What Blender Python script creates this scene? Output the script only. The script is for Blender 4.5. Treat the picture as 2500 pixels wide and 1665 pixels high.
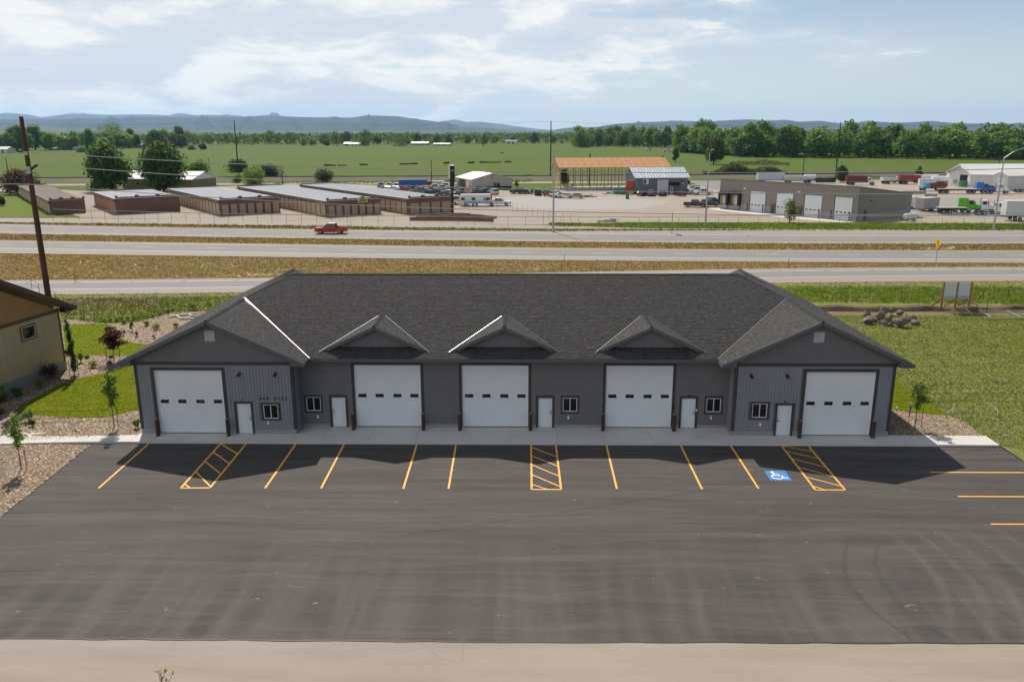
import bpy, bmesh, math, random
import numpy as np
from mathutils import Vector, Matrix
rnd = random.Random(7)
rng = np.random.default_rng(7)
R = math.radians
sc = bpy.context.scene
for o in list(bpy.data.objects): bpy.data.objects.remove(o)
COL = sc.collection

# ------------------------------------------------------------------ camera
CAM = Vector((0.78, -49.8, 18.85)); YAW = -0.0154; PITCH = 0.2546; ROLL = 0.0019; FPX = 1957.8
def cam_axes():
    cy, sy, cp, sp = math.cos(YAW), math.sin(YAW), math.cos(PITCH), math.sin(PITCH)
    F = Vector((sy*cp, cy*cp, -sp)); r = Vector((cy, -sy, 0)); d = F.cross(r)
    cr, sr = math.cos(ROLL), math.sin(ROLL)
    return cr*r+sr*d, -sr*r+cr*d, F
AX = cam_axes()
cam = bpy.data.cameras.new('camera'); camo = bpy.data.objects.new('camera', cam); COL.objects.link(camo)
camo.matrix_world = Matrix.Translation(CAM) @ Matrix((AX[0], -AX[1], -AX[2])).transposed().to_4x4()
cam.sensor_width = 36; cam.lens = 36*FPX/2500; cam.clip_end = 90000; cam.clip_start = 0.5
sc.camera = camo
def rayd(u, v):
    u, v = float(u), float(v); return AX[2] + (u-1250)/FPX*AX[0] + (v-832.5)/FPX*AX[1]
def G(u, v, z=0.0):                       # surveyed point of the ground from a photo pixel
    d = rayd(u, v); s = (z-CAM.z)/d.z; return CAM + s*d
def PY(u, v, y):
    d = rayd(u, v); s = (y-CAM.y)/d.y; return CAM + s*d
def ZTOP(u, v, g):                        # height of a point above ground point g
    d = rayd(u, v); s = (Vector((g[0], g[1], 0))-Vector((CAM.x, CAM.y, 0))).length/Vector((d.x, d.y, 0)).length
    return CAM.z + s*d.z

# ------------------------------------------------------------------ light
SUN = Vector((-0.307, 0.856, 1.0)).normalized()
elev = math.asin(SUN.z); azim = math.atan2(SUN.x, SUN.y)
sl = bpy.data.lights.new('sun', 'SUN'); sl.energy = 4.9; sl.angle = R(0.53); sl.color = (1.0, 0.935, 0.835)
so = bpy.data.objects.new('sun', sl); COL.objects.link(so)
so.rotation_euler = SUN.to_track_quat('Z', 'Y').to_euler(); so.location = (0, 0, 60)
world = bpy.data.worlds.new('World'); sc.world = world; world.use_nodes = True
class NT:
    def __init__(s, nt): s.nt = nt; nt.nodes.clear()
    def n(s, t, **k):
        nd = s.nt.nodes.new(t)
        for a, b in k.items():
            if a == 'ins':
                for i, vv in b.items(): s.set(nd, i, vv)
            else: setattr(nd, a, b)
        return nd
    def set(s, nd, i, vv):
        if isinstance(vv, bpy.types.NodeSocket): s.nt.links.new(vv, nd.inputs[i])
        else: nd.inputs[i].default_value = vv
    def math(s, op, a, b=0.0, c=0.0, clamp=False):
        nd = s.n('ShaderNodeMath', operation=op, use_clamp=clamp)
        s.set(nd, 0, a); s.set(nd, 1, b); s.set(nd, 2, c); return nd.outputs[0]
    def noise(s, vec, scale, det=3, rough=.55, dist=0.0, dim='3D'):
        nd = s.n('ShaderNodeTexNoise', noise_dimensions=dim)
        s.set(nd, 'Vector', vec); s.set(nd, 'Scale', scale); s.set(nd, 'Detail', det); s.set(nd, 'Roughness', rough); s.set(nd, 'Distortion', dist)
        return nd.outputs['Fac']
    def mapr(s, v, a, b, c=0.0, d=1.0, smooth=False):
        nd = s.n('ShaderNodeMapRange'); nd.interpolation_type = 'SMOOTHSTEP' if smooth else 'LINEAR'
        s.set(nd, 0, v); s.set(nd, 1, a); s.set(nd, 2, b); s.set(nd, 3, c); s.set(nd, 4, d); return nd.outputs[0]
    def mix(s, f, a, b, mode='MIX'):
        nd = s.n('ShaderNodeMix', data_type='RGBA', blend_type=mode)
        s.set(nd, 0, f); s.set(nd, 6, a); s.set(nd, 7, b); return nd.outputs[2]
    def mapping(s, vec, scale=(1, 1, 1), rot=(0, 0, 0), loc=(0, 0, 0)):
        nd = s.n('ShaderNodeMapping'); s.set(nd, 0, vec); s.set(nd, 1, loc); s.set(nd, 2, rot); s.set(nd, 3, scale); return nd.outputs[0]
def C4(c): return (c[0], c[1], c[2], 1.0)
w = NT(world.node_tree)
sky = w.n('ShaderNodeTexSky', sky_type='NISHITA'); sky.sun_disc = False
sky.sun_elevation = elev; sky.sun_rotation = azim; sky.altitude = 1450; sky.air_density = 1.0; sky.dust_density = 1.6; sky.ozone_density = 1.2
tc = w.n('ShaderNodeTexCoord').outputs['Generated']
sx = w.n('ShaderNodeSeparateXYZ'); w.set(sx, 0, tc)
az = w.math('ARCTAN2', sx.outputs[0], sx.outputs[1]); el = w.math('MAXIMUM', sx.outputs[2], 0.0)
def azel(ka, ke, off=0.0):
    c = w.n('ShaderNodeCombineXYZ'); w.set(c, 0, w.math('MULTIPLY', az, ka)); w.set(c, 1, w.math('MULTIPLY', el, ke)); w.set(c, 2, off); return c.outputs[0]
n1 = w.noise(azel(2.6, 9), 1.0, 5, .55, .4)
n2 = w.noise(azel(9.5, 27, 3.0), 1.0, 9, .64, .3)
n3 = w.noise(azel(2.6, 46, 9.0), 1.0, 6, .55, .6)
# cover thins out to the right (west) and towards the horizon
bias = w.math('MULTIPLY_ADD', az, -0.72, 0.02)
bias = w.math('ADD', bias, w.math('MULTIPLY', w.math('MINIMUM', el, 0.16), 1.9))
bias = w.math('SUBTRACT', bias, w.math('MULTIPLY', w.math('MAXIMUM', w.math('SUBTRACT', el, 0.22), 0.0), 2.6))
bias = w.math('MAXIMUM', w.math('MINIMUM', bias, 0.42), -0.6)
cov = w.math('ADD', w.math('ADD', bias, w.math('MULTIPLY_ADD', n1, 1.0, -0.5)), w.math('MULTIPLY_ADD', n2, 0.9, -0.45))
veil = w.mapr(cov, -0.14, 0.30, 0, 1, True)
crisp = w.mapr(w.math('ADD', cov, w.math('MULTIPLY_ADD', n3, 0.7, -0.35)), 0.03, 0.15, 0, 1, True)
streak = w.mapr(n3, 0.60, 0.70, 0, .75, True)
cl = w.math('MAXIMUM', w.math('MULTIPLY', veil, 0.66), w.math('MULTIPLY', crisp, 0.92))
cl = w.math('MAXIMUM', cl, w.math('MULTIPLY', streak, w.mapr(el, .035, .08, 0, 1, True)))
shade = w.mapr(w.noise(azel(6.5, 22, 5.0), 1.0, 7, .62, .3), .42, .60, 0, 1, True)
ccol = w.mix(shade, C4((8.4, 8.8, 9.5)), C4((12.0, 11.7, 11.2)))
hz = w.mapr(el, 0.0, 0.15, 0.80, 0.10)
base = w.mix(hz, sky.outputs[0], C4((9.3, 9.6, 9.6)))
skc = w.mix(cl, base, ccol)
bg = w.n('ShaderNodeBackground', ins={0: skc, 1: 0.078})
wo = w.n('ShaderNodeOutputWorld'); w.nt.links.new(bg.outputs[0], wo.inputs[0])
sc.view_settings.view_transform = 'Standard'; sc.view_settings.look = 'None'
sc.view_settings.exposure = 0.12; sc.view_settings.gamma = 1; sc.view_settings.use_curve_mapping = False
sc.render.engine = 'CYCLES'
sc.cycles.volume_bounces = 1; sc.cycles.max_bounces = 7; sc.cycles.transparent_max_bounces = 8

# ------------------------------------------------------------------ materials
MATS = {}
def mat(name, c, rough=.8, var=.12, scale=4.0, bump=0.0, metal=0.0, c2=None, stretch=(1, 1, 1), attr=False, spec=.4, trans=0.0, bscale=None):
    if name in MATS: return MATS[name]
    m = bpy.data.materials.new(name); m.use_nodes = True; MATS[name] = m
    t = NT(m.node_tree)
    co = t.n('ShaderNodeTexCoord').outputs['Object']
    v = t.mapping(co, stretch)
    f = t.noise(v, scale, 4, .6)
    f = t.mapr(f, .28, .72)
    if c2 is None:
        a = tuple(x*(1-var) for x in c); b = tuple(min(1, x*(1+var)) for x in c)
    else: a, b = c, c2
    col = t.mix(f, C4(a), C4(b))
    if attr:
        at = t.n('ShaderNodeAttribute', attribute_name='Col'); col = t.mix(1.0, col, at.outputs['Color'], 'MULTIPLY')
    p = t.n('ShaderNodeBsdfPrincipled', ins={'Base Color': col, 'Roughness': rough, 'Metallic': metal, 'Specular IOR Level': spec})
    if bump:
        bn = t.n('ShaderNodeBump', ins={'Height': t.noise(v, bscale or scale*6, 3, .6), 'Strength': bump, 'Distance': .02}); t.nt.links.new(bn.outputs[0], p.inputs['Normal'])
    outp = p.outputs[0]
    if trans:
        tr = t.n('ShaderNodeBsdfTranslucent', ins={0: t.mix(1.0, col, C4((1.25, 1.3, .55)), 'MULTIPLY')})
        ms = t.n('ShaderNodeMixShader', ins={0: trans}); t.nt.links.new(outp, ms.inputs[1]); t.nt.links.new(tr.outputs[0], ms.inputs[2]); outp = ms.outputs[0]
    o = t.n('ShaderNodeOutputMaterial'); t.nt.links.new(outp, o.inputs[0])
    return m
def glassmat(name, c=(.012, .014, .016), rough=.06):
    return mat(name, c, rough, .2, 2, spec=.7)

# ------------------------------------------------------------------ mesh building
class MB:
    def __init__(s): s.v = []; s.f = []; s.m = []
    def face(s, pts, mi=0):
        b = len(s.v); s.v += [tuple(p) for p in pts]; s.f.append(tuple(range(b, b+len(pts)))); s.m.append(mi); return s
    def box(s, x0, x1, y0, y1, z0, z1, mi=0):
        b = len(s.v)
        s.v += [(x0,y0,z0),(x1,y0,z0),(x1,y1,z0),(x0,y1,z0),(x0,y0,z1),(x1,y0,z1),(x1,y1,z1),(x0,y1,z1)]
        for q in ((3,2,1,0),(4,5,6,7),(0,1,5,4),(1,2,6,5),(2,3,7,6),(3,0,4,7)): s.f.append(tuple(b+i for i in q)); s.m.append(mi)
        return s
    def obox(s, p0, p1, wdt, h, mi=0, up=(0,0,1)):    # beam from p0 to p1 with cross section wdt x h
        p0, p1 = Vector(p0), Vector(p1); d = (p1-p0).normalized(); up = Vector(up)
        sd = d.cross(up)
        if sd.length < 1e-4: sd = Vector((1,0,0))
        sd.normalize(); u = sd.cross(d); b = len(s.v)
        for p in (p0, p1):
            for a, c in ((-1,-1),(1,-1),(1,1),(-1,1)): s.v.append(tuple(p+sd*a*wdt/2+u*c*h/2))
        for q in ((0,1,2,3),(7,6,5,4),(0,4,5,1),(1,5,6,2),(2,6,7,3),(3,7,4,0)): s.f.append(tuple(b+i for i in q)); s.m.append(mi)
        return s
    def prism(s, poly, d, mi=0):                      # planar polygon extruded by vector d
        d = Vector(d); n = len(poly); b = len(s.v)
        s.v += [tuple(Vector(p)) for p in poly]+[tuple(Vector(p)+d) for p in poly]
        s.f.append(tuple(range(b+n-1, b-1, -1))); s.m.append(mi); s.f.append(tuple(range(b+n, b+2*n))); s.m.append(mi)
        for i in range(n):
            j = (i+1) % n; s.f.append((b+i, b+j, b+n+j, b+n+i)); s.m.append(mi)
        return s
    def tube(s, pts, rad, n=8, mi=0, cap=True):
        pts = [Vector(p) for p in pts]
        if not hasattr(rad, '__len__'): rad = [rad]*len(pts)
        b = len(s.v); ref = None
        for i, p in enumerate(pts):
            d = (pts[min(i+1, len(pts)-1)]-pts[max(i-1, 0)]).normalized()
            a = d.cross(Vector((0,0,1)) if abs(d.z) < .95 else Vector((1,0,0))).normalized(); c = d.cross(a)
            for k in range(n):
                t = 2*math.pi*k/n; s.v.append(tuple(p+(a*math.cos(t)+c*math.sin(t))*rad[i]))
        for i in range(len(pts)-1):
            for k in range(n):
                s.f.append((b+i*n+k, b+i*n+(k+1) % n, b+(i+1)*n+(k+1) % n, b+(i+1)*n+k)); s.m.append(mi)
        if cap:
            s.f.append(tuple(b+k for k in range(n-1, -1, -1))); s.m.append(mi)
            e = b+(len(pts)-1)*n; s.f.append(tuple(e+k for k in range(n))); s.m.append(mi)
        return s
    def mesh(s, name, mats):
        me = bpy.data.meshes.new(name); me.from_pydata(s.v, [], s.f)
        for m in (mats if isinstance(mats, (list, tuple)) else [mats]): me.materials.append(m)
        if any(s.m): me.polygons.foreach_set('material_index', s.m)
        bm = bmesh.new(); bm.from_mesh(me); bmesh.ops.recalc_face_normals(bm, faces=bm.faces); bm.to_mesh(me); bm.free()
        me.update(); return me
    def build(s, name, mats, parent=None, smooth=False, bevel=0, **k):
        me = s.mesh(name, mats)
        o = link(name, me, parent)
        if smooth: me.polygons.foreach_set('use_smooth', [True]*len(me.polygons))
        if bevel:
            bv = o.modifiers.new('bevel', 'BEVEL'); bv.width = bevel; bv.segments = 2; bv.limit_method = 'ANGLE'
        for a, b in k.items(): o[a] = b
        return o
def link(name, me, parent=None):
    o = bpy.data.objects.new(name, me); COL.objects.link(o)
    if parent is not None: o.parent = parent
    return o
def thing(name, label, cat, loc=(0,0,0), rz=0.0, group=None):
    o = bpy.data.objects.new(name, None); COL.objects.link(o); o.empty_display_size = .3
    o.location = loc; o.rotation_euler = (0, 0, rz); o['label'] = label; o['category'] = cat
    if group: o['group'] = group
    return o
def tag(o, label, cat, group=None):
    o['label'] = label; o['category'] = cat
    if group: o['group'] = group
    return o
def dup(root, label, loc, rz=0.0, group=None, scale=None):
    c = root.copy(); COL.objects.link(c); c.location = loc; c.rotation_euler = (0, 0, rz)
    if scale: c.scale = scale
    c['label'] = label
    if group: c['group'] = group
    for ch in root.children:
        a = ch.copy(); COL.objects.link(a); a.parent = c
        for g in ch.children:
            b = g.copy(); COL.objects.link(b); b.parent = a
    return c
def fastmesh(name, V, F, material, parent=None, colors=None, smooth=False):
    V = np.asarray(V, np.float32); F = np.asarray(F, np.int32); k = F.shape[1]
    me = bpy.data.meshes.new(name); me.vertices.add(len(V)); me.vertices.foreach_set('co', V.ravel())
    me.loops.add(F.size); me.loops.foreach_set('vertex_index', F.ravel())
    me.polygons.add(len(F)); me.polygons.foreach_set('loop_start', np.arange(0, F.size, k, dtype=np.int32))
    try: me.polygons.foreach_set('loop_total', np.full(len(F), k, np.int32))
    except Exception: pass
    if smooth: me.polygons.foreach_set('use_smooth', np.ones(len(F), bool))
    me.update(calc_edges=True)
    if colors is not None:
        at = me.color_attributes.new('Col', 'FLOAT_COLOR', 'POINT'); c = np.ones((len(V), 4), np.float32); c[:, :3] = colors; at.data.foreach_set('color', c.ravel())
    me.materials.append(material)
    if parent == 'MESH': return me
    return link(name, me, parent)
def sheet(name, poly, z, material, kind='structure', thick=0.0, parent=None):
    mb = MB(); pts = [(p[0], p[1], z) for p in poly]
    if thick: mb.prism(pts, (0, 0, -thick))
    else: mb.face(pts)
    o = mb.build(name, material, parent)
    if kind and parent is None: o['kind'] = kind
    return o
def inpoly(P, poly):
    x, y = P[:, 0], P[:, 1]; ins = np.zeros(len(P), bool); n = len(poly)
    for i in range(n):
        x1, y1 = poly[i][0], poly[i][1]; x2, y2 = poly[(i+1) % n][0], poly[(i+1) % n][1]
        c = ((y1 > y) != (y2 > y)); xi = (x2-x1)*(y-y1)/((y2-y1) if y2 != y1 else 1e-9)+x1
        ins ^= c & (x < xi)
    return ins
def scatter(poly, n, holes=()):
    a = np.array([[p[0], p[1]] for p in poly]); lo, hi = a.min(0), a.max(0); out = []; tot = 0
    area = abs(sum(a[i][0]*a[(i+1) % len(a)][1]-a[(i+1) % len(a)][0]*a[i][1] for i in range(len(a))))/2
    n = int(n*area) if n < 1000 else int(n)
    while tot < n:
        P = rng.uniform(lo, hi, (max(1000, n), 2)); P = P[inpoly(P, poly)]
        for h in holes: P = P[~inpoly(P, h)]
        out.append(P); tot += len(P)
        if len(P) == 0: break
    return np.concatenate(out)[:n]
def tufts(name, poly, dens, h, wd, cols, material, z=0.0, holes=(), blades=3, clump=0.0, cs=.25):
    P = scatter(poly, dens, holes)
    if clump:   # keep more where a coarse wave field is high
        f = np.sin(P[:,0]*cs*3.1+np.sin(P[:,1]*cs*2.3)*2)*np.sin(P[:,1]*cs*4.7+np.sin(P[:,0]*cs*1.9+1)*2)
        P = P[rng.random(len(P)) < (1-clump)+clump*(f*.5+.5)*1.3]
    n = len(P); V = []; Cc = []
    cols = np.array(cols); ci = cols[rng.integers(0, len(cols), n)]
    g = np.sin(P[:,0]*cs+1.3*np.sin(P[:,1]*cs*1.7))*np.cos(P[:,1]*cs*1.3+np.sin(P[:,0]*cs*.7)*2)
    lum = (0.85+.22*g+rng.normal(0, .12, n)).clip(.4, 1.5)[:, None]
    hh = h*(rng.random(n)*.8+.5)*(1+.3*g)
    for b in range(blades):
        a = rng.uniform(0, 2*np.pi, n); dx, dy = np.cos(a), np.sin(a); r = rng.random(n)*wd*1.2; a2 = rng.uniform(0, 6.28, n)
        cx, cy = P[:,0]+np.cos(a2)*r, P[:,1]+np.sin(a2)*r; hb = hh*(rng.random(n)*.5+.6)
        ln = rng.normal(0, .75, (n, 2))*hb[:, None]
        p0 = np.stack([cx-dx*wd/2, cy-dy*wd/2, np.full(n, z)], 1); p1 = np.stack([cx+dx*wd/2, cy+dy*wd/2, np.full(n, z)], 1)
        p2 = np.stack([cx+ln[:,0], cy+ln[:,1], z+hb], 1); V.append(np.stack([p0, p1, p2], 1).reshape(-1, 3)); Cc.append(np.repeat(ci*lum, 3, 0))
    V = np.concatenate(V); F = np.arange(len(V)).reshape(-1, 3)
    o = fastmesh(name, V, F, material, None, np.concatenate(Cc)); o['kind'] = 'stuff'; return o
def stones(name, poly, dens, r, cols, material, z=0.0, holes=()):
    P = scatter(poly, dens, holes); n = len(P)
    base = np.array([(1,0,0),(-.5,.87,0),(-.5,-.87,0),(.2,.1,.75)], float)
    a = rng.uniform(0, 6.28, n); s = r*(rng.random(n)**2*1.6+.6); c, sn = np.cos(a), np.sin(a)
    V = np.zeros((n, 4, 3)); B = base[None]*s[:, None, None]*rng.uniform(.6, 1.25, (n, 4, 3))
    V[:,:,0] = B[:,:,0]*c[:,None]-B[:,:,1]*sn[:,None]+P[:,0,None]; V[:,:,1] = B[:,:,0]*sn[:,None]+B[:,:,1]*c[:,None]+P[:,1,None]; V[:,:,2] = B[:,:,2]*.9+z
    F = np.array([(0,1,3),(1,2,3),(2,0,3)])[None]+4*np.arange(n)[:, None, None]
    cols = np.array(cols); ci = cols[rng.integers(0, len(cols), n)]*rng.uniform(.6, 1.0, (n, 1))
    o = fastmesh(name, V.reshape(-1, 3), F.reshape(-1, 3), material, None, np.repeat(ci, 4, 0)); o['kind'] = 'stuff'; return o
# ------------------------------------------------------------------ ground and roads
def PX(l, z=0.0): return [G(u, v, z) for u, v in l]
def z1(x, zy): return (x, 250+.2972*zy)
grassm = mat('grass_blades', (.85, .85, .85), .75, .1, 1, attr=True, trans=.35, spec=.15)
stonem = mat('river_stone', (.9, .9, .9), .85, .15, 3, attr=True, spec=.2)

def field_mat():
    m = bpy.data.materials.new('pasture'); m.use_nodes = True; t = NT(m.node_tree)
    co = t.n('ShaderNodeTexCoord').outputs['Object']
    a = t.mapr(t.noise(t.mapping(co, (.35, 1, 1)), .012, 5, .6), .32, .68)
    b = t.mapr(t.noise(t.mapping(co, (.10, 1, 1)), .075, 4, .65), .35, .66)
    c = t.mapr(t.noise(co, .5, 5, .7), .3, .7)
    col = t.mix(a, C4((.092, .125, .010)), C4((.060, .108, .009)))
    col = t.mix(t.math('MULTIPLY', b, .55), col, C4((.125, .130, .030)))
    col = t.mix(t.math('MULTIPLY', c, .35), col, C4((.070, .125, .014)))
    # drill rows and swaths of cut hay run across the view
    wv = t.n('ShaderNodeTexWave', wave_type='BANDS', bands_direction='Y', ins={'Vector': co, 'Scale': .035, 'Distortion': 6.0, 'Detail': 3, 'Detail Scale': .3})
    row = t.mapr(wv.outputs['Fac'], .80, .98, 0, .55)
    col = t.mix(row, col, C4((.055, .098, .018)))
    sp = t.n('ShaderNodeSeparateXYZ'); t.set(sp, 0, co)
    # fields give way to sage and dry farm land miles away
    far = t.mapr(sp.outputs[1], 1700, 4200)
    dry = t.mix(t.mapr(t.noise(t.mapping(co, (.25, 1, 1)), .0012, 4, .6), .38, .62), C4((.10, .115, .055)), C4((.17, .16, .09)))
    col = t.mix(far, col, dry)
    p = t.n('ShaderNodeBsdfPrincipled', ins={'Base Color': col, 'Roughness': .95, 'Specular IOR Level': .1})
    bn = t.n('ShaderNodeBump', ins={'Height': c, 'Strength': .6, 'Distance': .3}); t.nt.links.new(bn.outputs[0], p.inputs['Normal'])
    t.nt.links.new(p.outputs[0], t.n('ShaderNodeOutputMaterial').inputs[0]); return m
S = 42000
sheet('ground', [(-S, -400), (S, -400), (S, S), (-S, S)], -.16, field_mat())

def verge_mat(name, c1, c2, c3, sc1=.25):
    m = bpy.data.materials.new(name); m.use_nodes = True; t = NT(m.node_tree)
    co = t.n('ShaderNodeTexCoord').outputs['Object']
    v = t.mapping(co, (.6, 1, 1))
    a = t.mapr(t.noise(v, sc1, 5, .62), .36, .64); b = t.mapr(t.noise(v, sc1*7, 5, .7), .36, .64); d = t.mapr(t.noise(co, 9, 3, .7), .3, .7)
    col = t.mix(a, C4(c1), C4(c2)); col = t.mix(t.math('MULTIPLY', b, .6), col, C4(c3))
    col = t.mix(t.math('MULTIPLY', d, .35), col, C4(tuple(x*.55 for x in c1)))
    p = t.n('ShaderNodeBsdfPrincipled', ins={'Base Color': col, 'Roughness': .95, 'Specular IOR Level': .1})
    bn = t.n('ShaderNodeBump', ins={'Height': d, 'Strength': .7, 'Distance': .08}); t.nt.links.new(bn.outputs[0], p.inputs['Normal'])
    t.nt.links.new(p.outputs[0], t.n('ShaderNodeOutputMaterial').inputs[0]); return m
m_dry = verge_mat('dry_verge', (.28, .19, .080), (.28, .165, .085), (.20, .175, .055))
m_wild = verge_mat('wild_grass_soil', (.16, .20, .032), (.225, .235, .055), (.28, .265, .12), .2)
m_lush = verge_mat('lush_verge', (.10, .165, .015), (.14, .19, .022), (.19, .20, .05))
m_lawn = verge_mat('lawn_turf', (.160, .195, .0012), (.185, .215, .0012), (.14, .178, .001), .35)
m_gravel = verge_mat('pea_gravel_bed', (.235, .17, .11), (.29, .22, .15), (.15, .105, .07), .9)
m_yard = verge_mat('yard_gravel', (.38, .32, .262), (.43, .37, .31), (.34, .285, .235), .05)
m_soil = verge_mat('bare_soil', (.14, .098, .065), (.19, .14, .10), (.10, .07, .045), .5)

def road_mat(name, c, c2, sc1=.3, streak=(.03, 1, 1)):
    m = bpy.data.materials.new(name); m.use_nodes = True; t = NT(m.node_tree)
    co = t.n('ShaderNodeTexCoord').outputs['Object']
    a = t.mapr(t.noise(t.mapping(co, streak), sc1*3, 5, .6), .3, .7); b = t.mapr(t.noise(co, 30, 2, .7), .3, .7)
    col = t.mix(a, C4(c), C4(c2)); col = t.mix(t.math('MULTIPLY', b, .25), col, C4(tuple(x*.7 for x in c)))
    p = t.n('ShaderNodeBsdfPrincipled', ins={'Base Color': col, 'Roughness': .85, 'Specular IOR Level': .3})
    t.nt.links.new(p.outputs[0], t.n('ShaderNodeOutputMaterial').inputs[0]); return m
m_lane = road_mat('highway_asphalt', (.19, .18, .172), (.225, .215, .203))
m_should = road_mat('chip_seal_shoulder', (.255, .222, .188), (.29, .258, .22))
m_white = mat('white_road_paint', (.66, .66, .63), .7, .15, 1.5)
m_yel = mat('yellow_road_paint', (.50, .40, .16), .7, .15, 1.5)

def strip(name, top, bot, z, m, parent=None, n=24, kind=True):
    """road band between two photo polylines (lists of (u,v)), resampled smoothly and run on beyond the frame"""
    def rs(l):
        l = sorted(l); us = np.array([p[0] for p in l], float); vs = np.array([p[1] for p in l], float)
        pts = np.array([G(u, v, z)[:2] for u, v in zip(us, vs)])
        deg = min(3, len(l)-1); k = np.polyfit(pts[:, 0], pts[:, 1], deg); x0, x1 = pts[0, 0], pts[-1, 0]
        xs = np.linspace(x0, x1, n); ys = np.polyval(k, xs); out = list(zip(xs, ys))
        s0 = (ys[1]-ys[0])/(xs[1]-xs[0]); s1 = (ys[-1]-ys[-2])/(xs[-1]-xs[-2])
        return [(x0-160, ys[0]-160*s0)]+out+[(x1+160, ys[-1]+160*s1)]
    A, B = rs(top), rs(bot); mb = MB()
    for i in range(len(A)-1): mb.face([(*B[i], z), (*B[i+1], z), (*A[i+1], z), (*A[i], z)])
    o = mb.build(name, m, parent)
    if parent is None and kind: o['kind'] = 'structure'
    return o, A, B
cu = (0, 700, 1300, 1900, 2500)
def L(*zy): return [z1(u, y) for u, y in zip(cu, zy)]
verge, _, _ = strip('grass_verge', L(930, 965, 990, 960, 960), [(0, 800), (2500, 800)], -.12, m_dry)
lane_bits = []
h1, _, _ = strip('highway_far_carriageway', L(1000, 1040, 1065, 1045, 1050), L(1080, 1116, 1145, 1160, 1162), -.05, m_should)
strip('traffic_lanes', L(1012, 1050, 1079, 1095, 1101), L(1055, 1098, 1128, 1140, 1144), -.045, m_lane, h1)
h2, _, _ = strip('highway_near_carriageway', L(1135, 1166, 1194, 1214, 1217), L(1240, 1272, 1296, 1311, 1320), -.05, m_should)
strip('traffic_lanes', L(1144, 1179, 1202, 1220, 1225), L(1198, 1238, 1267, 1282, 1288), -.045, m_lane, h2)
fr, _, _ = strip('frontage_road', L(1462, 1438, 1405, 1364, 1354), L(1583, 1552, 1525, 1480, 1470), -.05, m_should)
strip('traffic_lanes', L(1483, 1456, 1425, 1386, 1372), L(1540, 1509, 1478, 1438, 1418), -.045, m_lane, fr)
def line(parent, ls, m, wd, z=-.04, dash=None, name='edge_line'):
    o, A, B = strip('tmp', ls, ls, z, m); me = o.data; bpy.data.objects.remove(o)
    pts = [Vector((x, y, z)) for x, y in A]; mb = MB(); s = 0
    if not dash:
        for i in range(len(pts)-1):
            d = pts[i+1]-pts[i]; q = Vector((-d.y, d.x, 0)).normalized()*wd/2
            mb.face([pts[i]-q, pts[i+1]-q, pts[i+1]+q, pts[i]+q])
        mb.build(name, m, parent); return
    on, off = dash; x = pts[0].x+3; px = [p.x for p in pts]; py = [p.y for p in pts]
    while x < pts[-1].x:
        y0, y1 = np.interp([x, x+on], px, py); m2 = MB()
        m2.face([(x, y0-wd/2, z), (x+on, y1-wd/2, z), (x+on, y1+wd/2, z), (x, y0+wd/2, z)]); 
        if -130 < x < 110: m2.build('lane_dash', m, parent)
        x += on+off
line(h1, L(1012, 1050, 1079, 1096, 1101), m_white, .16); line(h1, L(1056, 1099, 1129, 1141, 1144), m_yel, .16)
line(h1, L(1035, 1075, 1102, 1116, 1121), m_white, .13, dash=(3.4, 9.6))
line(h2, L(1145, 1180, 1203, 1221, 1226), m_yel, .14); line(h2, L(1198, 1238, 1267, 1282, 1288), m_white, .18)
line(h2, L(1168, 1205, 1232, 1248, 1254), m_white, .13, dash=(3.4, 9.6))
line(fr, L(1484, 1457, 1426, 1387, 1373), m_white, .13, dash=(6, .7), name='edge_line'); line(fr, L(1539, 1508, 1477, 1437, 1417), m_white, .15)
# gravel farm road and far frontage road
gr, _, _ = strip('gravel_track', L(950, 978, 1002, 1042, 1049), L(986, 1012, 1045, 1046, 1052), -.06, m_should)
# yard
yard_px = [(200, 532), (600, 538.5), (1000, 544.5), (1300, 548.8), (1420, 545.5), (1560, 543), (1900, 543.5), (2500, 545.5), (2800, 548),
           (2800, 441), (2100, 441), (1900, 449), (1690, 452), (1560, 462), (1380, 464), (1240, 466), (1060, 452), (760, 450), (560, 455), (250, 468), (-60, 455), (-60, 463), (60, 473), (150, 515)]
YARD = PX(yard_px, -.06)
sheet('gravel_yard', YARD, -.06, m_yard)
lush = sheet('grass_strip', PX([(1330, 551), (1420, 546), (1560, 543.4), (1900, 544), (2500, 545.5), (2900, 549), (2900, 564), (2500, 561), (1900, 559), (1600, 557.5), (1420, 552.5)], -.045), -.045, m_lush)
sheet('weedy_slope', PX([(-300, 470), (0, 475), (40, 478), (140, 522), (130, 531), (-300, 531)], -.05), -.05, m_lush)
sheet('paved_apron', PX([(1080, 489), (1330, 478), (1560, 484), (1640, 494), (1560, 512), (1320, 512), (1150, 500)], -.05), -.05, road_mat('worn_apron', (.30, .28, .262), (.33, .31, .29)))
sheet('paved_yard', PX([(2215, 486), (2350, 482), (2520, 497), (2800, 500), (2800, 540), (2330, 530), (2215, 515)], -.05), -.05, road_mat('truck_yard_paving', (.235, .225, .22), (.265, .255, .25)))
strip('far_road', [(0, 450.5), (700, 447), (1300, 444), (1900, 441), (2500, 438)], [(0, 455), (700, 451.5), (1300, 448), (1900, 446), (2500, 443)], -.04, m_should)
sheet('side_road', PX([(1672, 441.5), (1760, 442), (1760, 464), (1735, 461)], -.035), -.035, m_lane)
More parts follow.
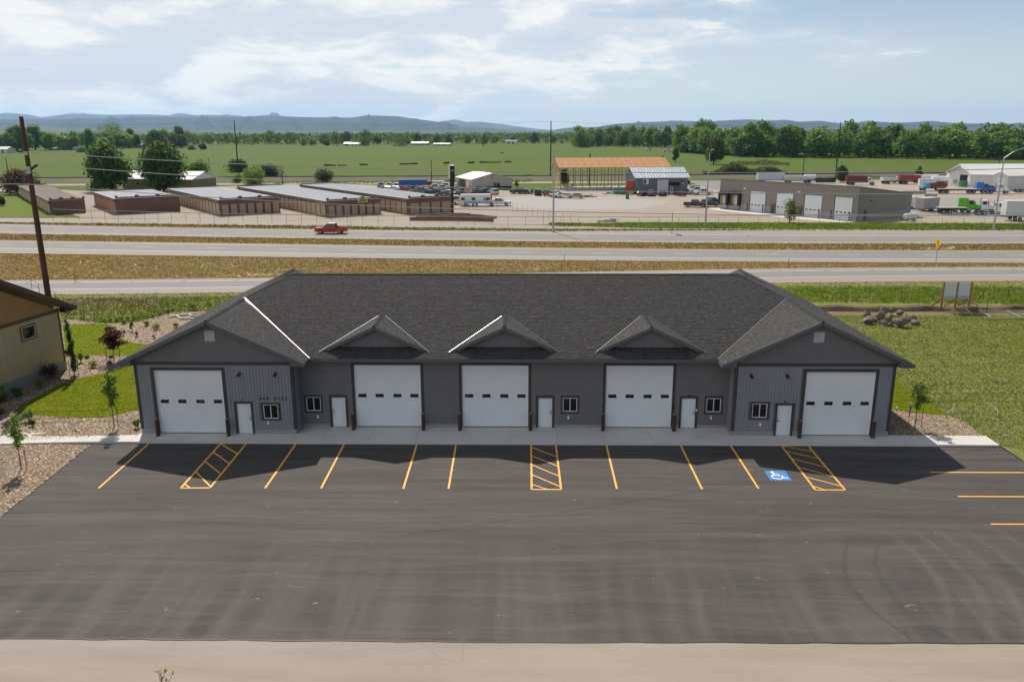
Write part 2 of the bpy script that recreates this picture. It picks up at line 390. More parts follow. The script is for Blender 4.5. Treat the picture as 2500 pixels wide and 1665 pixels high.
# railway on its ballast bank
rl = [(-300, 443), (0, 441.3), (700, 438), (1300, 435.5), (1900, 431.5), (2500, 427), (2900, 423.5)]
rp = [G(u, v) for u, v in rl]
mb = MB(); w0 = Vector((0, 1, 0))
for a, b in zip(rp, rp[1:]):
    q = [(-9, -.3), (-2.4, .9), (2.4, .9), (9, -.3)]
    for (o0, h0), (o1, h1_) in zip(q, q[1:]): mb.face([(a.x, a.y+o0, h0), (b.x, b.y+o0, h0), (b.x, b.y+o1, h1_), (a.x, a.y+o1, h1_)])
rail = mb.build('railway', verge_mat('rail_ballast', (.20, .175, .15), (.15, .135, .115), (.13, .125, .06), .1)); rail['kind'] = 'structure'
m_rail = mat('rail_steel', (.055, .042, .036), .6)
for off in (-.75, .75):
    mb = MB()
    for a, b in zip(rp, rp[1:]): mb.obox((a.x, a.y+off, 1.05), (b.x, b.y+off, 1.05), .09, .3)
    mb.build('rail', m_rail, rail)
mb = MB()
for a, b in zip(rp, rp[1:]): mb.obox((a.x, a.y, .93), (b.x, b.y, .93), 2.5, .12)
mb.build('sleeper_bed', mat('creosote_timber', (.05, .042, .035), .9), rail)

# --- the parking lot
def lot_mat():
    m = bpy.data.materials.new('lot_asphalt'); m.use_nodes = True; t = NT(m.node_tree)
    co = t.n('ShaderNodeTexCoord').outputs['Object']
    wob = t.n('ShaderNodeVectorMath', operation='ADD'); nz = t.n('ShaderNodeTexNoise', ins={'Vector': co, 'Scale': .12, 'Detail': 2})
    sc_ = t.n('ShaderNodeVectorMath', operation='SCALE'); t.set(sc_, 0, nz.outputs['Color']); sc_.inputs['Scale'].default_value = 1.2
    t.set(wob, 0, co); t.set(wob, 1, sc_.outputs[0]); wv = wob.outputs[0]
    st = t.mapr(t.noise(t.mapping(wv, (.10, 1.7, 1)), 1.0, 6, .62), .34, .68)        # paver passes
    st2 = t.mapr(t.noise(t.mapping(wv, (.03, .8, 1)), 1.3, 3, .5), .38, .62)
    bl = t.mapr(t.noise(co, .16, 5, .6), .35, .68)
    col = t.mix(st, C4((.048, .041, .037)), C4((.128, .108, .094)))
    col = t.mix(t.math('MULTIPLY', st2, .30), col, C4((.062, .058, .057)))
    col = t.mix(t.math('MULTIPLY', bl, .42), col, C4((.118, .106, .092)))
    st3 = t.mapr(t.noise(t.mapping(wv, (.22, 7.0, 1)), 1.0, 5, .65), .36, .70)
    col = t.mix(t.math('MULTIPLY', st3, .55), col, C4((.050, .046, .045)))
    sp = t.n('ShaderNodeSeparateXYZ'); t.set(sp, 0, co)
    # dusty tracks where cars swing in from the street
    tr = t.mapr(t.noise(t.mapping(wv, (1.1, .07, 1), rot=(0, 0, R(-6))), 1.0, 4, .5), .44, .66)
    tm = t.mapr(sp.outputs[1], -22.6, -13.5, 1, 0)
    col = t.mix(t.math('MULTIPLY', t.math('MULTIPLY', tr, tm), .55), col, C4((.145, .130, .112)))
    # curved wheel marks at the right
    def arcs(cx, cy, rr_, wd, colr, amt, y0=-23.0, y1=-9.5, x0=10, x1=45):
        nonlocal col
        dx = t.math('SUBTRACT', sp.outputs[0], cx); dy = t.math('SUBTRACT', sp.outputs[1], cy)
        rad = t.math('SQRT', t.math('ADD', t.math('MULTIPLY', dx, dx), t.math('MULTIPLY', dy, dy)))
        rad = t.math('ADD', rad, t.math('MULTIPLY_ADD', t.noise(co, .5, 3), .5, -.25))
        msk = t.math('MULTIPLY', t.math('MULTIPLY', t.mapr(sp.outputs[1], y1, y1-2.5), t.math('MULTIPLY', t.mapr(sp.outputs[0], x0, x0+1.5), t.mapr(sp.outputs[0], x1, x1+2, 1, 0))), t.mapr(t.noise(co, .35, 4, .65), .34, .62, .25, 1))
        for r0 in rr_:
            d_ = t.math('ABSOLUTE', t.math('SUBTRACT', rad, r0)); col = t.mix(t.math('MULTIPLY', t.math('MULTIPLY', t.mapr(d_, wd*.25, wd, 1, 0), msk), amt), col, C4(colr))
    arcs(22.5, -19.1, (7.5, 6.2), .16, (.040, .037, .036), .55, y1=-13.5, x0=8, x1=18.5)
    arcs(10.1, -17, (8.9, 10.3, 11.5, 12.9, 14.4), .30, (.150, .136, .118), .42, y1=-12.5, x0=17, x1=30)
    # pale spills and scuffs
    sp1 = t.noise(t.mapping(co, (.9, 1.3, 1)), .9, 7, .72); spm = t.mapr(t.noise(co, .13, 2), .44, .58)
    col = t.mix(t.math('MULTIPLY', t.mapr(sp1, .63, .73), t.math('MULTIPLY', spm, .85)), col, C4((.27, .25, .21)))
    sp2 = t.noise(co, 3.1, 2, .6); col = t.mix(t.math('MULTIPLY', t.mapr(sp2, .74, .78), .7), col, C4((.30, .29, .26)))
    # fresh, darker asphalt along the kerb, an oilier joint by the street
    fine = t.noise(co, 26, 3, .8); col = t.mix(t.math('MULTIPLY', t.mapr(fine, .30, .70), .48), col, C4((.035, .033, .032)))
    grit = t.noise(co, 75, 2, .8); col = t.mix(t.math('MULTIPLY', t.mapr(grit, .60, .74), .35), col, C4((.24, .22, .2)))
    p = t.n('ShaderNodeBsdfPrincipled', ins={'Base Color': col, 'Roughness': .86, 'Specular IOR Level': .28})
    bn = t.n('ShaderNodeBump', ins={'Height': fine, 'Strength': .35, 'Distance': .012}); t.nt.links.new(bn.outputs[0], p.inputs['Normal'])
    t.nt.links.new(p.outputs[0], t.n('ShaderNodeOutputMaterial').inputs[0]); return m
ZL = -.12
pl = [G(225, 1085, ZL), G(120, 1163, ZL), G(60, 1213, ZL), G(0, 1262, ZL), G(-90, 1340, ZL)]
LOT = [(p.x, p.y) for p in pl]+[(-34, -18), (-60, -21), (-60, -22.9), (-30, -22.86), (0, -22.84), (30, -22.6), (75, -22.2), (75, -16), (40.8, -9.2)]
pr = [G(2560, 1165, ZL), G(2500, 1127, ZL), G(2440, 1089.5, ZL)]
LOT = LOT[:-1]+[(p.x+0.0, p.y) for p in pr]+[(30.4, -2.72), (-24.6, -2.72)]
lot = sheet('parking_lot', LOT, ZL, lot_mat())
m_street = bpy.data.materials.new('street_chip_seal'); m_street.use_nodes = True
t = NT(m_street.node_tree); co = t.n('ShaderNodeTexCoord').outputs['Object']
a = t.mapr(t.noise(t.mapping(co, (.15, 1, 1)), .9, 5, .6), .35, .66); b = t.noise(co, 34, 3, .8)
col = t.mix(a, C4((.290, .240, .196)), C4((.345, .288, .240))); col = t.mix(t.math('MULTIPLY', t.mapr(b, .35, .65), .30), col, C4((.19, .17, .15)))
vo = t.n('ShaderNodeTexVoronoi', feature='DISTANCE_TO_EDGE', ins={'Vector': t.mapping(co, (.35, 1, 1)), 'Scale': .42})
ck = t.math('MULTIPLY', t.mapr(vo.outputs[0], .001, .004, 1, 0), t.mapr(t.noise(co, .25, 2), .52, .62))
col = t.mix(t.math('MULTIPLY', ck, .35), col, C4((.16, .145, .13)))
p = t.n('ShaderNodeBsdfPrincipled', ins={'Base Color': col, 'Roughness': .9, 'Specular IOR Level': .25}); t.nt.links.new(p.outputs[0], t.n('ShaderNodeOutputMaterial').inputs[0])
sheet('street', [(-90, -42), (90, -42), (90, -22), (-90, -22)], -.13, m_street)
# ragged tar joint where the lot meets the street
mb = MB(); xs = np.arange(-45, 46, .8); tj = [(x, np.interp(x, [-60, -30, 0, 30, 75], [-22.9, -22.86, -22.84, -22.6, -22.2])+.02*math.sin(x*1.7)+rnd.uniform(-.012, .012)) for x in xs]
for (a0, b0), (a1, b1) in zip(tj, tj[1:]):
    wj = rnd.uniform(.02, .06); mb.face([(a0, b0-wj, -.108), (a1, b1-wj, -.108), (a1, b1+.02, -.108), (a0, b0+.02, -.108)])
mb.build('tar_joint', mat('tar', (.035, .032, .03), .6), lot)

# painted markings
m_pk = mat('yellow_parking_paint', (.80, .40, .055), .65, .16, 2.2, stretch=(1, 1, 1), bump=.1)
ZP = -.114
def pline(a, b, wd=.115, z=ZP, name='parking_line'):
    a = G(*a, ZL) if len(a) == 2 and abs(a[0]) > 60 else Vector(a); b = G(*b, ZL) if len(b) == 2 and abs(b[0]) > 60 else Vector(b)
    d = (b-a); q = Vector((-d.y, d.x, 0)).normalized()*wd/2; z0 = Vector((0, 0, z))
    f = lambda p: (p.x, p.y, z)
    return MB().face([f(a-q), f(b-q), f(b+q), f(a+q)]).build(name, m_pk, lot)
for a, b in [((363.5, 1082.5), (240.8, 1191.5)), ((722, 1084), (647, 1191.6)), ((840, 1084.6), (783.8, 1191.8)), ((1017.5, 1086), (984.5, 1192.7)),
             ((1113, 1086.5), (1095, 1192.7)), ((1480.4, 1087), (1506, 1193.4)), ((1662, 1087.8), (1714, 1194)), ((1784, 1088), (1852, 1192.4)),
             ((2270.5, 1152.5), (2560, 1153.8)), ((2338.5, 1211.7), (2560, 1212.4)), ((2419, 1279), (2600, 1279.5))]: pline(a, b)
def hatch(lt, lb, rt, rb, rungs):
    A, B, Cc, D = [G(*p, ZL) for p in (lt, lb, rt, rb)]
    par = lot
    for p, q in ((A, B), (Cc, D), (B, D)):
        pline_w(p, q)
    for i, (s0, s1) in enumerate(rungs):
        def edge(s, L0, L1): return L0.lerp(L1, s)
        p = A.lerp(B, s0) if s0 <= 1 else B.lerp(D, s0-1); q = Cc.lerp(D, s1) if s1 <= 1 else D.lerp(B, s1-1)
        pline_w(p, q, .09, ZP+.004)
def pline_w(a, b, wd=.115, z=ZP):
    d = b-a; q = Vector((-d.y, d.x, 0)).normalized()*wd/2; f = lambda p: (p.x, p.y, z)
    MB().face([f(a-q), f(b-q), f(b+q), f(a+q)]).build('parking_line', m_pk, lot)
hatch((538.6, 1083), (441.4, 1191), (601, 1083), (512.7, 1190.7), [(.0, .26), (.21, .49), (.43, .72), (.66, .98), (.92, 1.68), ])
hatch((1296.7, 1087), (1298, 1194.6), (1357, 1087), (1370, 1194.8), [(.05, .29), (.26, .51), (.47, .73), (.69, .95), (.90, 1.45)])
hatch((1908, 1088), (1991, 1195.8), (1973, 1088), (2063.5, 1195.8), [(.0, .15), (.14, .33), (.32, .52), (.51, .74), (.73, .93), (.925, 1.66)])
# accessible bay symbol, white figure on a blue square
bq = [G(1864, 1149, ZL), G(1933.6, 1172.6, ZL)]
ox, oy = bq[0].x+.02, bq[1].y; bw = G(1915, 1149, ZL).x-bq[0].x; bh = bq[0].y-bq[1].y
m_blue = mat('blue_stencil_paint', (.035, .20, .48), .6, .12, 5); m_wst = mat('white_stencil_paint', (.75, .76, .76), .6, .08, 6)
sym = MB().face([(ox, oy, ZP), (ox+bw, oy, ZP), (ox+bw, oy+bh, ZP), (ox, oy+bh, ZP)]).build('accessible_bay_square', m_blue, lot)
mb = MB(); zs = ZP+.004
def sp_(x, y): return (ox+x*bw, oy+y*bh, zs)
def sl_(a, b, wd):
    a = Vector(sp_(*a)); b = Vector(sp_(*b)); d = b-a; q = Vector((-d.y, d.x, 0)).normalized()*wd/2; mb.face([a-q, b-q, b+q, a+q])
mb.face([sp_(.34+.085*math.cos(t), .86+.085*math.sin(t)*bw/bh) for t in np.linspace(0, 2*math.pi, 14)[:-1]])
sl_((.35, .80), (.40, .46), .16); sl_((.36, .64), (.60, .64), .085); sl_((.39, .48), (.66, .48), .12); sl_((.64, .50), (.76, .20), .12); sl_((.74, .20), (.90, .27), .10)
ra = np.linspace(R(118), R(348), 22)
for a, b in zip(ra, ra[1:]):
    f = lambda t, r: sp_(.43+r*math.cos(t), .36+r*math.sin(t)*bw/bh)
    mb.face([f(a, .20), f(a, .28), f(b, .28), f(b, .20)])
mb.build('wheelchair_symbol', m_wst, sym)

# --- sidewalk of separate concrete slabs
def conc_mat(name, c, stain=.3):
    m = bpy.data.materials.new(name); m.use_nodes = True; t = NT(m.node_tree)
    co = t.n('ShaderNodeTexCoord').outputs['Object']; oi = t.n('ShaderNodeObjectInfo').outputs['Random']
    a = t.mapr(t.noise(co, .9, 5, .6), .3, .7); b = t.mapr(t.noise(co, 40, 2, .7), .3, .7); d = t.mapr(t.noise(t.mapping(co, (.5, 1, 1)), .45, 4, .6), .52, .7)
    col = t.mix(a, C4(tuple(x*.9 for x in c)), C4(c)); col = t.mix(t.math('MULTIPLY', d, stain), col, C4(tuple(x*.66 for x in c)))
    col = t.mix(t.math('MULTIPLY', b, .12), col, C4(tuple(x*.6 for x in c)))
    col = t.mix(t.mapr(oi, 0, 1, 0, .12), col, C4(tuple(x*.7 for x in c)))
    p = t.n('ShaderNodeBsdfPrincipled', ins={'Base Color': col, 'Roughness': .85, 'Specular IOR Level': .3})
    t.nt.links.new(p.outputs[0], t.n('ShaderNodeOutputMaterial').inputs[0]); return m
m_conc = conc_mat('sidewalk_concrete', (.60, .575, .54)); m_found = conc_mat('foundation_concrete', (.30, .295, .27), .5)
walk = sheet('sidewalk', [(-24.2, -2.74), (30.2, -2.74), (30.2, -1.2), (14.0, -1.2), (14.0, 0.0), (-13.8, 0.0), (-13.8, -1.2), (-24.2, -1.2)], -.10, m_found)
def slab(poly, z=0.0):
    z += rnd.uniform(-.003, .003); pts = [(x, y, z) for x, y in poly]
    return MB().prism(pts, (0, 0, -.15)).build('slab', m_conc, walk)
g = .008
def slabrow(xs, y0, y1):
    for a, b in zip(xs, xs[1:]): slab([(a+g, y0), (b-g, y0), (b-g, y1), (a+g, y1)])
Y0 = -2.76
slabrow(list(np.arange(-24.15, -15.1, 1.49))+[-13.85], Y0, -1.16)
slabrow([-13.85]+list(np.arange(-12.05, 13.0, 2.99))+[14.1], Y0, -.0)
slabrow([14.1, 15.3, 16.85, 18.4, 19.95, 21.5, 23.05, 24.6, 26.1, 28.1, 30.35], Y0, -1.18)
lw = [G(u, v) for u, v in [(0, 1087), (90, 1086), (200, 1084.5), (300, 1082.6)]]; 
wpts = [(-24.15, -2.76, -1.62), (-25.7, -2.77, -1.66), (-27.2, -2.82, -1.72), (-28.8, -2.92, -1.85), (-30.4, -3.05, -1.95), (-32, -3.2, -1.35), (-33.6, -3.3, -1.4), (-36, -3.4, -1.4), (-40, -3.6, -1.4)]
for (xa, ya, za), (xb, yb, zb) in zip(wpts, wpts[1:]): slab([(xb+g, yb), (xa-g, ya), (xa-g, za if xa > -31 else za), (xb+g, zb)])
slab([(-40, -1.3), (-31.5, -1.2), (-30.1, -1.3), (-31.6, -1.9), (-40, -1.9)][::-1], -.004)

# --- landscaping beds and lawns beside the building
def q5(*l): return [(.2972*x, 640+.2972*y) for x, y in l]
bedL = [(p.x, p.y) for p in PX([(60, 1075), (-60, 1080), (-60, 880), (150, 820), (150, 778), (265, 790), (340, 785), (385, 773), (420, 764), (500, 760)])]+[(-24.0, 26), (-24.0, -1.5)]
sheet('gravel_bed', bedL, -.03, m_gravel)
bedW = [(p.x, p.y) for p in PX([(222, 1086), (0, 1262), (-100, 1345)], -.1)]+[(-70, -18), (-70, -3.4), (-33, -3.35), (-28.8, -2.98)]
sheet('gravel_bed', bedW, -.09, m_gravel)
bedR = [(24.3, -1.2), (30.2, -1.2), (28.7, 1.0), (26.9, 2.4), (24.3, 3.4)]
bedR = [(24.05, -1.15), (p_ := G(2399, 1065)).to_2d()[:], G(2358, 1030).to_2d()[:], G(2317, 1015)[:2], G(2177, 1000)[:2], (24.05, 3.2)]
sheet('gravel_bed', bedR, -.03, m_gravel)
lawnU = [p[:2] for p in PX(q5((515, 515), (700, 507), (860, 506), (940, 530), (985, 575), (992, 620), (1035, 645), (1100, 663), (1190, 672)))]+[(-23.9, 13.4), (-23.9, 6.9)]+[p[:2] for p in PX(q5((1060, 772), (960, 766), (850, 764), (740, 763), (540, 772)))]
lawnL = [(-23.9, 5.9)]+[p[:2] for p in PX(q5((1085, 822), (1030, 852), (960, 886), (850, 915), (700, 940), (610, 962), (500, 1000), (350, 1080), (200, 1160), (115, 1222), (160, 1240), (280, 1256), (500, 1272), (700, 1276), (860, 1271), (1000, 1247), (1100, 1217)))]+[(-23.9, 2.4)]
lawnR = [(24.05, 10.0)]+[G(2186, 925)[:2], G(2317, 1015)[:2], G(2177, 1000)[:2]]+[(24.05, 3.2)]
for nm, pl_ in (('lawn', lawnU), ('lawn', lawnL), ('lawn', lawnR)): sheet(nm, pl_, .0, m_lawn)
LC = [(.20, .24, .001), (.18, .225, .001), (.22, .26, .002)]
tufts('lawn_grass', lawnU, 55, .05, .035, LC, grassm, 0, blades=3, cs=.5); tufts('lawn_grass', lawnL, 90, .045, .03, LC, grassm, 0, blades=3, cs=.5); tufts('lawn_grass', lawnR, 80, .045, .03, LC, grassm, 0, cs=.5)
RC = [(.50, .39, .26), (.36, .26, .155), (.66, .56, .42), (.17, .115, .07), (.44, .31, .21), (.29, .24, .20)]
stones('gravel_stones', bedL, 170, .05, RC, stonem, -.03, (lawnU, lawnL)); stones('gravel_stones', [(x, y) for x, y in bedW if x > -60]+[(-45, -14), (-45, -3.4)] if False else [(p.x, p.y) for p in PX([(222, 1086), (0, 1262), (-40, 1262), (-40, 1086)], -.1)], 240, .045, RC, stonem, -.09)
stones('gravel_stones', bedR, 240, .045, RC, stonem, -.03)
# wild grass: right hand field, verges, medians
fieldR = [(24.05, 60), (24.05, 10.2), (26, 8.2), (29.6, 1.2), (30.35, -1.15), (30.45, -2.76)]+[(p.x, p.y) for p in pr[::-1]][1:]+[(75, -16), (95, -16), (95, 50)]
sheet('wild_grass_field', fieldR, -.08, m_wild)
sheet('wild_grass_field', [(-90, 50), (-90, 22), (-31, 22)]+[p[:2] for p in PX(q5((515, 510), (860, 500), (1160, 488), (1400, 420), (1640, 412)))]+[(-24, 26), (-24, 17.6), (24.05, 17.6), (24.05, 60), (-24, 50)], -.085, m_wild)
WC = [(.20, .26, .035), (.17, .24, .025), (.25, .28, .06), (.30, .30, .10), (.19, .27, .025), (.14, .21, .02)]
tufts('wild_grass', [(24.2, 34), (24.2, 10.5), (27, 6.0), (29.8, 1.0), (30.5, -2.6), (34.5, -6.6), (40, -9), (47, 15), (56, 34)], 75, .11, .034, WC, grassm, -.08, blades=3, clump=.3)
stones('field_rubble', [(24.4, 11), (27.5, 7.0), (31.2, 0), (32, -4), (38, -9), (39, -6), (34, 2), (28, 9.5), (25, 13)], 9, .07, [(.36, .33, .28), (.27, .24, .19)], stonem, -.08)
GC = [(.16, .27, .018), (.13, .23, .018), (.21, .29, .03), (.29, .31, .06)]
tufts('ditch_grass', [(30, 41.0), (30, 50.0), (72, 50), (64, 39)], 20, .42, .07, GC, grassm, -.1, blades=3, clump=.4)
tufts('back_verge_grass', [(-62, 30), (-62, 42), (-18, 44), (-18, 22), (-30, 26), (-40, 24)], 14, .35, .07, [(c[0]*.8, c[1]*.8, c[2]*.8) for c in WC+GC[:2]], grassm, -.1, holes=(bedL,), blades=3, clump=.5)
DC = [(.40, .26, .12), (.38, .22, .12), (.32, .25, .09), (.46, .34, .18), (.22, .22, .06), (.36, .22, .10)]
def band(top, bot, z=-.1): return [G(u, v, z)[:2] for u, v in top]+[G(u, v, z)[:2] for u, v in bot][::-1]
tufts('dry_roadside_grass', band(L(1245, 1275, 1300, 1315, 1324), L(1462, 1436, 1402, 1362, 1352)), 12, .20, .08, DC, grassm, -.1, blades=3, clump=.3, cs=.18)
tufts('median_grass', band(L(1083, 1119, 1148, 1163, 1166), L(1133, 1163, 1191, 1211, 1214)), 9, .26, .10, DC+[(.14, .20, .03), (.12, .18, .03)], grassm, -.1, blades=3, cs=.15)
tufts('roadside_grass', band(L(990, 1015, 1047, 1049, 1053), L(998, 1037, 1063, 1054, 1056)), 5, .4, .16, [(.16, .18, .05), (.26, .22, .09), (.10, .15, .03)], grassm, -.1, blades=3, cs=.12)
tufts('green_verge_grass', [(p[0], p[1]) for p in PX([(1340, 552), (1430, 547), (1560, 544), (1900, 545), (2520, 547), (2520, 561), (1900, 559), (1600, 557), (1430, 553)])], 7, .40, .16, GC, grassm, -.05, blades=3, cs=.12)
tufts('frontage_verge_grass', band(L(1585, 1556, 1530, 1484, 1474), [(0, 770), (700, 770), (1300, 745), (1900, 703), (2500, 700)]), 5, .2, .09, DC, grassm, -.1, blades=3, cs=.2)
# raised soil ridge added so its shaded near side reads as the ditch
mb = MB(); xs = np.linspace(24, 95, 60)
for i, (a, b) in enumerate(zip(xs, xs[1:])):
    ha, hb = .34+.10*math.sin(a*1.3)+.04*math.sin(a*4.1), .34+.10*math.sin(b*1.3)+.04*math.sin(b*4.1); ya, yb = 36.2+.25*math.sin(a*.6), 36.2+.25*math.sin(b*.6)
    for (o0, h0), (o1, h1_) in (((-.55, -.1), (-.1, 1)), ((-.1, 1), (.9, .95)), ((.9, .95), (2.6, -.1))):
        mb.face([(a, ya+o0, h0*ha if h0 > 0 else -.1), (b, yb+o0, h0*hb if h0 > 0 else -.1), (b, yb+o1, h1_*hb if h1_ > 0 else -.1), (a, ya+o1, h1_*ha if h1_ > 0 else -.1)])
o = mb.build('ditch_shade_ridge', m_soil); o['kind'] = 'structure'
sheet('bare_track', [(24, 33.4), (95, 32.6), (95, 35.9), (24, 35.7)], -.06, verge_mat('trampled_straw', (.26, .20, .10), (.22, .19, .07), (.17, .16, .05), .4))
sheet('bare_verge_patch', PX([(160, 727), (330, 722), (500, 730), (380, 741), (250, 745), (150, 742)], -.07), -.07, verge_mat('dusty_patch', (.20, .13, .085), (.28, .24, .20), (.24, .20, .15), .3))
# ------------------------------------------------------------------ the workshop building
XL0, XL1, XR0, XR1 = -23.95, -13.9, 14.1, 24.05     # wing walls
YW = -1.3; YB = 16.2; EZ = 4.86; SL = .46
XC = .095
m_trim = mat('charcoal_trim', (.050, .046, .046), .7, .08, 3); m_lap = mat('grey_lap_siding', (.145, .138, .138), .72, .07, 1.2)
m_board = mat('blue_grey_board_siding', (.215, .225, .248), .7, .08, 1.0, stretch=(3, 3, .4)); m_facia = mat('grey_fascia', (.10, .10, .105), .65, .06, 3)
m_door = mat('white_door_paint', (.68, .70, .72), .5, .03, .8); m_dark = mat('black_fitting', (.012, .012, .013), .5, .2, 3)
m_gl = glassmat('window_glass'); m_vinyl = mat('white_vinyl', (.72, .72, .72), .45, .03, 3); m_flash = mat('galvanised_flashing', (.75, .76, .78), .28, .05, 4, metal=.9)
bld = thing('workshop_building', 'long charcoal shingled workshop with five white overhead doors and grey siding', 'building')
m_vent = mat('grey_vent', (.42, .42, .42), .6)
m_flash_unlit = mat('unlit_flashing', (.22, .22, .22), .5, .05, 3)  # dull copy of the flashing, missing sun glint put into its colour
m_sh = mat('roof_shingles', (.9, .9, .9), .93, .12, 6, attr=True, spec=.15)

def merge(iv):
    iv = sorted(iv); out = []
    for a, b in iv:
        if out and a <= out[-1][1]: out[-1] = (out[-1][0], max(b, out[-1][1]))
        else: out.append((a, b))
    return out
def spans(a, b, holes):
    x = a; out = []
    for h0, h1 in merge(holes):
        if h0 > x: out.append((x, min(h0, b)))
        x = max(x, h1)
        if x >= b: break
    if x < b: out.append((x, b))
    return [(p, q) for p, q in out if q-p > .01]
def wall(mbk, mbs, ax, c, a0, a1, z0, z1, holes, kind, sgn=-1, top=None, step=None):
    """wall on plane ax=c from a0..a1; holes (a,b,za,zb). mbk backing, mbs cladding; top(z)->(a0,a1) trims gable rows"""
    def P(a, z, off): return (a, c+sgn*off, z) if ax == 'y' else (c+sgn*off, a, z)
    zs = sorted({z0, z1}|{h[2] for h in holes}|{h[3] for h in holes}); zs = [z for z in zs if z0 <= z <= z1]
    if top is None:
        for za, zb in zip(zs, zs[1:]):
            for a, b in spans(a0, a1, [(h[0], h[1]) for h in holes if h[2] < (za+zb)/2 < h[3]]): mbk.face([P(a, za, 0), P(b, za, 0), P(b, zb, 0), P(a, zb, 0)])
    if kind == 'lap':
        st = step or .115; z = z0
        while z < z1-.01:
            zt = min(z+st, z1); lo, hi = a0, a1
            if top: lo, hi = top(zt)
            if hi-lo > .05:
                for a, b in spans(lo, hi, [(h[0], h[1]) for h in holes if h[2] < zt-.01 and h[3] > z+.01]):
                    mbs.face([P(a, z, .040), P(b, z, .040), P(b, zt, .010), P(a, zt, .010)]); mbs.face([P(a, z, .006), P(b, z, .006), P(b, z, .040), P(a, z, .040)])
            z = zt
    else:
        st = step or .20; a = a0
        while a < a1-.02:
            b = min(a+st, a1)
            for za, zb in spans(z0, z1, [(h[2], h[3]) for h in holes if h[0] < b-.03 and h[1] > a+.03]):
                j = rnd.uniform(.016, .024); p = [P(a+.010, za, 0), P(b-.010, za, 0), P(b-.010, zb, 0), P(a+.010, zb, 0)]
                mbs.prism(p, (0, sgn*j, 0) if ax == 'y' else (sgn*j, 0, 0))
            a = b
def gdoor(xc, y, trim_w=.20):
    """overhead door: seven sections, four small panes, dark casing"""
    x0, x1, H = xc-2.13, xc+2.13, 4.27
    d = MB().box(x0-.05, x1+.05, y+.14, y+.2, 0, H+.02).build('overhead_door', m_door, bld)
    n = 7; h = H/n
    for i in range(n):
        mb = MB(); z0_, z1_ = i*h+.0015, (i+1)*h-.0015
        if i == 3:      # glazed section: frame round four openings
            cx = [x0+.42, x0+1.55, x0+2.72, x0+3.84]; hw, za, zb = .27, z0_+.20, z1_-.16; xx = x0
            for c_ in cx: mb.box(xx, c_-hw, y+.07, y+.13, z0_, z1_); mb.box(c_-hw, c_+hw, y+.07, y+.13, z0_, za); mb.box(c_-hw, c_+hw, y+.07, y+.13, zb, z1_); xx = c_+hw
            mb.box(xx, x1, y+.07, y+.13, z0_, z1_)
            for c_ in cx: MB().box(c_-hw, c_+hw, y+.10, y+.115, za, zb).build('window_pane', m_gl, d)
        else:
            mb.box(x0, x1, y+.07, y+.13, z0_, z1_)
            for zz in np.linspace(z0_+.08, z1_-.08, 5): mb.box(x0+.03, x1-.03, y+.066, y+.0705, zz-.006, zz+.006)
        mb.build('door_panel', m_door, d)
    t_ = MB().box(x0-trim_w-.03, x0-.03, y-.045, y+.16, .0, H+trim_w).box(x1+.03, x1+trim_w+.03, y-.045, y+.16, .0, H+trim_w).box(x0-.03, x1+.03, y-.043, y+.16, H, H+trim_w)
    t_.box(x0-.03, x0+.0, y-.02, y+.12, 0, H, 1).box(x1, x1+.03, y-.02, y+.12, 0, H, 1)
    t_.build('door_casing', [m_trim, m_vinyl], d)
    MB().box(x0, x1, y+.02, y+.12, .0, .03).build('door_seal', m_dark, d)
    return (x0-trim_w-.02, x1+trim_w+.02, -.1, H+trim_w)
def mdoor(xc, y, hinge=-1, z=0.02):
    x0, x1 = xc-.455, xc+.455
    d = MB().box(x0, x1, y+.03, y+.08, z, 2.05).build('entry_door', m_door, bld)
    for za, zb in ((.22, .92), (1.06, 1.86)):
        MB().box(x0+.15, x1-.15, y+.018, y+.0285, za, zb).box(x0+.19, x1-.19, y+.010, y+.0175, za+.05, zb-.05).build('raised_panel', m_door, d, bevel=.006)
    hx = x1-.075 if hinge < 0 else x0+.075
    MB().tube([(hx, y+.03, 1.0), (hx, y-.03, 1.0)], .035, 8).obox((hx, y-.03, 1.0), (hx+hinge*.11, y-.035, 1.0), .03, .02).build('handle', m_dark, d)
    MB().tube([(hx, y+.03, 1.16), (hx, y-.005, 1.16)], .035, 8).build('deadbolt', m_dark, d)
    MB().box(x0-.15, x0-.006, y-.05, y+.08, 0, 2.2).box(x1+.006, x1+.15, y-.05, y+.08, 0, 2.2).box(x0-.006, x1+.006, y-.048, y+.08, 2.055, 2.2).build('door_casing', m_trim, d)
    MB().box(x0-.006, x1+.006, y-.02, y+.1, 0, .018).build('threshold', m_found, d)
    return (x0-.14, x1+.14, -.1, 2.19)
def win(xc, y, z0=1.12, wd=.94, h=.95):
    x0, x1 = xc-wd/2, xc+wd/2; z1_ = z0+h
    f = MB().box(x0-.13, x0-.002, y-.045, y+.06, z0-.13, z1_+.13).box(x1+.002, x1+.13, y-.045, y+.06, z0-.13, z1_+.13).box(x0-.002, x1+.002, y-.043, y+.06, z1_+.002, z1_+.13).box(x0-.002, x1+.002, y-.043, y+.06, z0-.13, z0-.002).build('window', m_trim, bld)
    t = .042
    MB().box(x0, x0+t, y-.02, y+.05, z0, z1_).box(x1-t, x1, y-.02, y+.05, z0, z1_).box(x0+t, x1-t, y-.02, y+.05, z0, z0+t).box(x0+t, x1-t, y-.02, y+.05, z1_-t, z1_).box(xc-t/2, xc+t/2, y-.026, y+.05, z0+t, z1_-t).build('frame', m_vinyl, f)
    for a, b in ((x0+t, xc-t/2), (xc+t/2, x1-t)): MB().box(a, b, y+.02, y+.03, z0+t, z1_-t).build('pane', m_gl, f)
    return (x0-.12, x1+.12, z0-.12, z1_+.12)
gx = [-20.58, -8.10, -1.09, 8.27, 20.70]
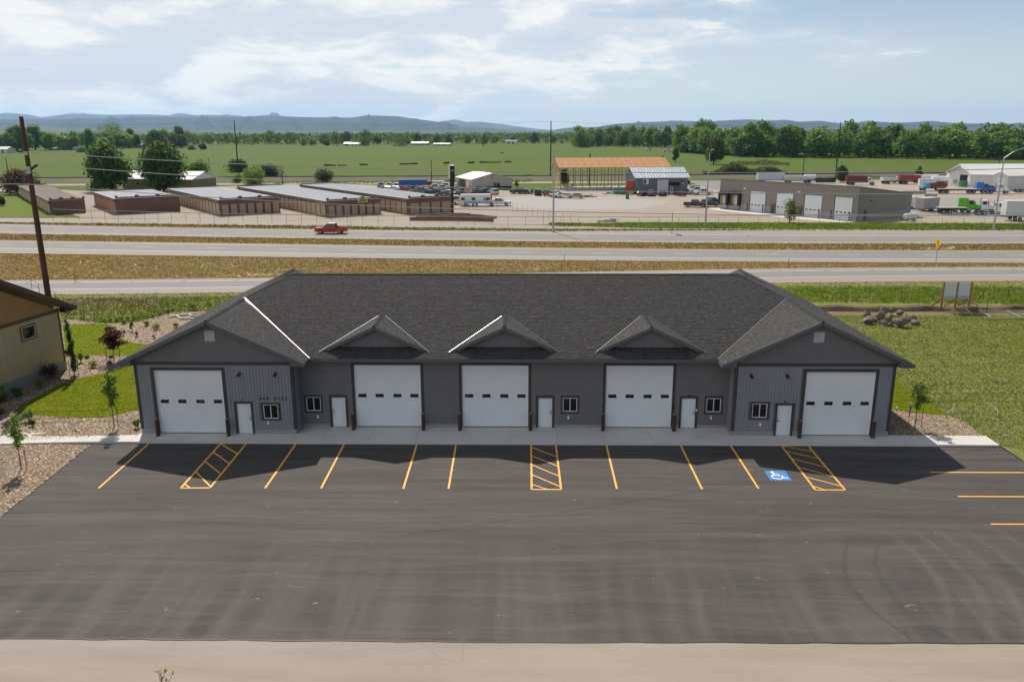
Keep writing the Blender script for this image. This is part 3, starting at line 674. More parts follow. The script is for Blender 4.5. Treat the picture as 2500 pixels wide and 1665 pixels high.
H = {i: [] for i in 'LCR'}
H['L'] += [gdoor(gx[0], YW)]; H['R'] += [gdoor(gx[4], YW)]
for k in (1, 2, 3): H['C'].append(gdoor(gx[k], 0))
def atx(u, v, y): return PY(u, v, y).x
H['L'] += [mdoor(atx(597.5, 1020, YW), YW, -1), win(atx(661.5, 1003, YW), YW, ZTOP(661, 1017, (-16.6, YW)))]
H['R'] += [mdoor(atx(1914, 1020, YW), YW, 1), win(atx(1854, 1005, YW), YW, ZTOP(1853, 1020, (15.6, YW)))]
H['C'] += [mdoor(atx(828, 1008, 0), 0, 1), mdoor(atx(1331, 1009, 0), 0, -1), mdoor(atx(1680, 1010, 0), 0, -1),
           win(atx(766, 985, 0), 0), win(atx(1391.5, 987, 0), 0), win(atx(1742, 988, 0), 0)]
bk = MB(); lap = MB(); brd = MB()
FZ = .22
def below(hs): return [(a, b, -1, 9) for a, b, c, d in hs if c < 0]
wall(bk, lap, 'y', 0.0, XL1, XR0, FZ, 4.6, H['C'], 'lap')
for a, b, hs in ((XL0, XL1, H['L']), (XR0, XR1, H['R'])):
    wall(bk, brd, 'y', YW, a+.14, b-.14, FZ+.1, 4.62, hs, 'board')
for xw, s in ((XL1, 1), (XR0, -1)): wall(bk, brd, 'x', xw, YW+.12, -.03, FZ+.1, 4.62, [], 'board', sgn=s)
for xw, s in ((XL0, -1), (XR1, 1)): wall(bk, brd, 'x', xw, YW+.12, YB+1.3, FZ, 4.62, [], 'board', sgn=s)
bk.box(XL0+.02, XR1-.02, YB, YB+.1, FZ, 4.6)
bk.build('wall', m_lap, bld)
o = lap.build('lap_siding', m_lap, bld); o['kind'] = 'stuff'
o = brd.build('board_siding', m_board, bld); o['kind'] = 'stuff'
# concrete foundation showing between the doors
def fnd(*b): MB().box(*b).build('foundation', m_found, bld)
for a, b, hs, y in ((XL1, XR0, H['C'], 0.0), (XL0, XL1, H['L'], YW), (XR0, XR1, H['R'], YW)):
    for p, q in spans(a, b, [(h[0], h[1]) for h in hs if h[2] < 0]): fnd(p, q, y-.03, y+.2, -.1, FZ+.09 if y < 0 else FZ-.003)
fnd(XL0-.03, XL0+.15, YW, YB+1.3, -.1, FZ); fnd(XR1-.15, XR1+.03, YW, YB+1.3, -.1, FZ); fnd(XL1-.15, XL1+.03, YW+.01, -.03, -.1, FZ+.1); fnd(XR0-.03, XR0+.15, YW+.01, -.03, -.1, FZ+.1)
for x0, x1 in ((XL0-.04, XL0+.15), (XL1-.15, XL1+.04), (XR0-.04, XR0+.15), (XR1-.15, XR1+.04)):
    MB().box(x0, x1, YW-.05, YW+.15, FZ+.10, 4.62).build('corner_board', m_trim, bld)
for x0, x1 in ((XL0-.05, XL1+.05), (XR0-.05, XR1+.05)): MB().box(x0, x1, YW-.065, YW+.1, 4.625, 4.84).build('frieze_board', m_trim, bld)
MB().box(XL1+.04, XR0-.04, -.05, .05, 4.603, 4.72).build('frieze_board', m_trim, bld)
# gable ends
cL, cR = (XL0+XL1)/2, (XR0+XR1)/2; HW = 5.94
def gable(cx, ya, hw, z0, base_z, name='gable_siding'):
    m_ = MB()
    def top(z): d = hw-(z-base_z)/SL; return cx-d, cx+d
    wall(m_, m_, 'y', ya, cx-hw, cx+hw, z0, base_z+hw*SL, [], 'lap', top=top)
    m_.face([(cx-hw+(z0-base_z)/SL, ya+.02, z0), (cx+hw-(z0-base_z)/SL, ya+.02, z0), (cx, ya+.02, base_z+hw*SL)])
    o = m_.build(name, m_lap, bld); o['kind'] = 'stuff'; return o
for cx in (cL, cR):
    gable(cx, YW, 5.94-.12, 4.845, EZ-.08)
    gable(cx, YB+1.3, 5.8, 4.6, EZ-.12)
    v = MB().box(cx-.33, cx+.33, YW-.07, YW-.03, 6.17, 6.86).build('gable_vent', m_vent, bld)
    mbv = MB().box(cx-.27, cx+.27, YW-.075, YW-.0705, 6.23, 6.80, 0); mbv.build('vent_shade_panel', mat('vent_shadow', (.22, .225, .23), .8), v)  # darker panel behind the louvres, shade of the recess put into its colour
    for zz in np.arange(6.25, 6.79, .06): MB().face([(cx-.27, YW-.10, zz), (cx+.27, YW-.10, zz), (cx+.27, YW-.076, zz+.05), (cx-.27, YW-.076, zz+.05)]).build('louvre', m_vent, v)

# ---- roof: shingle tabs laid in courses on every plane
SV, SF, SC = [], [], []
def clip(poly, n, d):
    out = []
    for i in range(len(poly)):
        a, b = poly[i], poly[(i+1) % len(poly)]; fa = a[0]*n[0]+a[1]*n[1]-d; fb = b[0]*n[0]+b[1]*n[1]-d
        if fa >= 0: out.append(a)
        if (fa >= 0) != (fb >= 0): t_ = fa/(fa-fb); out.append((a[0]+(b[0]-a[0])*t_, a[1]+(b[1]-a[1])*t_))
    return out
tris = {'v': [], 'f': [], 'm': []}
shmb = MB(); shcol = []
def shingle(poly3, up, course=.148, tint=1.0):
    P0 = Vector(poly3[0]); n = (Vector(poly3[1])-P0).cross(Vector(poly3[2])-P0).normalized()
    if n.z < 0: n = -n
    up = Vector(up); up = (up-n*up.dot(n)).normalized(); s = n.cross(up) ; s.normalize()
    q = [((Vector(p)-P0).dot(s), (Vector(p)-P0).dot(up)) for p in poly3]
    smin, smax = min(a for a, b in q), max(a for a, b in q); tmin, tmax = min(b for a, b in q), max(b for a, b in q)
    tt = tmin
    while tt < tmax:
        strip_ = clip(clip(q, (0, 1), tt), (0, -1), -(tt+course))
        if len(strip_) >= 3:
            a0, a1 = min(a for a, b in strip_), max(a for a, b in strip_); x = smin-rnd.random()*.4
            rowl = rnd.uniform(.985, 1.015)
            while x < a1:
                wdt = rnd.choice((.10, .14, .18, .24)); hi = rnd.random() < .5
                if x+wdt > a0:
                    c = clip(clip(strip_, (1, 0), x), (-1, 0), -(x+wdt-.004))
                    if len(c) >= 3:
                        base = .005+(.006 if hi else 0); g_ = rnd.gauss(0, .16)
                        b_ = (.060+.016*g_*3 if not hi else .072+.020*g_*3)*rowl*tint; b_ = max(.025, b_)
                        col_ = (b_*1.02, b_*.985, b_*.97)
                        pts = []
                        for (aa, bb) in c:
                            f_ = 1-(bb-tt)/course; pts.append(P0+s*aa+up*bb+n*(base*f_+.004))
                        shmb.face(pts); shcol.extend([col_]*len(pts))
                        lo = [(aa, bb) for aa, bb in c if abs(bb-tt) < 1e-5]
                        if len(lo) == 2:
                            e0, e1 = lo; p0, p1 = P0+s*e0[0]+up*e0[1], P0+s*e1[0]+up*e1[1]
                            shmb.face([p0, p1, p1+n*(base+.004), p0+n*(base+.004)]); shcol.extend([(.022, .021, .021)]*4)
                x += wdt
        tt += course
def rz_main(y): return EZ+SL*(y+.6)
RY = 8.05; RZ = rz_main(RY); YF = -1.75; YBk = 2*RY+1.75
WZ = EZ+SL*HW; EL, ER, IL, IR = cL-HW, cR+HW, cL+HW, cR-HW
hy = (WZ-EZ)/SL-.6; RX0 = EL+(RZ-EZ)/SL; RX1 = ER-(RZ-EZ)/SL; hyb = 2*RY-hy; yE = -.6; yEb = 2*RY+.6
roofpoly = [
 ([(IL, yE, EZ), (IR, yE, EZ), (cR, hy, WZ), (RX1, RY, RZ), (RX0, RY, RZ), (cL, hy, WZ)], (0, 1, 0), 1.0),
 ([(EL, YF, EZ), (cL, YF, WZ), (cL, YBk, WZ), (EL, YBk, EZ)], (1, 0, 0), 1.0), ([(cL, hy, WZ), (RX0, RY, RZ), (cL, hyb, WZ)], (1, 0, 0), 1.0),
 ([(ER, YF, EZ), (cR, YF, WZ), (cR, YBk, WZ), (ER, YBk, EZ)], (-1, 0, 0), 1.0), ([(cR, hy, WZ), (RX1, RY, RZ), (cR, hyb, WZ)], (-1, 0, 0), 1.0),
 ([(cL, YF, WZ), (IL, YF, EZ), (IL, yE, EZ), (cL, hy, WZ)], (-1, 0, 0), 1.05), ([(cR, YF, WZ), (IR, YF, EZ), (IR, yE, EZ), (cR, hy, WZ)], (1, 0, 0), 1.05),
 ([(cL, hyb, WZ), (IL, yEb, EZ), (IL, YBk, EZ), (cL, YBk, WZ)], (-1, 0, 0), 1.0), ([(cR, hyb, WZ), (IR, yEb, EZ), (IR, YBk, EZ), (cR, YBk, WZ)], (1, 0, 0), 1.0)]
back = [(IL, yEb, EZ), (IR, yEb, EZ), (cR, hyb, WZ), (RX1, RY, RZ), (RX0, RY, RZ), (cL, hyb, WZ)]
dk = MB()
for poly, up, tn in roofpoly:
    dk.prism([(x, y, z-.004) for x, y, z in poly], (0, 0, -.10)); shingle(poly, up, tint=tn)
dk.prism(back, (0, 0, -.10)); 
# dormers over the three middle doors
DZ0, DHW, DY = 5.14, 3.53, .12
DZ1 = DZ0+SL*DHW; DRY = (DZ1-EZ)/SL-.6; dby = (DZ0-EZ)/SL-.6
dorm = []
for cx in (-8.88, -.49, 8.93):
    for s in (-1, 1):
        poly = [(cx, DY, DZ1), (cx+s*DHW, DY, DZ0), (cx+s*DHW, max(dby, DY)+.02, DZ0), (cx, DRY, DZ1)]
        poly = [(x, y, z+.02) for x, y, z in poly]
        dk.prism([(x, y, z-.004) for x, y, z in poly], (0, 0, -.07)); shingle(poly, (-s, 0, 0), tint=1.05)
        MB().obox((cx, DY-.02, DZ1-.10), (cx+s*DHW, DY-.02, DZ0-.10), .04, .20).build('rake_board', m_facia, bld)
        MB().obox((cx, DY+.14, DZ1-.20), (cx+s*(DHW-.3), DY+.14, DZ0-.06), .30, .02).build('soffit', m_facia, bld)
        a = Vector((cx, DRY, DZ1+.045)); b = Vector((cx+s*(DHW+.03), dby-.12, DZ0+.03))
        if cx < 5: MB().obox(a+Vector((s*.25, -.27, -.03)), b, .032 if cx < -5 else .020, .02).build('valley_flashing', m_flash, bld)
        else: MB().obox(a+Vector((s*.25, -.27, -.03)), b, .03, .02).build('valley_flashing', m_flash_unlit, bld)
    m_ = MB(); gy = .50; zb = rz_main(gy)
    def top(z, cx=cx): d = DHW-(z-DZ0)/SL-.05; return cx-d, cx+d
    wall(m_, m_, 'y', gy, cx-DHW, cx+DHW, zb, DZ1-.08, [], 'lap', top=top); m_.face([(cx-DHW+.3, gy+.03, zb), (cx+DHW-.3, gy+.03, zb), (cx, gy+.03, DZ1-.1)])
    o = m_.build('gable_siding', m_board if False else m_lap, bld); o['kind'] = 'stuff'
dk.build('roof_deck', m_trim, bld)
me = shmb.mesh('roof_shingle_tabs', m_sh)
# colours were collected per emitted vertex, in order
at = me.color_attributes.new('Col', 'FLOAT_COLOR', 'POINT'); c_ = np.ones((len(shcol), 4), np.float32); c_[:, :3] = np.array(shcol)*.93; at.data.foreach_set('color', c_.ravel())
o = link('shingles', me, bld); o['kind'] = 'stuff'
# fascia, rake boards
def beam(a, b, wd, h, name, m=m_facia, dz=0): return MB().obox(Vector(a)+Vector((0, 0, dz)), Vector(b)+Vector((0, 0, dz)), wd, h).build(name, m, bld)
beam((IL+.05, yE-.02, EZ-.12), (IR-.05, yE-.02, EZ-.12), .04, .20, 'fascia')
for cx in (cL, cR):
    for s in (-1, 1):
        beam((cx, YF-.02, WZ-.12), (cx+s*HW, YF-.02, EZ-.12), .04, .22, 'rake_board')
        beam((cx+s*HW, YF, EZ-.14), (cx+s*HW, YBk if (s < 0) == (cx < 0) else yE, EZ-.14), .04, .20, 'fascia')
        beam((cx, (YF+YW)/2, WZ-.22), (cx+s*(HW-.1), (YF+YW)/2, EZ-.20), YW-YF, .02, 'soffit')
        beam((cx, YBk+.02, WZ-.12), (cx+s*HW, YBk+.02, EZ-.12), .04, .22, 'rake_board')
for s, cx in ((-1, cL), (1, cR)):     # boxed eave returns at the gable feet
    for e in (-1, 1):
        x0 = cx+e*(HW-.02); x1 = cx+e*(5.03); zt = EZ+SL*(HW-5.03)-.15
        MB().prism([(x0, YF+.02, EZ-.22), (x1, YF+.02, EZ-.22), (x1, YF+.02, zt-.08), (x0, YF+.02, EZ-.14)], (0, .42, 0)).build('eave_return', m_facia, bld)
soff = MB().box(IL, IR, yE, -.04, EZ-.26, EZ-.235).build('soffit', m_facia, bld)
# valley flashings, sunlit metal at the left and a dull copy at the right
def vline(a, b, wd, m=m_flash): MB().obox(a, b, wd, .016).build('valley_flashing', m, bld)
vline((cL+.05, hy-.06, WZ+.03), (IL+.05, yE-.02, EZ+.03), .055); vline((cL-.06, hy-.10, WZ+.03), (IL-.12, yE-.02, EZ+.03), .02)
vline((cR-.05, hy-.06, WZ+.03), (IR-.05, yE-.02, EZ+.03), .03, m_flash_unlit)
# ridge and hip caps, short overlapping shingles
caps = MB(); cc = []
def cap(a, b, wd=.28, drop=.05, step=.17):
    a, b = Vector(a), Vector(b); n_ = int((b-a).length/step); d = (b-a).normalized(); sd = d.cross(Vector((0, 0, 1))).normalized()
    for i in range(n_):
        p = a+d*(i*step); q_ = p+d*(step*1.25); lift = Vector((0, 0, .035)); lo = Vector((0, 0, .018)); k = rnd.uniform(.045, .08); n0 = len(caps.v)
        caps.face([p+lift-sd*wd/2-Vector((0, 0, drop)), p+lift+Vector((0, 0, .012)), q_+lo+Vector((0, 0, .012)), q_+lo-sd*wd/2-Vector((0, 0, drop))])
        caps.face([p+lift+Vector((0, 0, .012)), p+lift+sd*wd/2-Vector((0, 0, drop)), q_+lo+sd*wd/2-Vector((0, 0, drop)), q_+lo+Vector((0, 0, .012))])
        caps.face([p+lift-sd*wd/2-Vector((0, 0, drop)), p+lift+Vector((0, 0, .012)), p-Vector((0, 0, .02))]); caps.face([p+lift+Vector((0, 0, .012)), p+lift+sd*wd/2-Vector((0, 0, drop)), p-Vector((0, 0, .02))])
        cc.extend([(k, k, k)]*8+[(.02, .02, .02)]*6)
cap((RX0, RY, RZ), (RX1, RY, RZ))
for cx, rx in ((cL, RX0), (cR, RX1)):
    cap((cx, YF, WZ), (cx, hy, WZ)); cap((cx, hy, WZ), (rx, RY, RZ)); cap((cx, hyb, WZ), (rx, RY, RZ)); cap((cx, hyb, WZ), (cx, YBk, WZ))
for cx in (-8.88, -.49, 8.93): cap((cx, DY, DZ1+.02), (cx, DRY+.1, DZ1+.02), .24)
me = caps.mesh('ridge_caps', m_sh); at = me.color_attributes.new('Col', 'FLOAT_COLOR', 'POINT'); c_ = np.ones((len(cc), 4), np.float32); c_[:, :3] = np.array(cc); at.data.foreach_set('color', c_.ravel())
o = link('ridge_caps', me, bld); o['kind'] = 'stuff'
for x, y, z in ((-17.2, 10.0, 8.4), (17.4, 9.6, 8.4)): MB().tube([(x, y, z-.3), (x, y, z+.12)], .06, 8).build('roof_vent_pipe', m_dark, bld)
# wall lamps, outlets, numbers
for u, v, y in ((584, 914, YW), (672.5, 914, YW), (1834, 918, YW), (1922, 918, YW)):
    p = PY(u, v, y-.15); x, z = p.x, p.z
    l = MB().tube([(x, y-.02, z), (x, y-.06, z)], .07, 10).build('wall_lamp', m_dark, bld)
    MB().tube([(x, y-.05, z), (x, y-.12, z+.16), (x, y-.28, z+.20), (x, y-.38, z+.12)], .014, 6).build('gooseneck', m_dark, l)
    MB().tube([(x, y-.38, z+.12), (x, y-.39, z+.04), (x, y-.40, z-.06)], [.03, .06, .15], 12, cap=False).tube([(x, y-.38, z+.13), (x, y-.38, z+.12)], .03, 12).build('lamp_shade', m_dark, l)
for u, v, y in ((655, 1032, YW), (776, 1017, 0), (1387.7, 1019.5, 0), (1735.5, 1020, 0), (1856, 1036.5, YW)):
    p = PY(u, v, y-.06); MB().box(p.x-.06, p.x+.06, y-.085, y-.03, p.z-.10, p.z+.10).box(p.x-.045, p.x+.045, y-.10, y-.0855, p.z-.085, p.z+.085).build('outlet_cover', m_vinyl, bld, bevel=.004)
def text(s, size, loc, m, parent, name, rot=(R(90), 0, 0), ext=.012, shear=0.0, align='CENTER'):
    cu_ = bpy.data.curves.new(name, 'FONT'); cu_.body = s; cu_.size = size; cu_.extrude = ext; cu_.align_x = align; cu_.align_y = 'CENTER'; cu_.shear = shear; cu_.offset = size*.012
    o_ = bpy.data.objects.new(name, cu_); COL.objects.link(o_); dg = bpy.context.evaluated_depsgraph_get(); dg.update()
    me_ = bpy.data.meshes.new_from_object(o_.evaluated_get(dg)); bpy.data.objects.remove(o_); bpy.data.curves.remove(cu_)
    me_.materials.clear(); me_.materials.append(m); ob = link(name, me_, parent); ob.location = loc; ob.rotation_euler = rot; return ob
for ch, u in zip('6604123', (634.5, 643.7, 652.5, 670.5, 679.5, 688, 697.3)):
    p = PY(u, 973, YW-.05); text(ch, .27, (p.x, YW-.045, p.z), m_dark, bld, 'address_digit', shear=.15)
for ch, u, v, y in (('1', 591, 978, YW), ('2', 826, 963.5, 0), ('3', 1331.5, 965, 0), ('4', 1682.5, 966, 0), ('5', 1916, 981, YW)):
    p = PY(u, v, y-.05); text(ch, .26, (p.x, y-.055, p.z), m_dark, bld, 'unit_number', shear=.1)
p = PY(1700, 1001, -.05); MB().box(p.x-.04, p.x+.04, -.12, -.06, p.z-.08, p.z+.08).build('key_box', m_vinyl, bld)
p = PY(1643, 994, -.05); MB().box(p.x-.05, p.x+.05, -.13, -.05, p.z-.14, p.z+.14).build('keypad', m_dark, bld)
p = PY(2187, 922, 0); MB().box(XR1+.02, XR1+.14, .4, .55, 2.0, 2.25).build('meter_box', m_vinyl, bld)
# bollards in front of the door jambs
m_bol = mat('brown_bollard_sleeve', (.055, .030, .022), .7, .25, 3, stretch=(1, 1, .3))
desc = ['left jamb of overhead door one', 'right jamb of overhead door one', 'left jamb of overhead door two', 'right jamb of overhead door two', 'left jamb of overhead door three',
        'right jamb of overhead door three', 'left jamb of overhead door four', 'right jamb of overhead door four', 'left jamb of overhead door five', 'right jamb of overhead door five']
bx = [(386.5, 1064), (558.5, 1064), (863.5, 1049), (1034, 1050), (1123, 1050.5), (1295, 1050.5), (1472, 1051), (1645, 1052), (1951, 1069), (2130, 1069)]
BL = ['brown bollard left of the overhead door in the left wing', 'brown bollard between the left wing overhead door and entry door 1',
 'brown bollard between entry door 2 and the nearest overhead door', 'brown bollard right of the overhead door under the left dormer',
 'brown bollard left of the overhead door under the middle dormer', 'brown bollard between the middle overhead door and entry door 3',
 'brown bollard left of the overhead door under the right dormer', 'brown bollard between entry door 4 and the nearest overhead door',
 'brown bollard between entry door 5 and the right wing overhead door', 'brown bollard at the far right of the building by the gravel']
for k, (u, v) in enumerate(bx):
    p = G(u, v); b = thing('bollard', BL[k], 'bollard', (p.x, p.y, 0), 0, 'brown bollards beside the overhead doors')
    me_ = bpy.data.meshes.get('bollard_post')
    if not me_:
        me_ = MB().tube([(0, 0, -.05), (0, 0, 1.12), (0, 0, 1.145)], [.125, .125, .10], 14).mesh('bollard_post', m_bol); MB().tube([(0, 0, 1.146), (0, 0, 1.165)], [.095, .07], 14).mesh('bollard_cap', m_found)
    link('post', me_, b); link('cap', bpy.data.meshes['bollard_cap'], b)
# ------------------------------------------------------------------ vegetation
barkm = mat('bark', (.085, .062, .045), .95, .3, 3, bump=.4)
twigm = mat('young_bark', (.12, .085, .06), .9, .2, 5)
stakem = mat('tree_stake_wood', (.15, .075, .045), .85, .2, 5)
leafm = mat('foliage', (.9, .9, .9), .65, .10, .6, attr=True, trans=.38, spec=.25)
def leaves(n, lobes, size, cols, rs, shell=.35, aspect=.6, zmin=.02, flat=0.0):
    """leaf faces spread through the outer shell of a set of lobes (cx,cy,cz,rx,rz)"""
    g = np.random.default_rng(rs); Lb = np.array(lobes, float); wts = Lb[:, 3]**2; wts /= wts.sum()
    k = g.choice(len(Lb), n, p=wts); d = g.normal(size=(n, 3)); d /= np.linalg.norm(d, axis=1)[:, None]
    r = 1-shell*g.random(n)**1.4+g.normal(0, .05, n)
    P = Lb[k, :3]+d*r[:, None]*np.stack([Lb[k, 3], Lb[k, 3], Lb[k, 4]], 1); ok = P[:, 2] > zmin; P, d, k = P[ok], d[ok], k[ok]; n = len(P)
    nr = d+g.normal(0, .75, (n, 3)); nr[:, 2] += .3; nr /= np.linalg.norm(nr, axis=1)[:, None]
    t = np.cross(nr, g.normal(size=(n, 3))); t /= np.linalg.norm(t, axis=1)[:, None]; b = np.cross(nr, t)
    s = size*g.uniform(.55, 1.3, n)[:, None]
    V = np.stack([P-t*s*.5, P+b*s*aspect*.5, P+t*s*.5, P-b*s*aspect*.5], 1).reshape(-1, 3)
    F = np.arange(4*n).reshape(n, 4); cols = np.array(cols); lb = g.uniform(.80, 1.22, len(Lb))
    c = cols[g.integers(0, len(cols), n)]*(1.5*lb[k]*g.uniform(.72, 1.28, n))[:, None]
    return V, F, np.repeat(c, 4, 0)
def lobeset(kind, h, wd, rs, n=14):
    g = random.Random(rs); out = []
    for i in range(n):
        t = (i+.5)/n
        if kind == 'round': z = h*(.20+.68*t); env = wd/2*math.sin(math.pi*min(.93, .22+.74*t))**.6
        elif kind == 'spread': z = h*(.22+.64*t); env = wd/2*(1-.50*abs(t-.40))
        elif kind == 'column': z = h*(.12+.74*t); env = wd/2*(.72+.28*math.sin(math.pi*t))
        elif kind == 'cone': z = h*(.12+.80*t); env = wd/2*(1-.88*t)
        elif kind == 'shrub': z = h*(.25+.5*t); env = wd/2*(1-.45*t)
        else: z = h*(.25+.6*t); env = wd/2
        a = g.uniform(0, 6.28); rr = env*math.sqrt(g.random())*.62; r = max(env*g.uniform(.42, .72), wd*.06)
        if kind == 'column': r = env*g.uniform(.6, .9); rr = env*.35*g.random()
        if kind == 'cone': r = max(env*.6, wd*.05); rr = env*.4*g.random()
        out.append((math.cos(a)*rr, math.sin(a)*rr, z, r, r*g.uniform(.75, 1.15) if kind not in ('column', 'cone') else h*.10))
    return out
def trunkmb(h, r0, lobes, rs, nl=6, th=.55):
    g = random.Random(rs); mb = MB(); lean = (g.uniform(-.02, .02)*h, g.uniform(-.02, .02)*h)
    pts = [(0, 0, -.2), (lean[0]*.3, lean[1]*.3, h*th*.4), (lean[0], lean[1], h*th), (lean[0]*1.2, lean[1]*1.2, h*.85)]
    mb.tube(pts, [r0*1.2, r0*.85, r0*.55, r0*.12], 7)
    for l in sorted(lobes, key=lambda q: -q[3])[:nl]:
        z0 = h*g.uniform(th*.45, th*.95); mb.tube([(lean[0]*.6, lean[1]*.6, z0), ((l[0])*.5, l[1]*.5, (z0+l[2])/2+h*.02), (l[0], l[1], l[2])], [r0*.4, r0*.25, r0*.06], 5)
    return mb
GREEN = [(.060, .115, .018), (.045, .092, .014), (.085, .14, .026), (.035, .075, .012)]
DGREEN = [(.034, .066, .016), (.026, .052, .013), (.046, .080, .020), (.060, .090, .028)]
LGREEN = [(.13, .20, .035), (.10, .17, .025), (.16, .22, .045), (.085, .145, .02)]
OLIVE = [(.085, .105, .030), (.065, .085, .024), (.105, .125, .045), (.05, .068, .018)]
PURPLE = [(.055, .012, .016), (.035, .010, .014), (.085, .022, .022), (.022, .008, .010)]
GREY = [(.11, .105, .085), (.085, .075, .06), (.14, .13, .10), (.06, .05, .042)]
SAGE = [(.15, .20, .13), (.11, .16, .09), (.19, .25, .17), (.08, .12, .05)]
treeproto = {}
def treemeshes(key, kind, h, wd, n, size, cols, rs, r0=None, nl=12, shell=.45, th=.5, bark=None, aspect=.65):
    if key not in treeproto:
        lb = lobeset(kind, h, wd, rs, nl); V, F, c = leaves(n, lb, size, cols, rs, shell, aspect)
        treeproto[key] = (fastmesh(key+'_crown', V, F, leafm, 'MESH', c), trunkmb(h, r0 or h*.022, lb, rs, th=th).mesh(key+'_trunk', bark or barkm))
    return treeproto[key]
def tree(key, label, loc, rz=0.0, sc_=(1, 1, 1), group=None, name='tree', cat='tree', parts=('crown', 'trunk')):
    cr, tk = treeproto[key]; t = thing(name, label, cat, loc, rz, group); t.scale = sc_
    link(parts[0], cr, t); link(parts[1], tk, t); return t
def fit(u0, u1, vt, vb, ub=None):
    """place by photo box: returns ground point, height and width"""
    g = G((u0+u1)/2 if ub is None else ub, vb); h = ZTOP((u0+u1)/2, vt, g); dist = (g-CAM).dot(AX[2]); return g, max(.2, h), (u1-u0)*dist/FPX
def boxtree(key, kind, box, label, cols, n, size, cat='tree', name='tree', group=None, **k):
    g, h, wd = fit(*box); treemeshes(key, kind, h, wd, n, size, cols, sum(map(ord, key)), **k)
    return tree(key, label, (g.x, g.y, 0), 0, group=group, name=name, cat=cat)
# far wood: ten crown meshes shared by the trees one can still tell apart
far_kinds = [('far_round_a', 'round', 17, 13, GREEN), ('far_round_b', 'round', 15, 12, DGREEN), ('far_tall_a', 'column', 21, 11, GREEN), ('far_tall_b', 'column', 19, 10, DGREEN),
             ('far_spread', 'spread', 16, 17, DGREEN), ('far_willow', 'round', 12, 12, LGREEN), ('far_olive', 'round', 14, 11, OLIVE), ('far_round_c', 'spread', 18, 14, GREEN)]
for i, (key, kind, h, wd, cols) in enumerate(far_kinds): treemeshes(key, kind, h, wd, 1500, 1.5, [(a*1.7, b*1.6, c*1.7) for a, b, c in cols], 50+i, nl=20, shell=.6)
adj = {'far_round_a': 'full green rounded', 'far_round_b': 'dark green rounded', 'far_tall_a': 'tall narrow green', 'far_tall_b': 'slender dark green', 'far_spread': 'broad dark spreading',
       'far_willow': 'light yellow green willowy', 'far_olive': 'dull olive green', 'far_round_c': 'big green spreading'}
def belt(front, rows, step, depth, keys, where, grp, hs=1.0, seed=1, wsx=1.15):
    g = random.Random(seed); P = [G(u, v) for u, v in front]; out = []
    for r in range(rows):
        for a, b in zip(P, P[1:]):
            n = max(1, int((b-a).length/step))
            for i in range(n):
                q = a.lerp(b, (i+g.random()*.9)/n); d = (q-Vector((CAM.x, CAM.y, 0))).normalized(); q = q+d*(r*depth+g.uniform(-.35, .35)*depth)
                k = g.choice(keys); s = hs*g.uniform(.72, 1.18)*(1+.06*r)
                rel = q-CAM; uu = 1250+FPX*rel.dot(AX[0])/rel.dot(AX[2]); zn = [z_ for u_, z_ in where if uu < u_][0]
                tree(k, '%s tree, %s, %s' % (adj[k], ('front row', 'second row', 'third row', 'back row')[r] if rows > 1 else 'valley line', zn), (q.x, q.y, -.3), g.uniform(0, 6.28), (s*wsx*g.uniform(.85, 1.15), s*wsx*g.uniform(.85, 1.15), s), grp)
K = [k[0] for k in far_kinds]
belt([(1660, 372), (1830, 383), (2000, 384), (2200, 386), (2350, 388), (2560, 391)], 4, 9.5, 24, ['far_round_a', 'far_round_b', 'far_tall_a', 'far_tall_b', 'far_spread', 'far_round_c', 'far_round_a'], [(1740, 'right wood behind the lone willow'), (1820, 'right wood left of the willow scrub'), (1890, 'right wood above the willow scrub'), (1960, 'right wood left of the short pole'), (2030, 'right wood left of the tall pole'), (2100, 'right wood right of the tall pole'), (2180, 'right wood over the maroon dump truck'), (2250, 'right wood over the red trailer'), (2330, 'right wood over the tank trailers'), (2410, 'right wood over the white gable'), (2480, 'right wood beside the long arm lamp'), (9999, 'right wood at the photo edge')], 'trees of the right hand wood', 1.16, 3, 1.25)
belt([(1410, 360), (1500, 357), (1660, 362)], 3, 22, 60, ['far_round_b', 'far_tall_b', 'far_spread', 'far_round_c', 'far_round_a'], [(1480, 'wood over the timber barn, left part'), (1560, 'wood over the timber barn, right part'), (1620, 'wood over the grey shop'), (9999, 'wood right of the grey shop')], 'trees of the middle wood', 1.32, 4)
belt([(-60, 372), (60, 368), (200, 366), (330, 362), (460, 362)], 2, 14, 40, ['far_round_b', 'far_tall_b', 'far_round_a', 'far_olive', 'far_willow', 'far_round_c'], [(60, 'left wood by the brown pole'), (150, 'left wood right of the brown pole'), (240, 'left wood before the huge willow'), (340, 'left wood over the first big tree'), (9999, 'left wood over the second big tree')], 'trees of the left hand tree line', 1.38, 5)
belt([(440, 350), (700, 352), (1000, 354), (1200, 351), (1400, 352)], 1, 34, 60, ['far_round_b', 'far_willow', 'far_olive', 'far_spread', 'far_round_a'], [(590, 'left of the first tall pole'), (700, 'right of the first tall pole'), (850, 'left of the white farmhouse'), (1000, 'right of the white farmhouse'), (1150, 'right of the red roofed farm'), (1344, 'left of the second tall pole'), (9999, 'right of the second tall pole')], 'trees of the middle tree line', 1.3, 6)
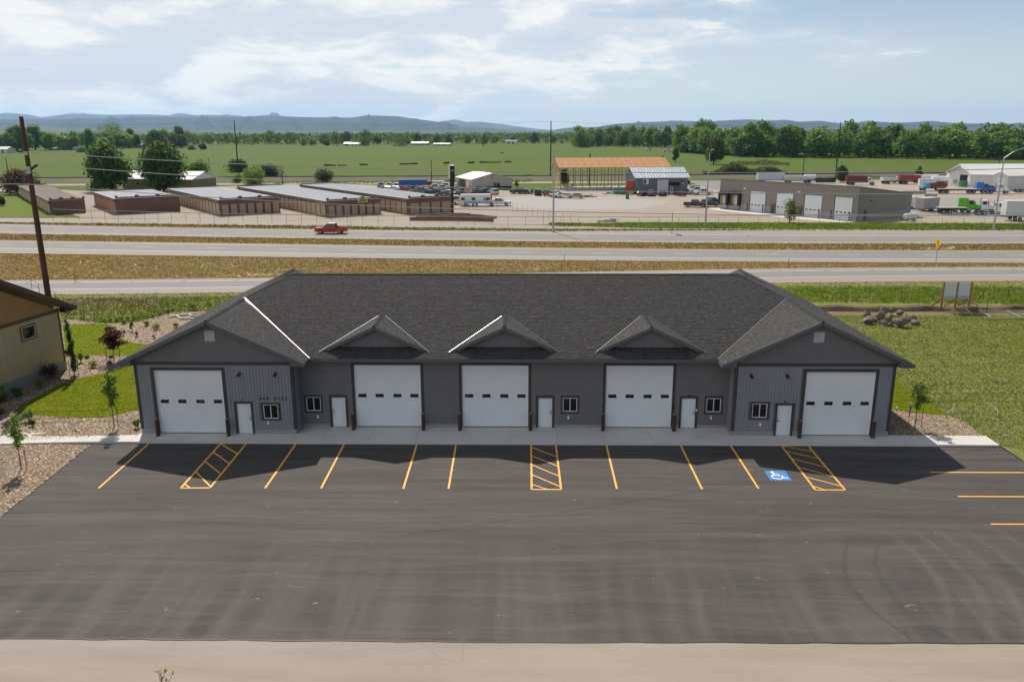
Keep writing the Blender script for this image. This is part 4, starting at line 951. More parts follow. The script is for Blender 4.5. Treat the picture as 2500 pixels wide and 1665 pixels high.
# the wooded valley floor behind, one mass
def woodmass():
    g = np.random.default_rng(5); n = 52000; ang = g.uniform(-.75, .75, n); dist = 1350+1300*g.random(n)**1.2
    cl = np.sin(ang*37+dist*.004)+np.sin(ang*91+dist*.013)*.7; keep = g.random(n) < (.75+.2*cl).clip(.35, 1); ang, dist, cl = ang[keep], dist[keep], cl[keep]; n = len(ang)
    x, y = CAM.x+np.sin(ang+YAW)*dist, CAM.y+np.cos(ang+YAW)*dist; hmax = 14+3*cl; z = hmax*g.random(n)**.8
    s = g.uniform(3, 6, n)[:, None]; t = g.normal(size=(n, 3)); t /= np.linalg.norm(t, axis=1)[:, None]; b = np.cross(t, g.normal(size=(n, 3))); b /= np.linalg.norm(b, axis=1)[:, None]
    P = np.stack([x, y, z], 1); V = np.stack([P-t*s*.5, P+b*s*.35, P+t*s*.5, P-b*s*.35], 1).reshape(-1, 3)
    c = np.array(DGREEN+GREEN)[g.integers(0, 8, n)]*g.uniform(.9, 1.6, (n, 1)); o = fastmesh('distant_wood', V, np.arange(4*n).reshape(n, 4), leafm, None, np.repeat(c, 4, 0)); o['kind'] = 'stuff'
woodmass()
boxtree('willow_far', 'round', (238, 318, 303, 352), 'huge pale green willow standing above the left tree line', LGREEN+OLIVE, 2600, 2.2, nl=18)
boxtree('clump_dark', 'round', (1420, 1468, 311, 356), 'dark rounded tree clump left of the middle wood on the skyline', DGREEN, 2200, 2.2, nl=16)
boxtree('front_pair_a', 'spread', (1388, 1455, 333, 360), 'broad low green trees in front of the dark skyline clump', GREEN, 1800, 1.9, nl=16)
for i, (b, cl_, lb) in enumerate([((1172, 1190, 322, 358), LGREEN, 'light green tree left of the skyline farmstead'), ((730, 752, 335, 356), LGREEN, 'pale green tree left of the tall valley pair'), ((752, 772, 334, 356), LGREEN, 'bright green round tree beyond the pasture'),
    ((785, 806, 340, 356), OLIVE, 'small olive tree right of the bright round ones'), ((802, 842, 318, 356), OLIVE, 'tall willowy tree pair in the middle valley'), ((872, 910, 333, 357), OLIVE, 'rounded olive tree in front of the white roofed farm'),
    ((945, 998, 330, 358), OLIVE, 'wide olive tree beyond the pasture beside the farm'), ((450, 506, 330, 352), OLIVE, 'grey green tree edging the left pasture'), ((168, 206, 338, 362), LGREEN, 'light green round tree before the left wood'),
    ((185, 215, 357, 372), SAGE, 'round silvery bush at the pasture edge'), ((453, 480, 353, 366), SAGE, 'silver green bush at the far end of the pasture'), ((480, 507, 351, 365), DGREEN, 'dark bush at the pasture corner')]):
    boxtree('valley_%d' % i, 'round' if b[3]-b[2] > 16 else 'shrub', b, lb, cl_, 1100, 1.5, nl=14)
# yard and field trees
boxtree('big_a', 'round', (220, 328, 345, 463), 'big dark leafy tree at the left behind the single brick storage block', GREEN+DGREEN, 9000, .75, ub=None, nl=30, shell=.55, th=.45) if False else None
def bt(key, kind, box, label, cols, n, size, **k): return boxtree(key, kind, box, label, cols, n, size, **k)
bt('big_a', 'round', (218, 330, 342, 466), 'big dark leafy tree behind the shortest brick storage block', GREEN+DGREEN, 11000, .95, nl=34, shell=.6, th=.42)
bt('big_b', 'round', (338, 462, 342, 468), 'big dark leafy tree right of its twin, before the white roofed house', GREEN+DGREEN, 12000, .95, nl=36, shell=.6, th=.42)
bt('light_c', 'round', (452, 520, 392, 450), 'rounded light green tree right of the two big dark trees', LGREEN+GREEN, 4500, .7, nl=22)
bt('small_d', 'shrub', (488, 526, 427, 453), 'small pale green bush below the rounded light green tree', LGREEN+SAGE, 1500, .5)
bt('bush_e', 'round', (594, 652, 411, 449), 'bright green round bush behind the third storage block', LGREEN, 3000, .6, cat='bush', name='bush')
bt('bush_e2', 'shrub', (567, 600, 424, 447), 'low bright green bush left of the bright round one', LGREEN, 1200, .5, cat='bush', name='bush')
bt('thicket_f', 'shrub', (548, 612, 392, 420), 'dark green thicket at the left behind the bright round bush', DGREEN, 2000, .9, cat='bush', name='bush')
bt('thicket_g', 'shrub', (610, 690, 402, 436), 'grey stemmed dark thicket beside the railway pole', DGREEN+GREY, 3000, .8, cat='bush', name='bush')
bt('purple_h', 'round', (6, 96, 414, 474), 'round purple leaved tree at the end of the long brown storage block', [(.10, .055, .055), (.07, .04, .042), (.14, .085, .08), (.05, .035, .035)], 5000, .6, nl=22)
bt('purple_i', 'shrub', (84, 104, 440, 458), 'small dark purple bush beside the round purple tree', PURPLE+DGREEN, 900, .5, cat='bush', name='bush')
bt('small_j', 'shrub', (212, 256, 441, 464), 'small bright green tree left below the big dark trees', LGREEN+GREEN, 2000, .5)
bt('olive_k', 'round', (768, 814, 411, 446), 'bushy olive tree by the railway beyond the storage roofs', OLIVE+GREY, 2600, .6)
bt('sapling_l', 'round', (1254, 1268, 436, 459), 'slim bright sapling right of the cream metal shop', LGREEN, 500, .35)
bt('dark_m', 'round', (1362, 1394, 408, 456), 'dark bushy tree seen through the timber frame', GREY+OLIVE, 2200, .5)
bt('cotton_n', 'round', (1712, 1772, 326, 401), 'lone drooping willow standing in the right hand pasture', OLIVE+DGREEN, 5500, 1.0, nl=24, th=.35)
bt('cotton_o', 'round', (1638, 1660, 356, 396), 'slim tree left of the lone pasture willow', OLIVE+GREEN, 1800, .8)
bt('pasture_p', 'shrub', (1608, 1624, 378, 396), 'low dark bush just beyond the timber roof end', DGREEN, 600, .7, cat='bush', name='bush')
bt('yard_q', 'round', (2034, 2072, 401, 446), 'dark bushy tree by the tall pole behind the long tan warehouse', DGREEN+OLIVE, 3000, .55)
bt('yard_r', 'cone', (2222, 2262, 402, 438), 'dark conical shrub by the railway left of the white warehouse', DGREEN+OLIVE, 2200, .5, cat='bush', name='bush')
bt('wh_tree', 'round', (1903, 1951, 480, 545), 'young olive green tree standing before the tan warehouse doors', [(.09, .11, .035), (.12, .14, .045), (.06, .085, .03), (.16, .15, .06)], 1900, .30, th=.3)
bt('shop_s', 'shrub', (1676, 1686, 440, 450), 'clipped dark shrub at the corner of the grey metal shop', DGREEN, 400, .35, cat='bush', name='bush')
bt('yellow_t', 'shrub', (1320, 1334, 462, 476), 'yellow green shrub between parked cars by the timber frame', LGREEN, 400, .3, cat='bush', name='bush')
bt('yellow_u', 'shrub', (1293, 1306, 459, 474), 'bright green shrub at the left of the black van', LGREEN, 400, .3, cat='bush', name='bush')
bt('slope_bush', 'shrub', (-8, 15, 474, 503), 'dark green bush cut by the left edge of the photo', DGREEN, 900, .4, cat='bush', name='bush')
# willow scrub and field bushes
def scrub(name, poly_px, n, h, size, cols, z=0):
    P = scatter([p[:2] for p in PX(poly_px)], n); m_ = len(P); g = rng; zz = g.random(m_)**.8*h*(.55+.45*np.sin(P[:, 0]*.25)*np.sin(P[:, 0]*.11+1))
    P = np.stack([P[:, 0], P[:, 1], zz+z], 1); t = g.normal(size=(m_, 3)); t /= np.linalg.norm(t, axis=1)[:, None]; b = np.cross(t, g.normal(size=(m_, 3))); b /= np.linalg.norm(b, axis=1)[:, None]
    s = size*g.uniform(.6, 1.4, m_)[:, None]; V = np.stack([P-t*s*.5, P+b*s*.3, P+t*s*.5, P-b*s*.3], 1).reshape(-1, 3); c = np.array(cols)[g.integers(0, len(cols), m_)]*g.uniform(1.0, 1.7, (m_, 1))
    o = fastmesh(name, V, np.arange(4*m_).reshape(m_, 4), leafm, None, np.repeat(c, 4, 0)); o['kind'] = 'stuff'
scrub('willow_scrub', [(1712, 431), (1730, 428), (1900, 426.5), (1925, 430)], 9000, 5.2, .8, GREY+DGREEN)
scrub('willow_scrub', [(1868, 427), (1930, 428), (1925, 430), (1868, 430)], 1200, 2.6, .6, GREY)
scrub('pasture_bushes', [(1780, 401), (1850, 399), (1930, 401), (1925, 404), (1790, 404)], 1500, 2.6, .9, OLIVE+GREY)
for u_, v_, w_ in ((888, 403, 10), (806, 404.5, 14), (835, 404, 10), (985, 401, 9), (1005, 400.5, 14), (1090, 399, 7), (1150, 398, 8), (1185, 397, 14), (1205, 396.5, 18), (1240, 396, 8), (1225, 374, 5), (1290, 431.5, 9)): scrub('pasture_bushes', [(u_-w_, v_), (u_+w_, v_-.4), (u_+w_, v_+.5), (u_-w_, v_+.9)], 60, .9, .6, OLIVE+GREY)
scrub('railside_weeds', [(600, 447), (1300, 441), (1300, 446), (600, 451)], 1800, .8, .5, OLIVE+GREY)
scrub('railside_weeds', [(1960, 434), (2330, 430), (2330, 435), (1960, 439)], 1500, .9, .5, OLIVE+GREY)
scrub('yard_edge_weeds', [(1340, 547.5), (1420, 546), (1420, 548.5), (1340, 549.5)], 120, .35, .22, OLIVE+LGREEN+SAGE)

# --- planting round the building
def young(key, kind, box, ub, vb, label, cols, n, size, group=None, nl=9, stakes=(), th=.4, name='young_tree'):
    u0, u1, vt, vc = box; g = G(ub, vb, -.03); uu = (u0+u1)/2; h = ZTOP(uu, vt, g); dist = (g-CAM).dot(AX[2]); wd = 1.3*(u1-u0)*dist/FPX; zc = ZTOP(uu, vc, g)
    gg = random.Random(len(key)); lb = []
    for i in range(nl):
        t_ = (i+.5)/nl; z = zc+(h-zc)*t_; e = wd/2*(math.sin(math.pi*(.12+.80*t_)) if kind == 'round' else (1-.30*t_)*.8 if kind == 'column' else (1-.75*t_))
        a = gg.uniform(0, 6.28); rr = e*.55*gg.random(); lb.append((math.cos(a)*rr, math.sin(a)*rr, z, max(e*.62, .06), (h-zc)/nl*.9))
    V, F, c = leaves(n, lb, size, cols, 9+len(key), .9, .7); t = thing(name, label, 'tree', (g.x, g.y, g.z), 0, group)
    fastmesh('crown', V-np.array([0, 0, g.z]), F, leafm, t, c)
    mb = MB().tube([(0, 0, -.1), (.01, 0, zc*.6), (0, .01, zc), (.02, 0, h*.93)], [.035, .03, .022, .006], 6)
    for l in lb: mb.tube([(0, 0, l[2]-.25), (l[0]*1.2, l[1]*1.2, l[2])], [.012, .004], 4)
    mb.build('trunk', twigm, t)
    for i, (su, sv, st, lab) in enumerate(stakes):
        q = G(su, sv, -.03); hs_ = ZTOP(su, st, q); s = thing('tree_stake', lab, 'stake', (q.x, q.y, -.03), 0); MB().tube([(0, 0, -.1), (0.02, 0, hs_)], .022, 6).build('post', stakem, s)
    return t
YG = [(.16, .22, .04), (.115, .175, .028), (.21, .26, .06), (.09, .14, .022)]
young('yt_a', 'round', (249, 295, 903, 992), 279, 1042, 'slim young tree between lawn and sidewalk left of the workshop', GREEN+YG, 900, .17, nl=10, stakes=[(289, 1044, 990, 'brown stake right of the slim tree beside the workshop wall')])
young('yt_b', 'column', (158, 184, 778, 905), 182, 916, 'tall columnar aspen beside the tan house corner', DGREEN+GREEN+SAGE[:1], 1500, .16, nl=14, stakes=[(171, 915, 880, 'reddish stake left of the columnar aspen'), (192, 918, 888, 'brown stake right of the columnar aspen')])
young('yt_c', 'round', (231, 299, 797, 853), 279, 883, 'small purple leaved crab apple on the gravel bed', PURPLE, 1900, .17, nl=12, stakes=[(261, 884, 851, 'thin stake left of the purple tree trunk'), (293, 877, 846, 'thin stake right of the purple tree trunk')])
young('yt_d', 'round', (23, 73, 1003, 1092), 52, 1144, 'sparse young tree on the gravel below the sidewalk at the left', YG+GREEN[:1], 800, .15, nl=10, stakes=[(65, 1143, 1095, 'crooked stake beside the sparse young tree')])
young('yt_e', 'round', (2219, 2270, 930, 1000), 2233, 1044, 'young tree on the gravel at the right end of the workshop', GREEN+YG, 900, .16, nl=10, stakes=[(2248, 1044, 998, 'thin stake right of the young tree by the right lawn')])
def shrub(u, v, wpx, hpx, cols, label, n=500, size=.10, kind='mound'):
    g = G(u, v, -.03); dist = (g-CAM).dot(AX[2]); wd = 1.18*wpx*dist/FPX; h = 1.15*hpx*dist/FPX; gg = random.Random(int(u*7+v)); lb = []
    for i in range(8):
        a = gg.uniform(0, 6.28); rr = wd*.26*math.sqrt(gg.random()); r = wd*gg.uniform(.20, .32); z = h*gg.uniform(.35, .72); lb.append((math.cos(a)*rr, math.sin(a)*rr, z, r, min(r, h*.35)))
    if kind == 'twiggy': lb = [(x*1.1, y*1.1, z, r*.7, h*.3) for x, y, z, r, _ in lb]
    V, F, c = leaves(n, lb, size, [(c_[0]*1.25, c_[1]*1.25, c_[2]*1.1) for c_ in cols], int(u+v), .8, .7); s = thing('shrub', label, 'shrub', (g.x, g.y, g.z)); fastmesh('foliage', V, F, leafm, s, c)
    mb = MB()
    for l in lb[:6]: mb.tube([(0, 0, -.05), (l[0]*.8, l[1]*.8, l[2])], [.014, .005], 4)
    mb.build('stems', twigm, s); return s
YE = [(.16, .17, .015), (.12, .14, .012), (.20, .19, .03), (.09, .11, .01)]
for a in [(303, 791, 17, 11, OLIVE+LGREEN, 'olive mound shrub at the lawn end of the gravel hill'), (323, 810, 13, 26, GREY+DGREEN, 'tall twiggy grey shrub on the gravel hill', 350, .1, 'twiggy'),
          (333, 822, 12, 15, GREY+OLIVE, 'small bare looking shrub below the tall twiggy one', 220, .09, 'twiggy'), (357, 796, 17, 14, YE, 'round golden green shrub at the top of the gravel hill'),
          (381, 806, 21, 16, YE, 'largest golden green shrub in the middle of the gravel hill'), (432, 800, 15, 12, YE, 'golden shrub half hidden by the roof edge'),
          (377, 827, 11, 12, GREY+OLIVE, 'pale wispy shrub beside the left roof edge', 150, .08, 'twiggy'), (227, 898, 25, 17, LGREEN+SAGE, 'low leafy green shrub in the middle of the gravel bed'), (212, 876, 12, 8, LGREEN, 'tiny green shrub at the edge of the upper lawn'),
          (198, 886, 20, 30, YE+GREEN, 'upright golden shrub behind the columnar aspen'), (271, 874, 12, 7, SAGE+OLIVE, 'dull shrub behind the boulder under the purple tree'), (164, 868, 11, 14, PURPLE+DGREEN, 'dark shrub at the tan house corner'),
          (121, 929, 42, 40, PURPLE, 'large dark purple barberry against the tan wall', 1400), (102, 948, 28, 22, OLIVE+YE, 'olive shrub between barberry and green shrub by the tan wall'), (46, 968, 34, 23, GREEN, 'rounded green shrub in the shade of the tan house', 800),
          (14, 981, 31, 20, DGREEN, 'dark green shrub near the left photo edge by the tan wall', 700), (5, 1012, 18, 18, OLIVE+GREY, 'olive shrub at the left photo edge above the boulder'), (71, 1028, 31, 26, GREEN+SAGE, 'full green shrub at the tip of the lower lawn', 800),
          (79, 1041, 15, 19, OLIVE+PURPLE[:1], 'small reddish shrub in front of the full green one'), (337, 1045, 20, 23, SAGE+GREEN, 'blue green shrub at the left wall of the workshop'), (185, 1054, 8, 5, LGREEN, 'tiny weed tuft in the gravel below the lawn', 80, .06)]: shrub(*a)
s_ = shrub(2, 985, 22, 46, LGREEN+YE, 'bright yellow green bush cut by the left photo edge', 900, .12)
for i, (u, v, w_) in enumerate([(255, 784, 16), (268, 784, 15), (283, 783, 17), (297, 782, 13), (312, 780, 15), (327, 779, 14), (340, 778, 13), (374, 774, 15), (390, 769, 14), (408, 762, 16), (425, 757, 15), (470, 757, 22)]):
    shrub(u, v, w_, 8 if i < 11 else 14, LGREEN if i < 11 else DGREEN, 'bright low hedge shrub on the row above the gravel hill' if i < 11 else 'dark shrub beside the window well near the roof edge', 300, .10)['group'] = 'hedge row above the gravel hill'
def boulder(name, label, u, v, wpx, hpx, m, group=None, z=0, seed=1, zoff=0.0, dy=0.0):
    g = G(u, v, z); dist = (g-CAM).dot(AX[2]); w_ = wpx*dist/FPX/2; h_ = hpx*dist/FPX*.95; bm = bmesh.new(); bmesh.ops.create_icosphere(bm, subdivisions=3, radius=1)
    gg = random.Random(seed); pl_ = [(Vector((gg.gauss(0, 1), gg.gauss(0, 1), gg.gauss(0, .8))).normalized(), gg.uniform(.50, .82)) for _ in range(15)]
    for q in bm.verts:
        for n_, d_ in pl_:
            e = q.co.dot(n_)-d_
            if e > 0: q.co -= n_*e
        q.co += q.co.normalized()*gg.uniform(-.012, .012)
        q.co.x *= w_*1.15; q.co.y *= w_*1.0; q.co.z = q.co.z*h_*.62+h_*.45
    me_ = bpy.data.meshes.new(name); bm.to_mesh(me_); bm.free(); me_.materials.append(m)
    o = link(name, me_); o.location = (g.x, g.y+dy, g.z+zoff); o.rotation_euler = (gg.uniform(-.1, .1), gg.uniform(-.1, .1), 0); return tag(o, label, 'boulder', group)
rockm = mat('basalt_rock', (.10, .078, .066), .95, .35, 2.2, bump=1.0, c2=(.27, .215, .175)); rockg = mat('grey_granite', (.13, .13, .14), .9, .3, 2, bump=.7)
boulder('boulder', 'rounded grey boulder in the gravel at the left edge', 13, 1040, 22, 15, rockg, seed=4)
boulder('boulder', 'grey boulder under the purple leaved tree', 268, 888, 15, 10, rockg, seed=5)
RP = [(2118, 775, 18, 22, 'upright dark boulder at the back left of the rock pile'), (2117, 787, 26, 20, 'angular tan boulder at the left end of the rock pile'), (2135, 783, 18, 13, 'flat dark boulder beside the tan one in the rock pile'),
      (2147, 780, 26, 24, 'broad dark boulder at the back of the rock pile'), (2157, 770, 24, 15, 'long slanting boulder resting on the back of the pile'), (2174, 770, 20, 18, 'boulder on the very top of the rock pile'),
      (2176, 784, 26, 24, 'large pale boulder in the centre of the rock pile'), (2150, 788, 18, 11, 'small tan boulder at the front left of the pile'), (2163, 793, 14, 12, 'small grey boulder at the front of the pile'), (2174, 794, 15, 12, 'small cracked boulder beside the grey one at the front'),
      (2195, 774, 18, 14, 'rounded boulder perched right of the top one'), (2197, 796, 32, 28, 'biggest dark boulder at the front of the rock pile'), (2211, 779, 14, 14, 'narrow grey boulder behind the biggest one'), (2227, 783, 32, 18, 'wide dark boulder at the right back of the pile'), (2233, 790, 24, 13, 'low grey boulder at the right end of the pile')]
for i, (u, v, w_, h_, lb) in enumerate(RP): boulder('boulder', lb, u, v+3, w_*1.08, h_*1.08, rockm, 'rock pile in the grass', -.1, 20+i, dy=.0, zoff=(.35 if i in (5, 4, 10) else 0))
# wind-blown shoots of a tree below the drone, only its tip in the frame
g0 = Vector((CAM.x+(-14.6), CAM.y+30.5, 0))
def shoot_tree():
    d = rayd(392, 1640); hgt = 5.2; s = (hgt-CAM.z)/d.z; top = CAM+d*s; t = thing('street_tree', 'yellow green tree tip poking up at the bottom edge', 'tree', (top.x, top.y, -.13)); V = []; F = []; C_ = []; mb = MB().tube([(0, 0, 0), (0, 0, 2), (.02, 0, 4.4), (0, 0, hgt+.1)], [.07, .05, .025, .008], 6); gg = random.Random(3)
    for i in range(26):
        z = hgt-.02-i*.13; a = i*2.4; ln = .14+.055*i; tip = Vector((math.cos(a)*ln, math.sin(a)*ln, z+.10+ln*.55)); mb.tube([(0, 0, z-.1), tip], [.010, .004], 4)
        for j in range(7+i//3):
            f = gg.uniform(.25, 1.05); p = Vector((0, 0, z-.1)).lerp(tip, f); dr = Vector((gg.gauss(0, .5), gg.gauss(0, .5), .75)).normalized(); sd = dr.cross(Vector((gg.gauss(0, 1), gg.gauss(0, 1), .1))).normalized(); l_ = gg.uniform(.09, .15)
            b = len(V); V += [p, p+dr*l_*.5+sd*l_*.16, p+dr*l_, p+dr*l_*.5-sd*l_*.16]; F.append((b, b+1, b+2, b+3)); k = gg.uniform(.7, 1.25); C_ += [(.22*k, .25*k, .02*k)]*4
    for j in range(10):
        p = Vector((0, 0, hgt+.0+j*.02)); dr = Vector((gg.gauss(0, .6), gg.gauss(0, .6), .7)).normalized(); sd = dr.cross(Vector((1, .3, .1))).normalized(); b = len(V); V += [p, p+dr*.05+sd*.016, p+dr*.1, p+dr*.05-sd*.016]; F.append((b, b+1, b+2, b+3)); C_ += [(.24, .26, .02)]*4
    fastmesh('crown', [tuple(v) for v in V], F, leafm, t, np.array(C_)); mb.build('trunk', twigm, t)
shoot_tree()

# ------------------------------------------------------------------ tan neighbour house
A = G(162, 901); dS = Vector((-.158, -.987, 0)).normalized(); nO = Vector((-dS.y, dS.x, 0))    # along wall, outward
if nO.x < 0: nO = -nO
house = thing('neighbour_house', 'tan house gable with brown shingle siding cut by the left edge', 'house', (A.x, A.y, 0), math.atan2(dS.y, dS.x))
# local frame: +x along the wall towards the camera, +y to the right of it; outward is:
oy = 1 if (Matrix.Rotation(house.rotation_euler.z, 3, 'Z') @ Vector((0, 1, 0))).dot(nO) > 0 else -1
m_tan = mat('olive_tan_siding', (.48, .385, .215), .8, .08, 1.0, stretch=(3, 3, .3)); m_brs = mat('brown_shingle_siding', (.38, .20, .08), .85, .14, 1.5, c2=(.44, .24, .10)); m_brt = mat('brown_trim', (.115, .075, .052), .75, .1, 2); m_rb = mat('weathered_brown_roof', (.09, .07, .055), .9, .2, 2)
LW = 18.0; EH = 4.95; slp = .48
mb = MB(); x = .12
while x < LW: mb.prism([(x+.006, 0, .75), (min(x+.19, LW), 0, .75), (min(x+.19, LW), 0, EH-.12), (x+.006, 0, EH-.12)], (0, oy*.018, 0)); x += .20
o = mb.build('board_siding', m_tan, house); o['kind'] = 'stuff'
MB().box(0, LW, min(0, -oy*.3), max(0, -oy*.3), 0, EH).build('wall', m_tan, house)
MB().box(-.03, LW, min(oy*.0, oy*.06), max(0, oy*.06), -.1, .74).build('foundation', m_found, house)
MB().box(-.05, .12, min(-oy*.1, oy*.045), max(-oy*.1, oy*.045), .74, EH-.12).build('corner_board', m_brt, house)
MB().box(-.05, LW, min(-oy*.05, oy*.06), max(-oy*.05, oy*.06), EH-.12, EH+.16).build('belt_board', m_brt, house)
mb = MB(); z = EH+.16; base_ = 4.35; mb.face([(-.05, -oy*.01, EH), (LW, -oy*.01, EH), (LW/2, -oy*.01, base_+slp*(LW/2+1.3))])
while z < base_+slp*(LW/2+1.3)-.2:
    x0 = max(0.0, (z+.13-base_)/slp-1.3); x1 = LW-x0; x = x0
    while x < x1:
        w_ = rnd.uniform(.18, .34); xe = min(x+w_, x1); k = rnd.uniform(.012, .022)
        mb.face([(x+.004, oy*(.012+k), z), (xe-.004, oy*(.012+k), z), (xe-.004, oy*.010, z+.135), (x+.004, oy*.010, z+.135)]); mb.face([(x+.004, oy*.008, z), (xe-.004, oy*.008, z), (xe-.004, oy*(.012+k), z), (x+.004, oy*(.012+k), z)]); x = xe
    z += .13
o = mb.build('shingle_siding', m_brs, house); o['kind'] = 'stuff'
tipx, tipz = -1.45, 4.98; apx, apz = LW/2, 4.98+slp*(LW/2+1.45)
for nm, p, q in (('rake_board', (tipx, tipz), (apx, apz)), ('rake_board', (LW+1.45, tipz), (apx, apz))):
    MB().obox((p[0], oy*.62, p[1]-.12), (q[0], oy*.62, q[1]-.12), .05, .26).build(nm, m_brt, house); MB().obox((p[0], oy*.30, p[1]-.20), (q[0], oy*.30, q[1]-.20), .62, .03).build('soffit', m_brt, house)
for s0, s1 in (((tipx-.03, tipz), (apx, apz)), ((LW+1.48, tipz), (apx, apz))):
    MB().prism([(s0[0], oy*.66, s0[1]+.04), (s1[0], oy*.66, s1[1]+.04), (s1[0], -oy*14, s1[1]+.04), (s0[0], -oy*14, s0[1]+.04)], (0, 0, -.10)).build('roof', m_rb, house)
MB().prism([(tipx, oy*.6, tipz-.20), (-.05, oy*.6, tipz-.20), (-.05, oy*.6, tipz+.28), (tipx, oy*.6, tipz-.06)], (0, -oy*.5, 0)).build('eave_return', m_dark, house)
f = MB().box(2.72-.1, 4.13+.1, min(0, oy*.05), max(0, oy*.05), 3.36, 4.55).build('window', m_brt, house)
MB().box(2.74, 4.11, oy*.051 if oy > 0 else oy*.07, oy*.07 if oy > 0 else oy*.051, 3.46, 4.45).build('frame', mat('beige_vinyl', (.50, .48, .42), .5), f); MB().box(2.82, 4.03, oy*.071 if oy > 0 else oy*.08, oy*.08 if oy > 0 else oy*.071, 3.54, 4.38).build('pane', m_gl, f)
# concrete window well on the gravel hill
wl = thing('window_well', 'pale concrete window well rim on the gravel hill', 'window well', (0, 0, 0)); m_wc = conc_mat('pale_concrete', (.60, .55, .47), .2)
wp = [[(250+.1062*x, 740+.1062*y) for x, y in l] for l in ([(1515, 320), (1700, 285), (1985, 252), (2185, 228)], [(1700, 288), (1800, 345), (2080, 345)], [(1985, 255), (2050, 288), (2200, 285)])]
for l in wp:
    q = [G(u, v, .12) for u, v in l]
    for a, b in zip(q, q[1:]): MB().obox((a.x, a.y, .03), (b.x, b.y, .03), .16, .26).build('rim', m_wc, wl)
MB().face([tuple(G(250+.1062*x, 740+.1062*y, -.02).xy)+(-.015,) for x, y in ((1730, 305), (1800, 345), (2030, 345), (2010, 265), (1960, 262))]).build('well_floor', m_dark, wl)
# ------------------------------------------------------------------ buildings across the highway
def frame(name, label, cat, FLp, FRp, BLp=None, depth=None):
    FL, FR = G(*FLp), G(*FRp); d = FR-FL; rz = math.atan2(d.y, d.x); W_ = d.length; n = Vector((-d.y, d.x, 0)).normalized()
    if BLp: depth = (G(*BLp)-FL).dot(n)
    return thing(name, label, cat, (FL.x, FL.y, 0), rz), W_, depth, FL
def brickmat(name, c, c2, mortar, sc_=1.0):
    m = bpy.data.materials.new(name); m.use_nodes = True; t = NT(m.node_tree); co = t.n('ShaderNodeTexCoord').outputs['Object']
    s = t.n('ShaderNodeSeparateXYZ'); t.set(s, 0, co); cb = t.n('ShaderNodeCombineXYZ'); t.set(cb, 0, t.math('ADD', s.outputs[0], s.outputs[1])); t.set(cb, 1, s.outputs[2])
    b = t.n('ShaderNodeTexBrick', ins={'Vector': cb.outputs[0], 'Color1': C4(c), 'Color2': C4(c2), 'Mortar': C4(mortar), 'Scale': sc_, 'Mortar Size': .012, 'Brick Width': .4, 'Row Height': .2})
    nz = t.mapr(t.noise(co, .5, 4, .6), .3, .7, .85, 1.12); col = t.mix(1.0, b.outputs[0], nz, 'MULTIPLY')
    p = t.n('ShaderNodeBsdfPrincipled', ins={'Base Color': col, 'Roughness': .9}); t.nt.links.new(p.outputs[0], t.n('ShaderNodeOutputMaterial').inputs[0]); return m
m_brick = brickmat('red_brown_block', (.20, .105, .080), (.165, .085, .066), (.17, .12, .10)); m_cap = mat('brown_metal_fascia', (.135, .095, .075), .6, .08, 1)
m_roll = mat('tan_roll_door', (.44, .33, .215), .6, .08, 1.5); m_roll2 = mat('orange_roll_door', (.42, .20, .12), .6, .1, 1.5)
m_mroof = mat('pale_metal_roof', (.23, .245, .275), .75, .06, .6); m_broof = mat('brown_shingle_roof', (.15, .11, .095), .9, .15, 1)
def bar_rows(mb, x0, x1, y, z0, z1, n, pr, ax='x'):
    for i in range(n):
        za = z0+(z1-z0)*i/n; zb = za+(z1-z0)/n-.02
        if ax == 'x': mb.box(x0, x1, y-pr, y, za, zb)
        else: mb.box(y-pr, y, x0, x1, za, zb)
SDIR = Vector((.803, .596, 0))
def storage(label, FL, W_, D_, top, nf, ns, dm_front=m_roll, dm_side=m_roll, roofm=m_mroof, fdoorw=.72, hh=None):
    P = G(*FL); t = thing('storage_building', label, 'storage building', (P.x, P.y, 0), math.atan2(SDIR.y, SDIR.x), 'brick self storage blocks'); h = ZTOP(FL[0], top, P)-.25
    MB().box(0, W_, 0, D_, -.1, h-.30).build('wall', m_brick, t)
    MB().box(-.35, W_+.05, .26, D_-.26, h-.22, h-.12).build('roof', roofm, t)
    for k in range(1, int(W_/1.2)): MB().box(k*1.2-.03, k*1.2+.03, .27, D_-.27, h-.119, h-.08).build('roof_rib', roofm, t)
    MB().box(-.42, -.352, .05, D_-.05, h-.75, h-.08).build('fascia', m_cap, t)
    MB().box(-.05, W_+.05, -.05, .25, h-.05, h+.28).build('parapet', m_brick, t); MB().box(-.05, W_+.05, D_-.25, D_+.05, h-.2, h+.15).build('parapet', m_brick, t)
    for fx in (0, .33, .66, 1): xx = fx*W_; MB().box(max(-.08, xx-.45), min(W_+.08, xx+.45), -.08, .28, h+.281, h+.62).build('merlon', m_brick, t)
    if nf:
        s = W_/nf
        for i in range(nf):
            mb = MB(); w_ = s*fdoorw; x0 = i*s+(s-w_)/2; bar_rows(mb, x0, x0+w_, -.03, .05, h*.68, 9, .03); mb.build('roll_door', dm_front, t)
            MB().box(i*s-.09, i*s+.09, -.13, -.005, 0, h*.70).build('pier', m_brick, t)
    if ns:
        s = (D_-1.2)/ns
        for i in range(ns):
            mb = MB(); y0 = 1.1+i*s+.22; bar_rows(mb, y0, y0+s-.44, -.03, .05, h*.74, 7, .03, 'y'); mb.build('roll_door', dm_side, t)
            MB().box(-.10, -.005, 1.1+i*s-.12, 1.1+i*s+.12, 0, h*.78).build('pier', m_brick, t)
        for i in range(0, ns, max(3, ns//4)): MB().box(-.50, -.43, 2+i*s, 2.2+i*s, h-.62, h-.38).build('wall_light', m_vinyl, t)
    return t, W_, D_, h
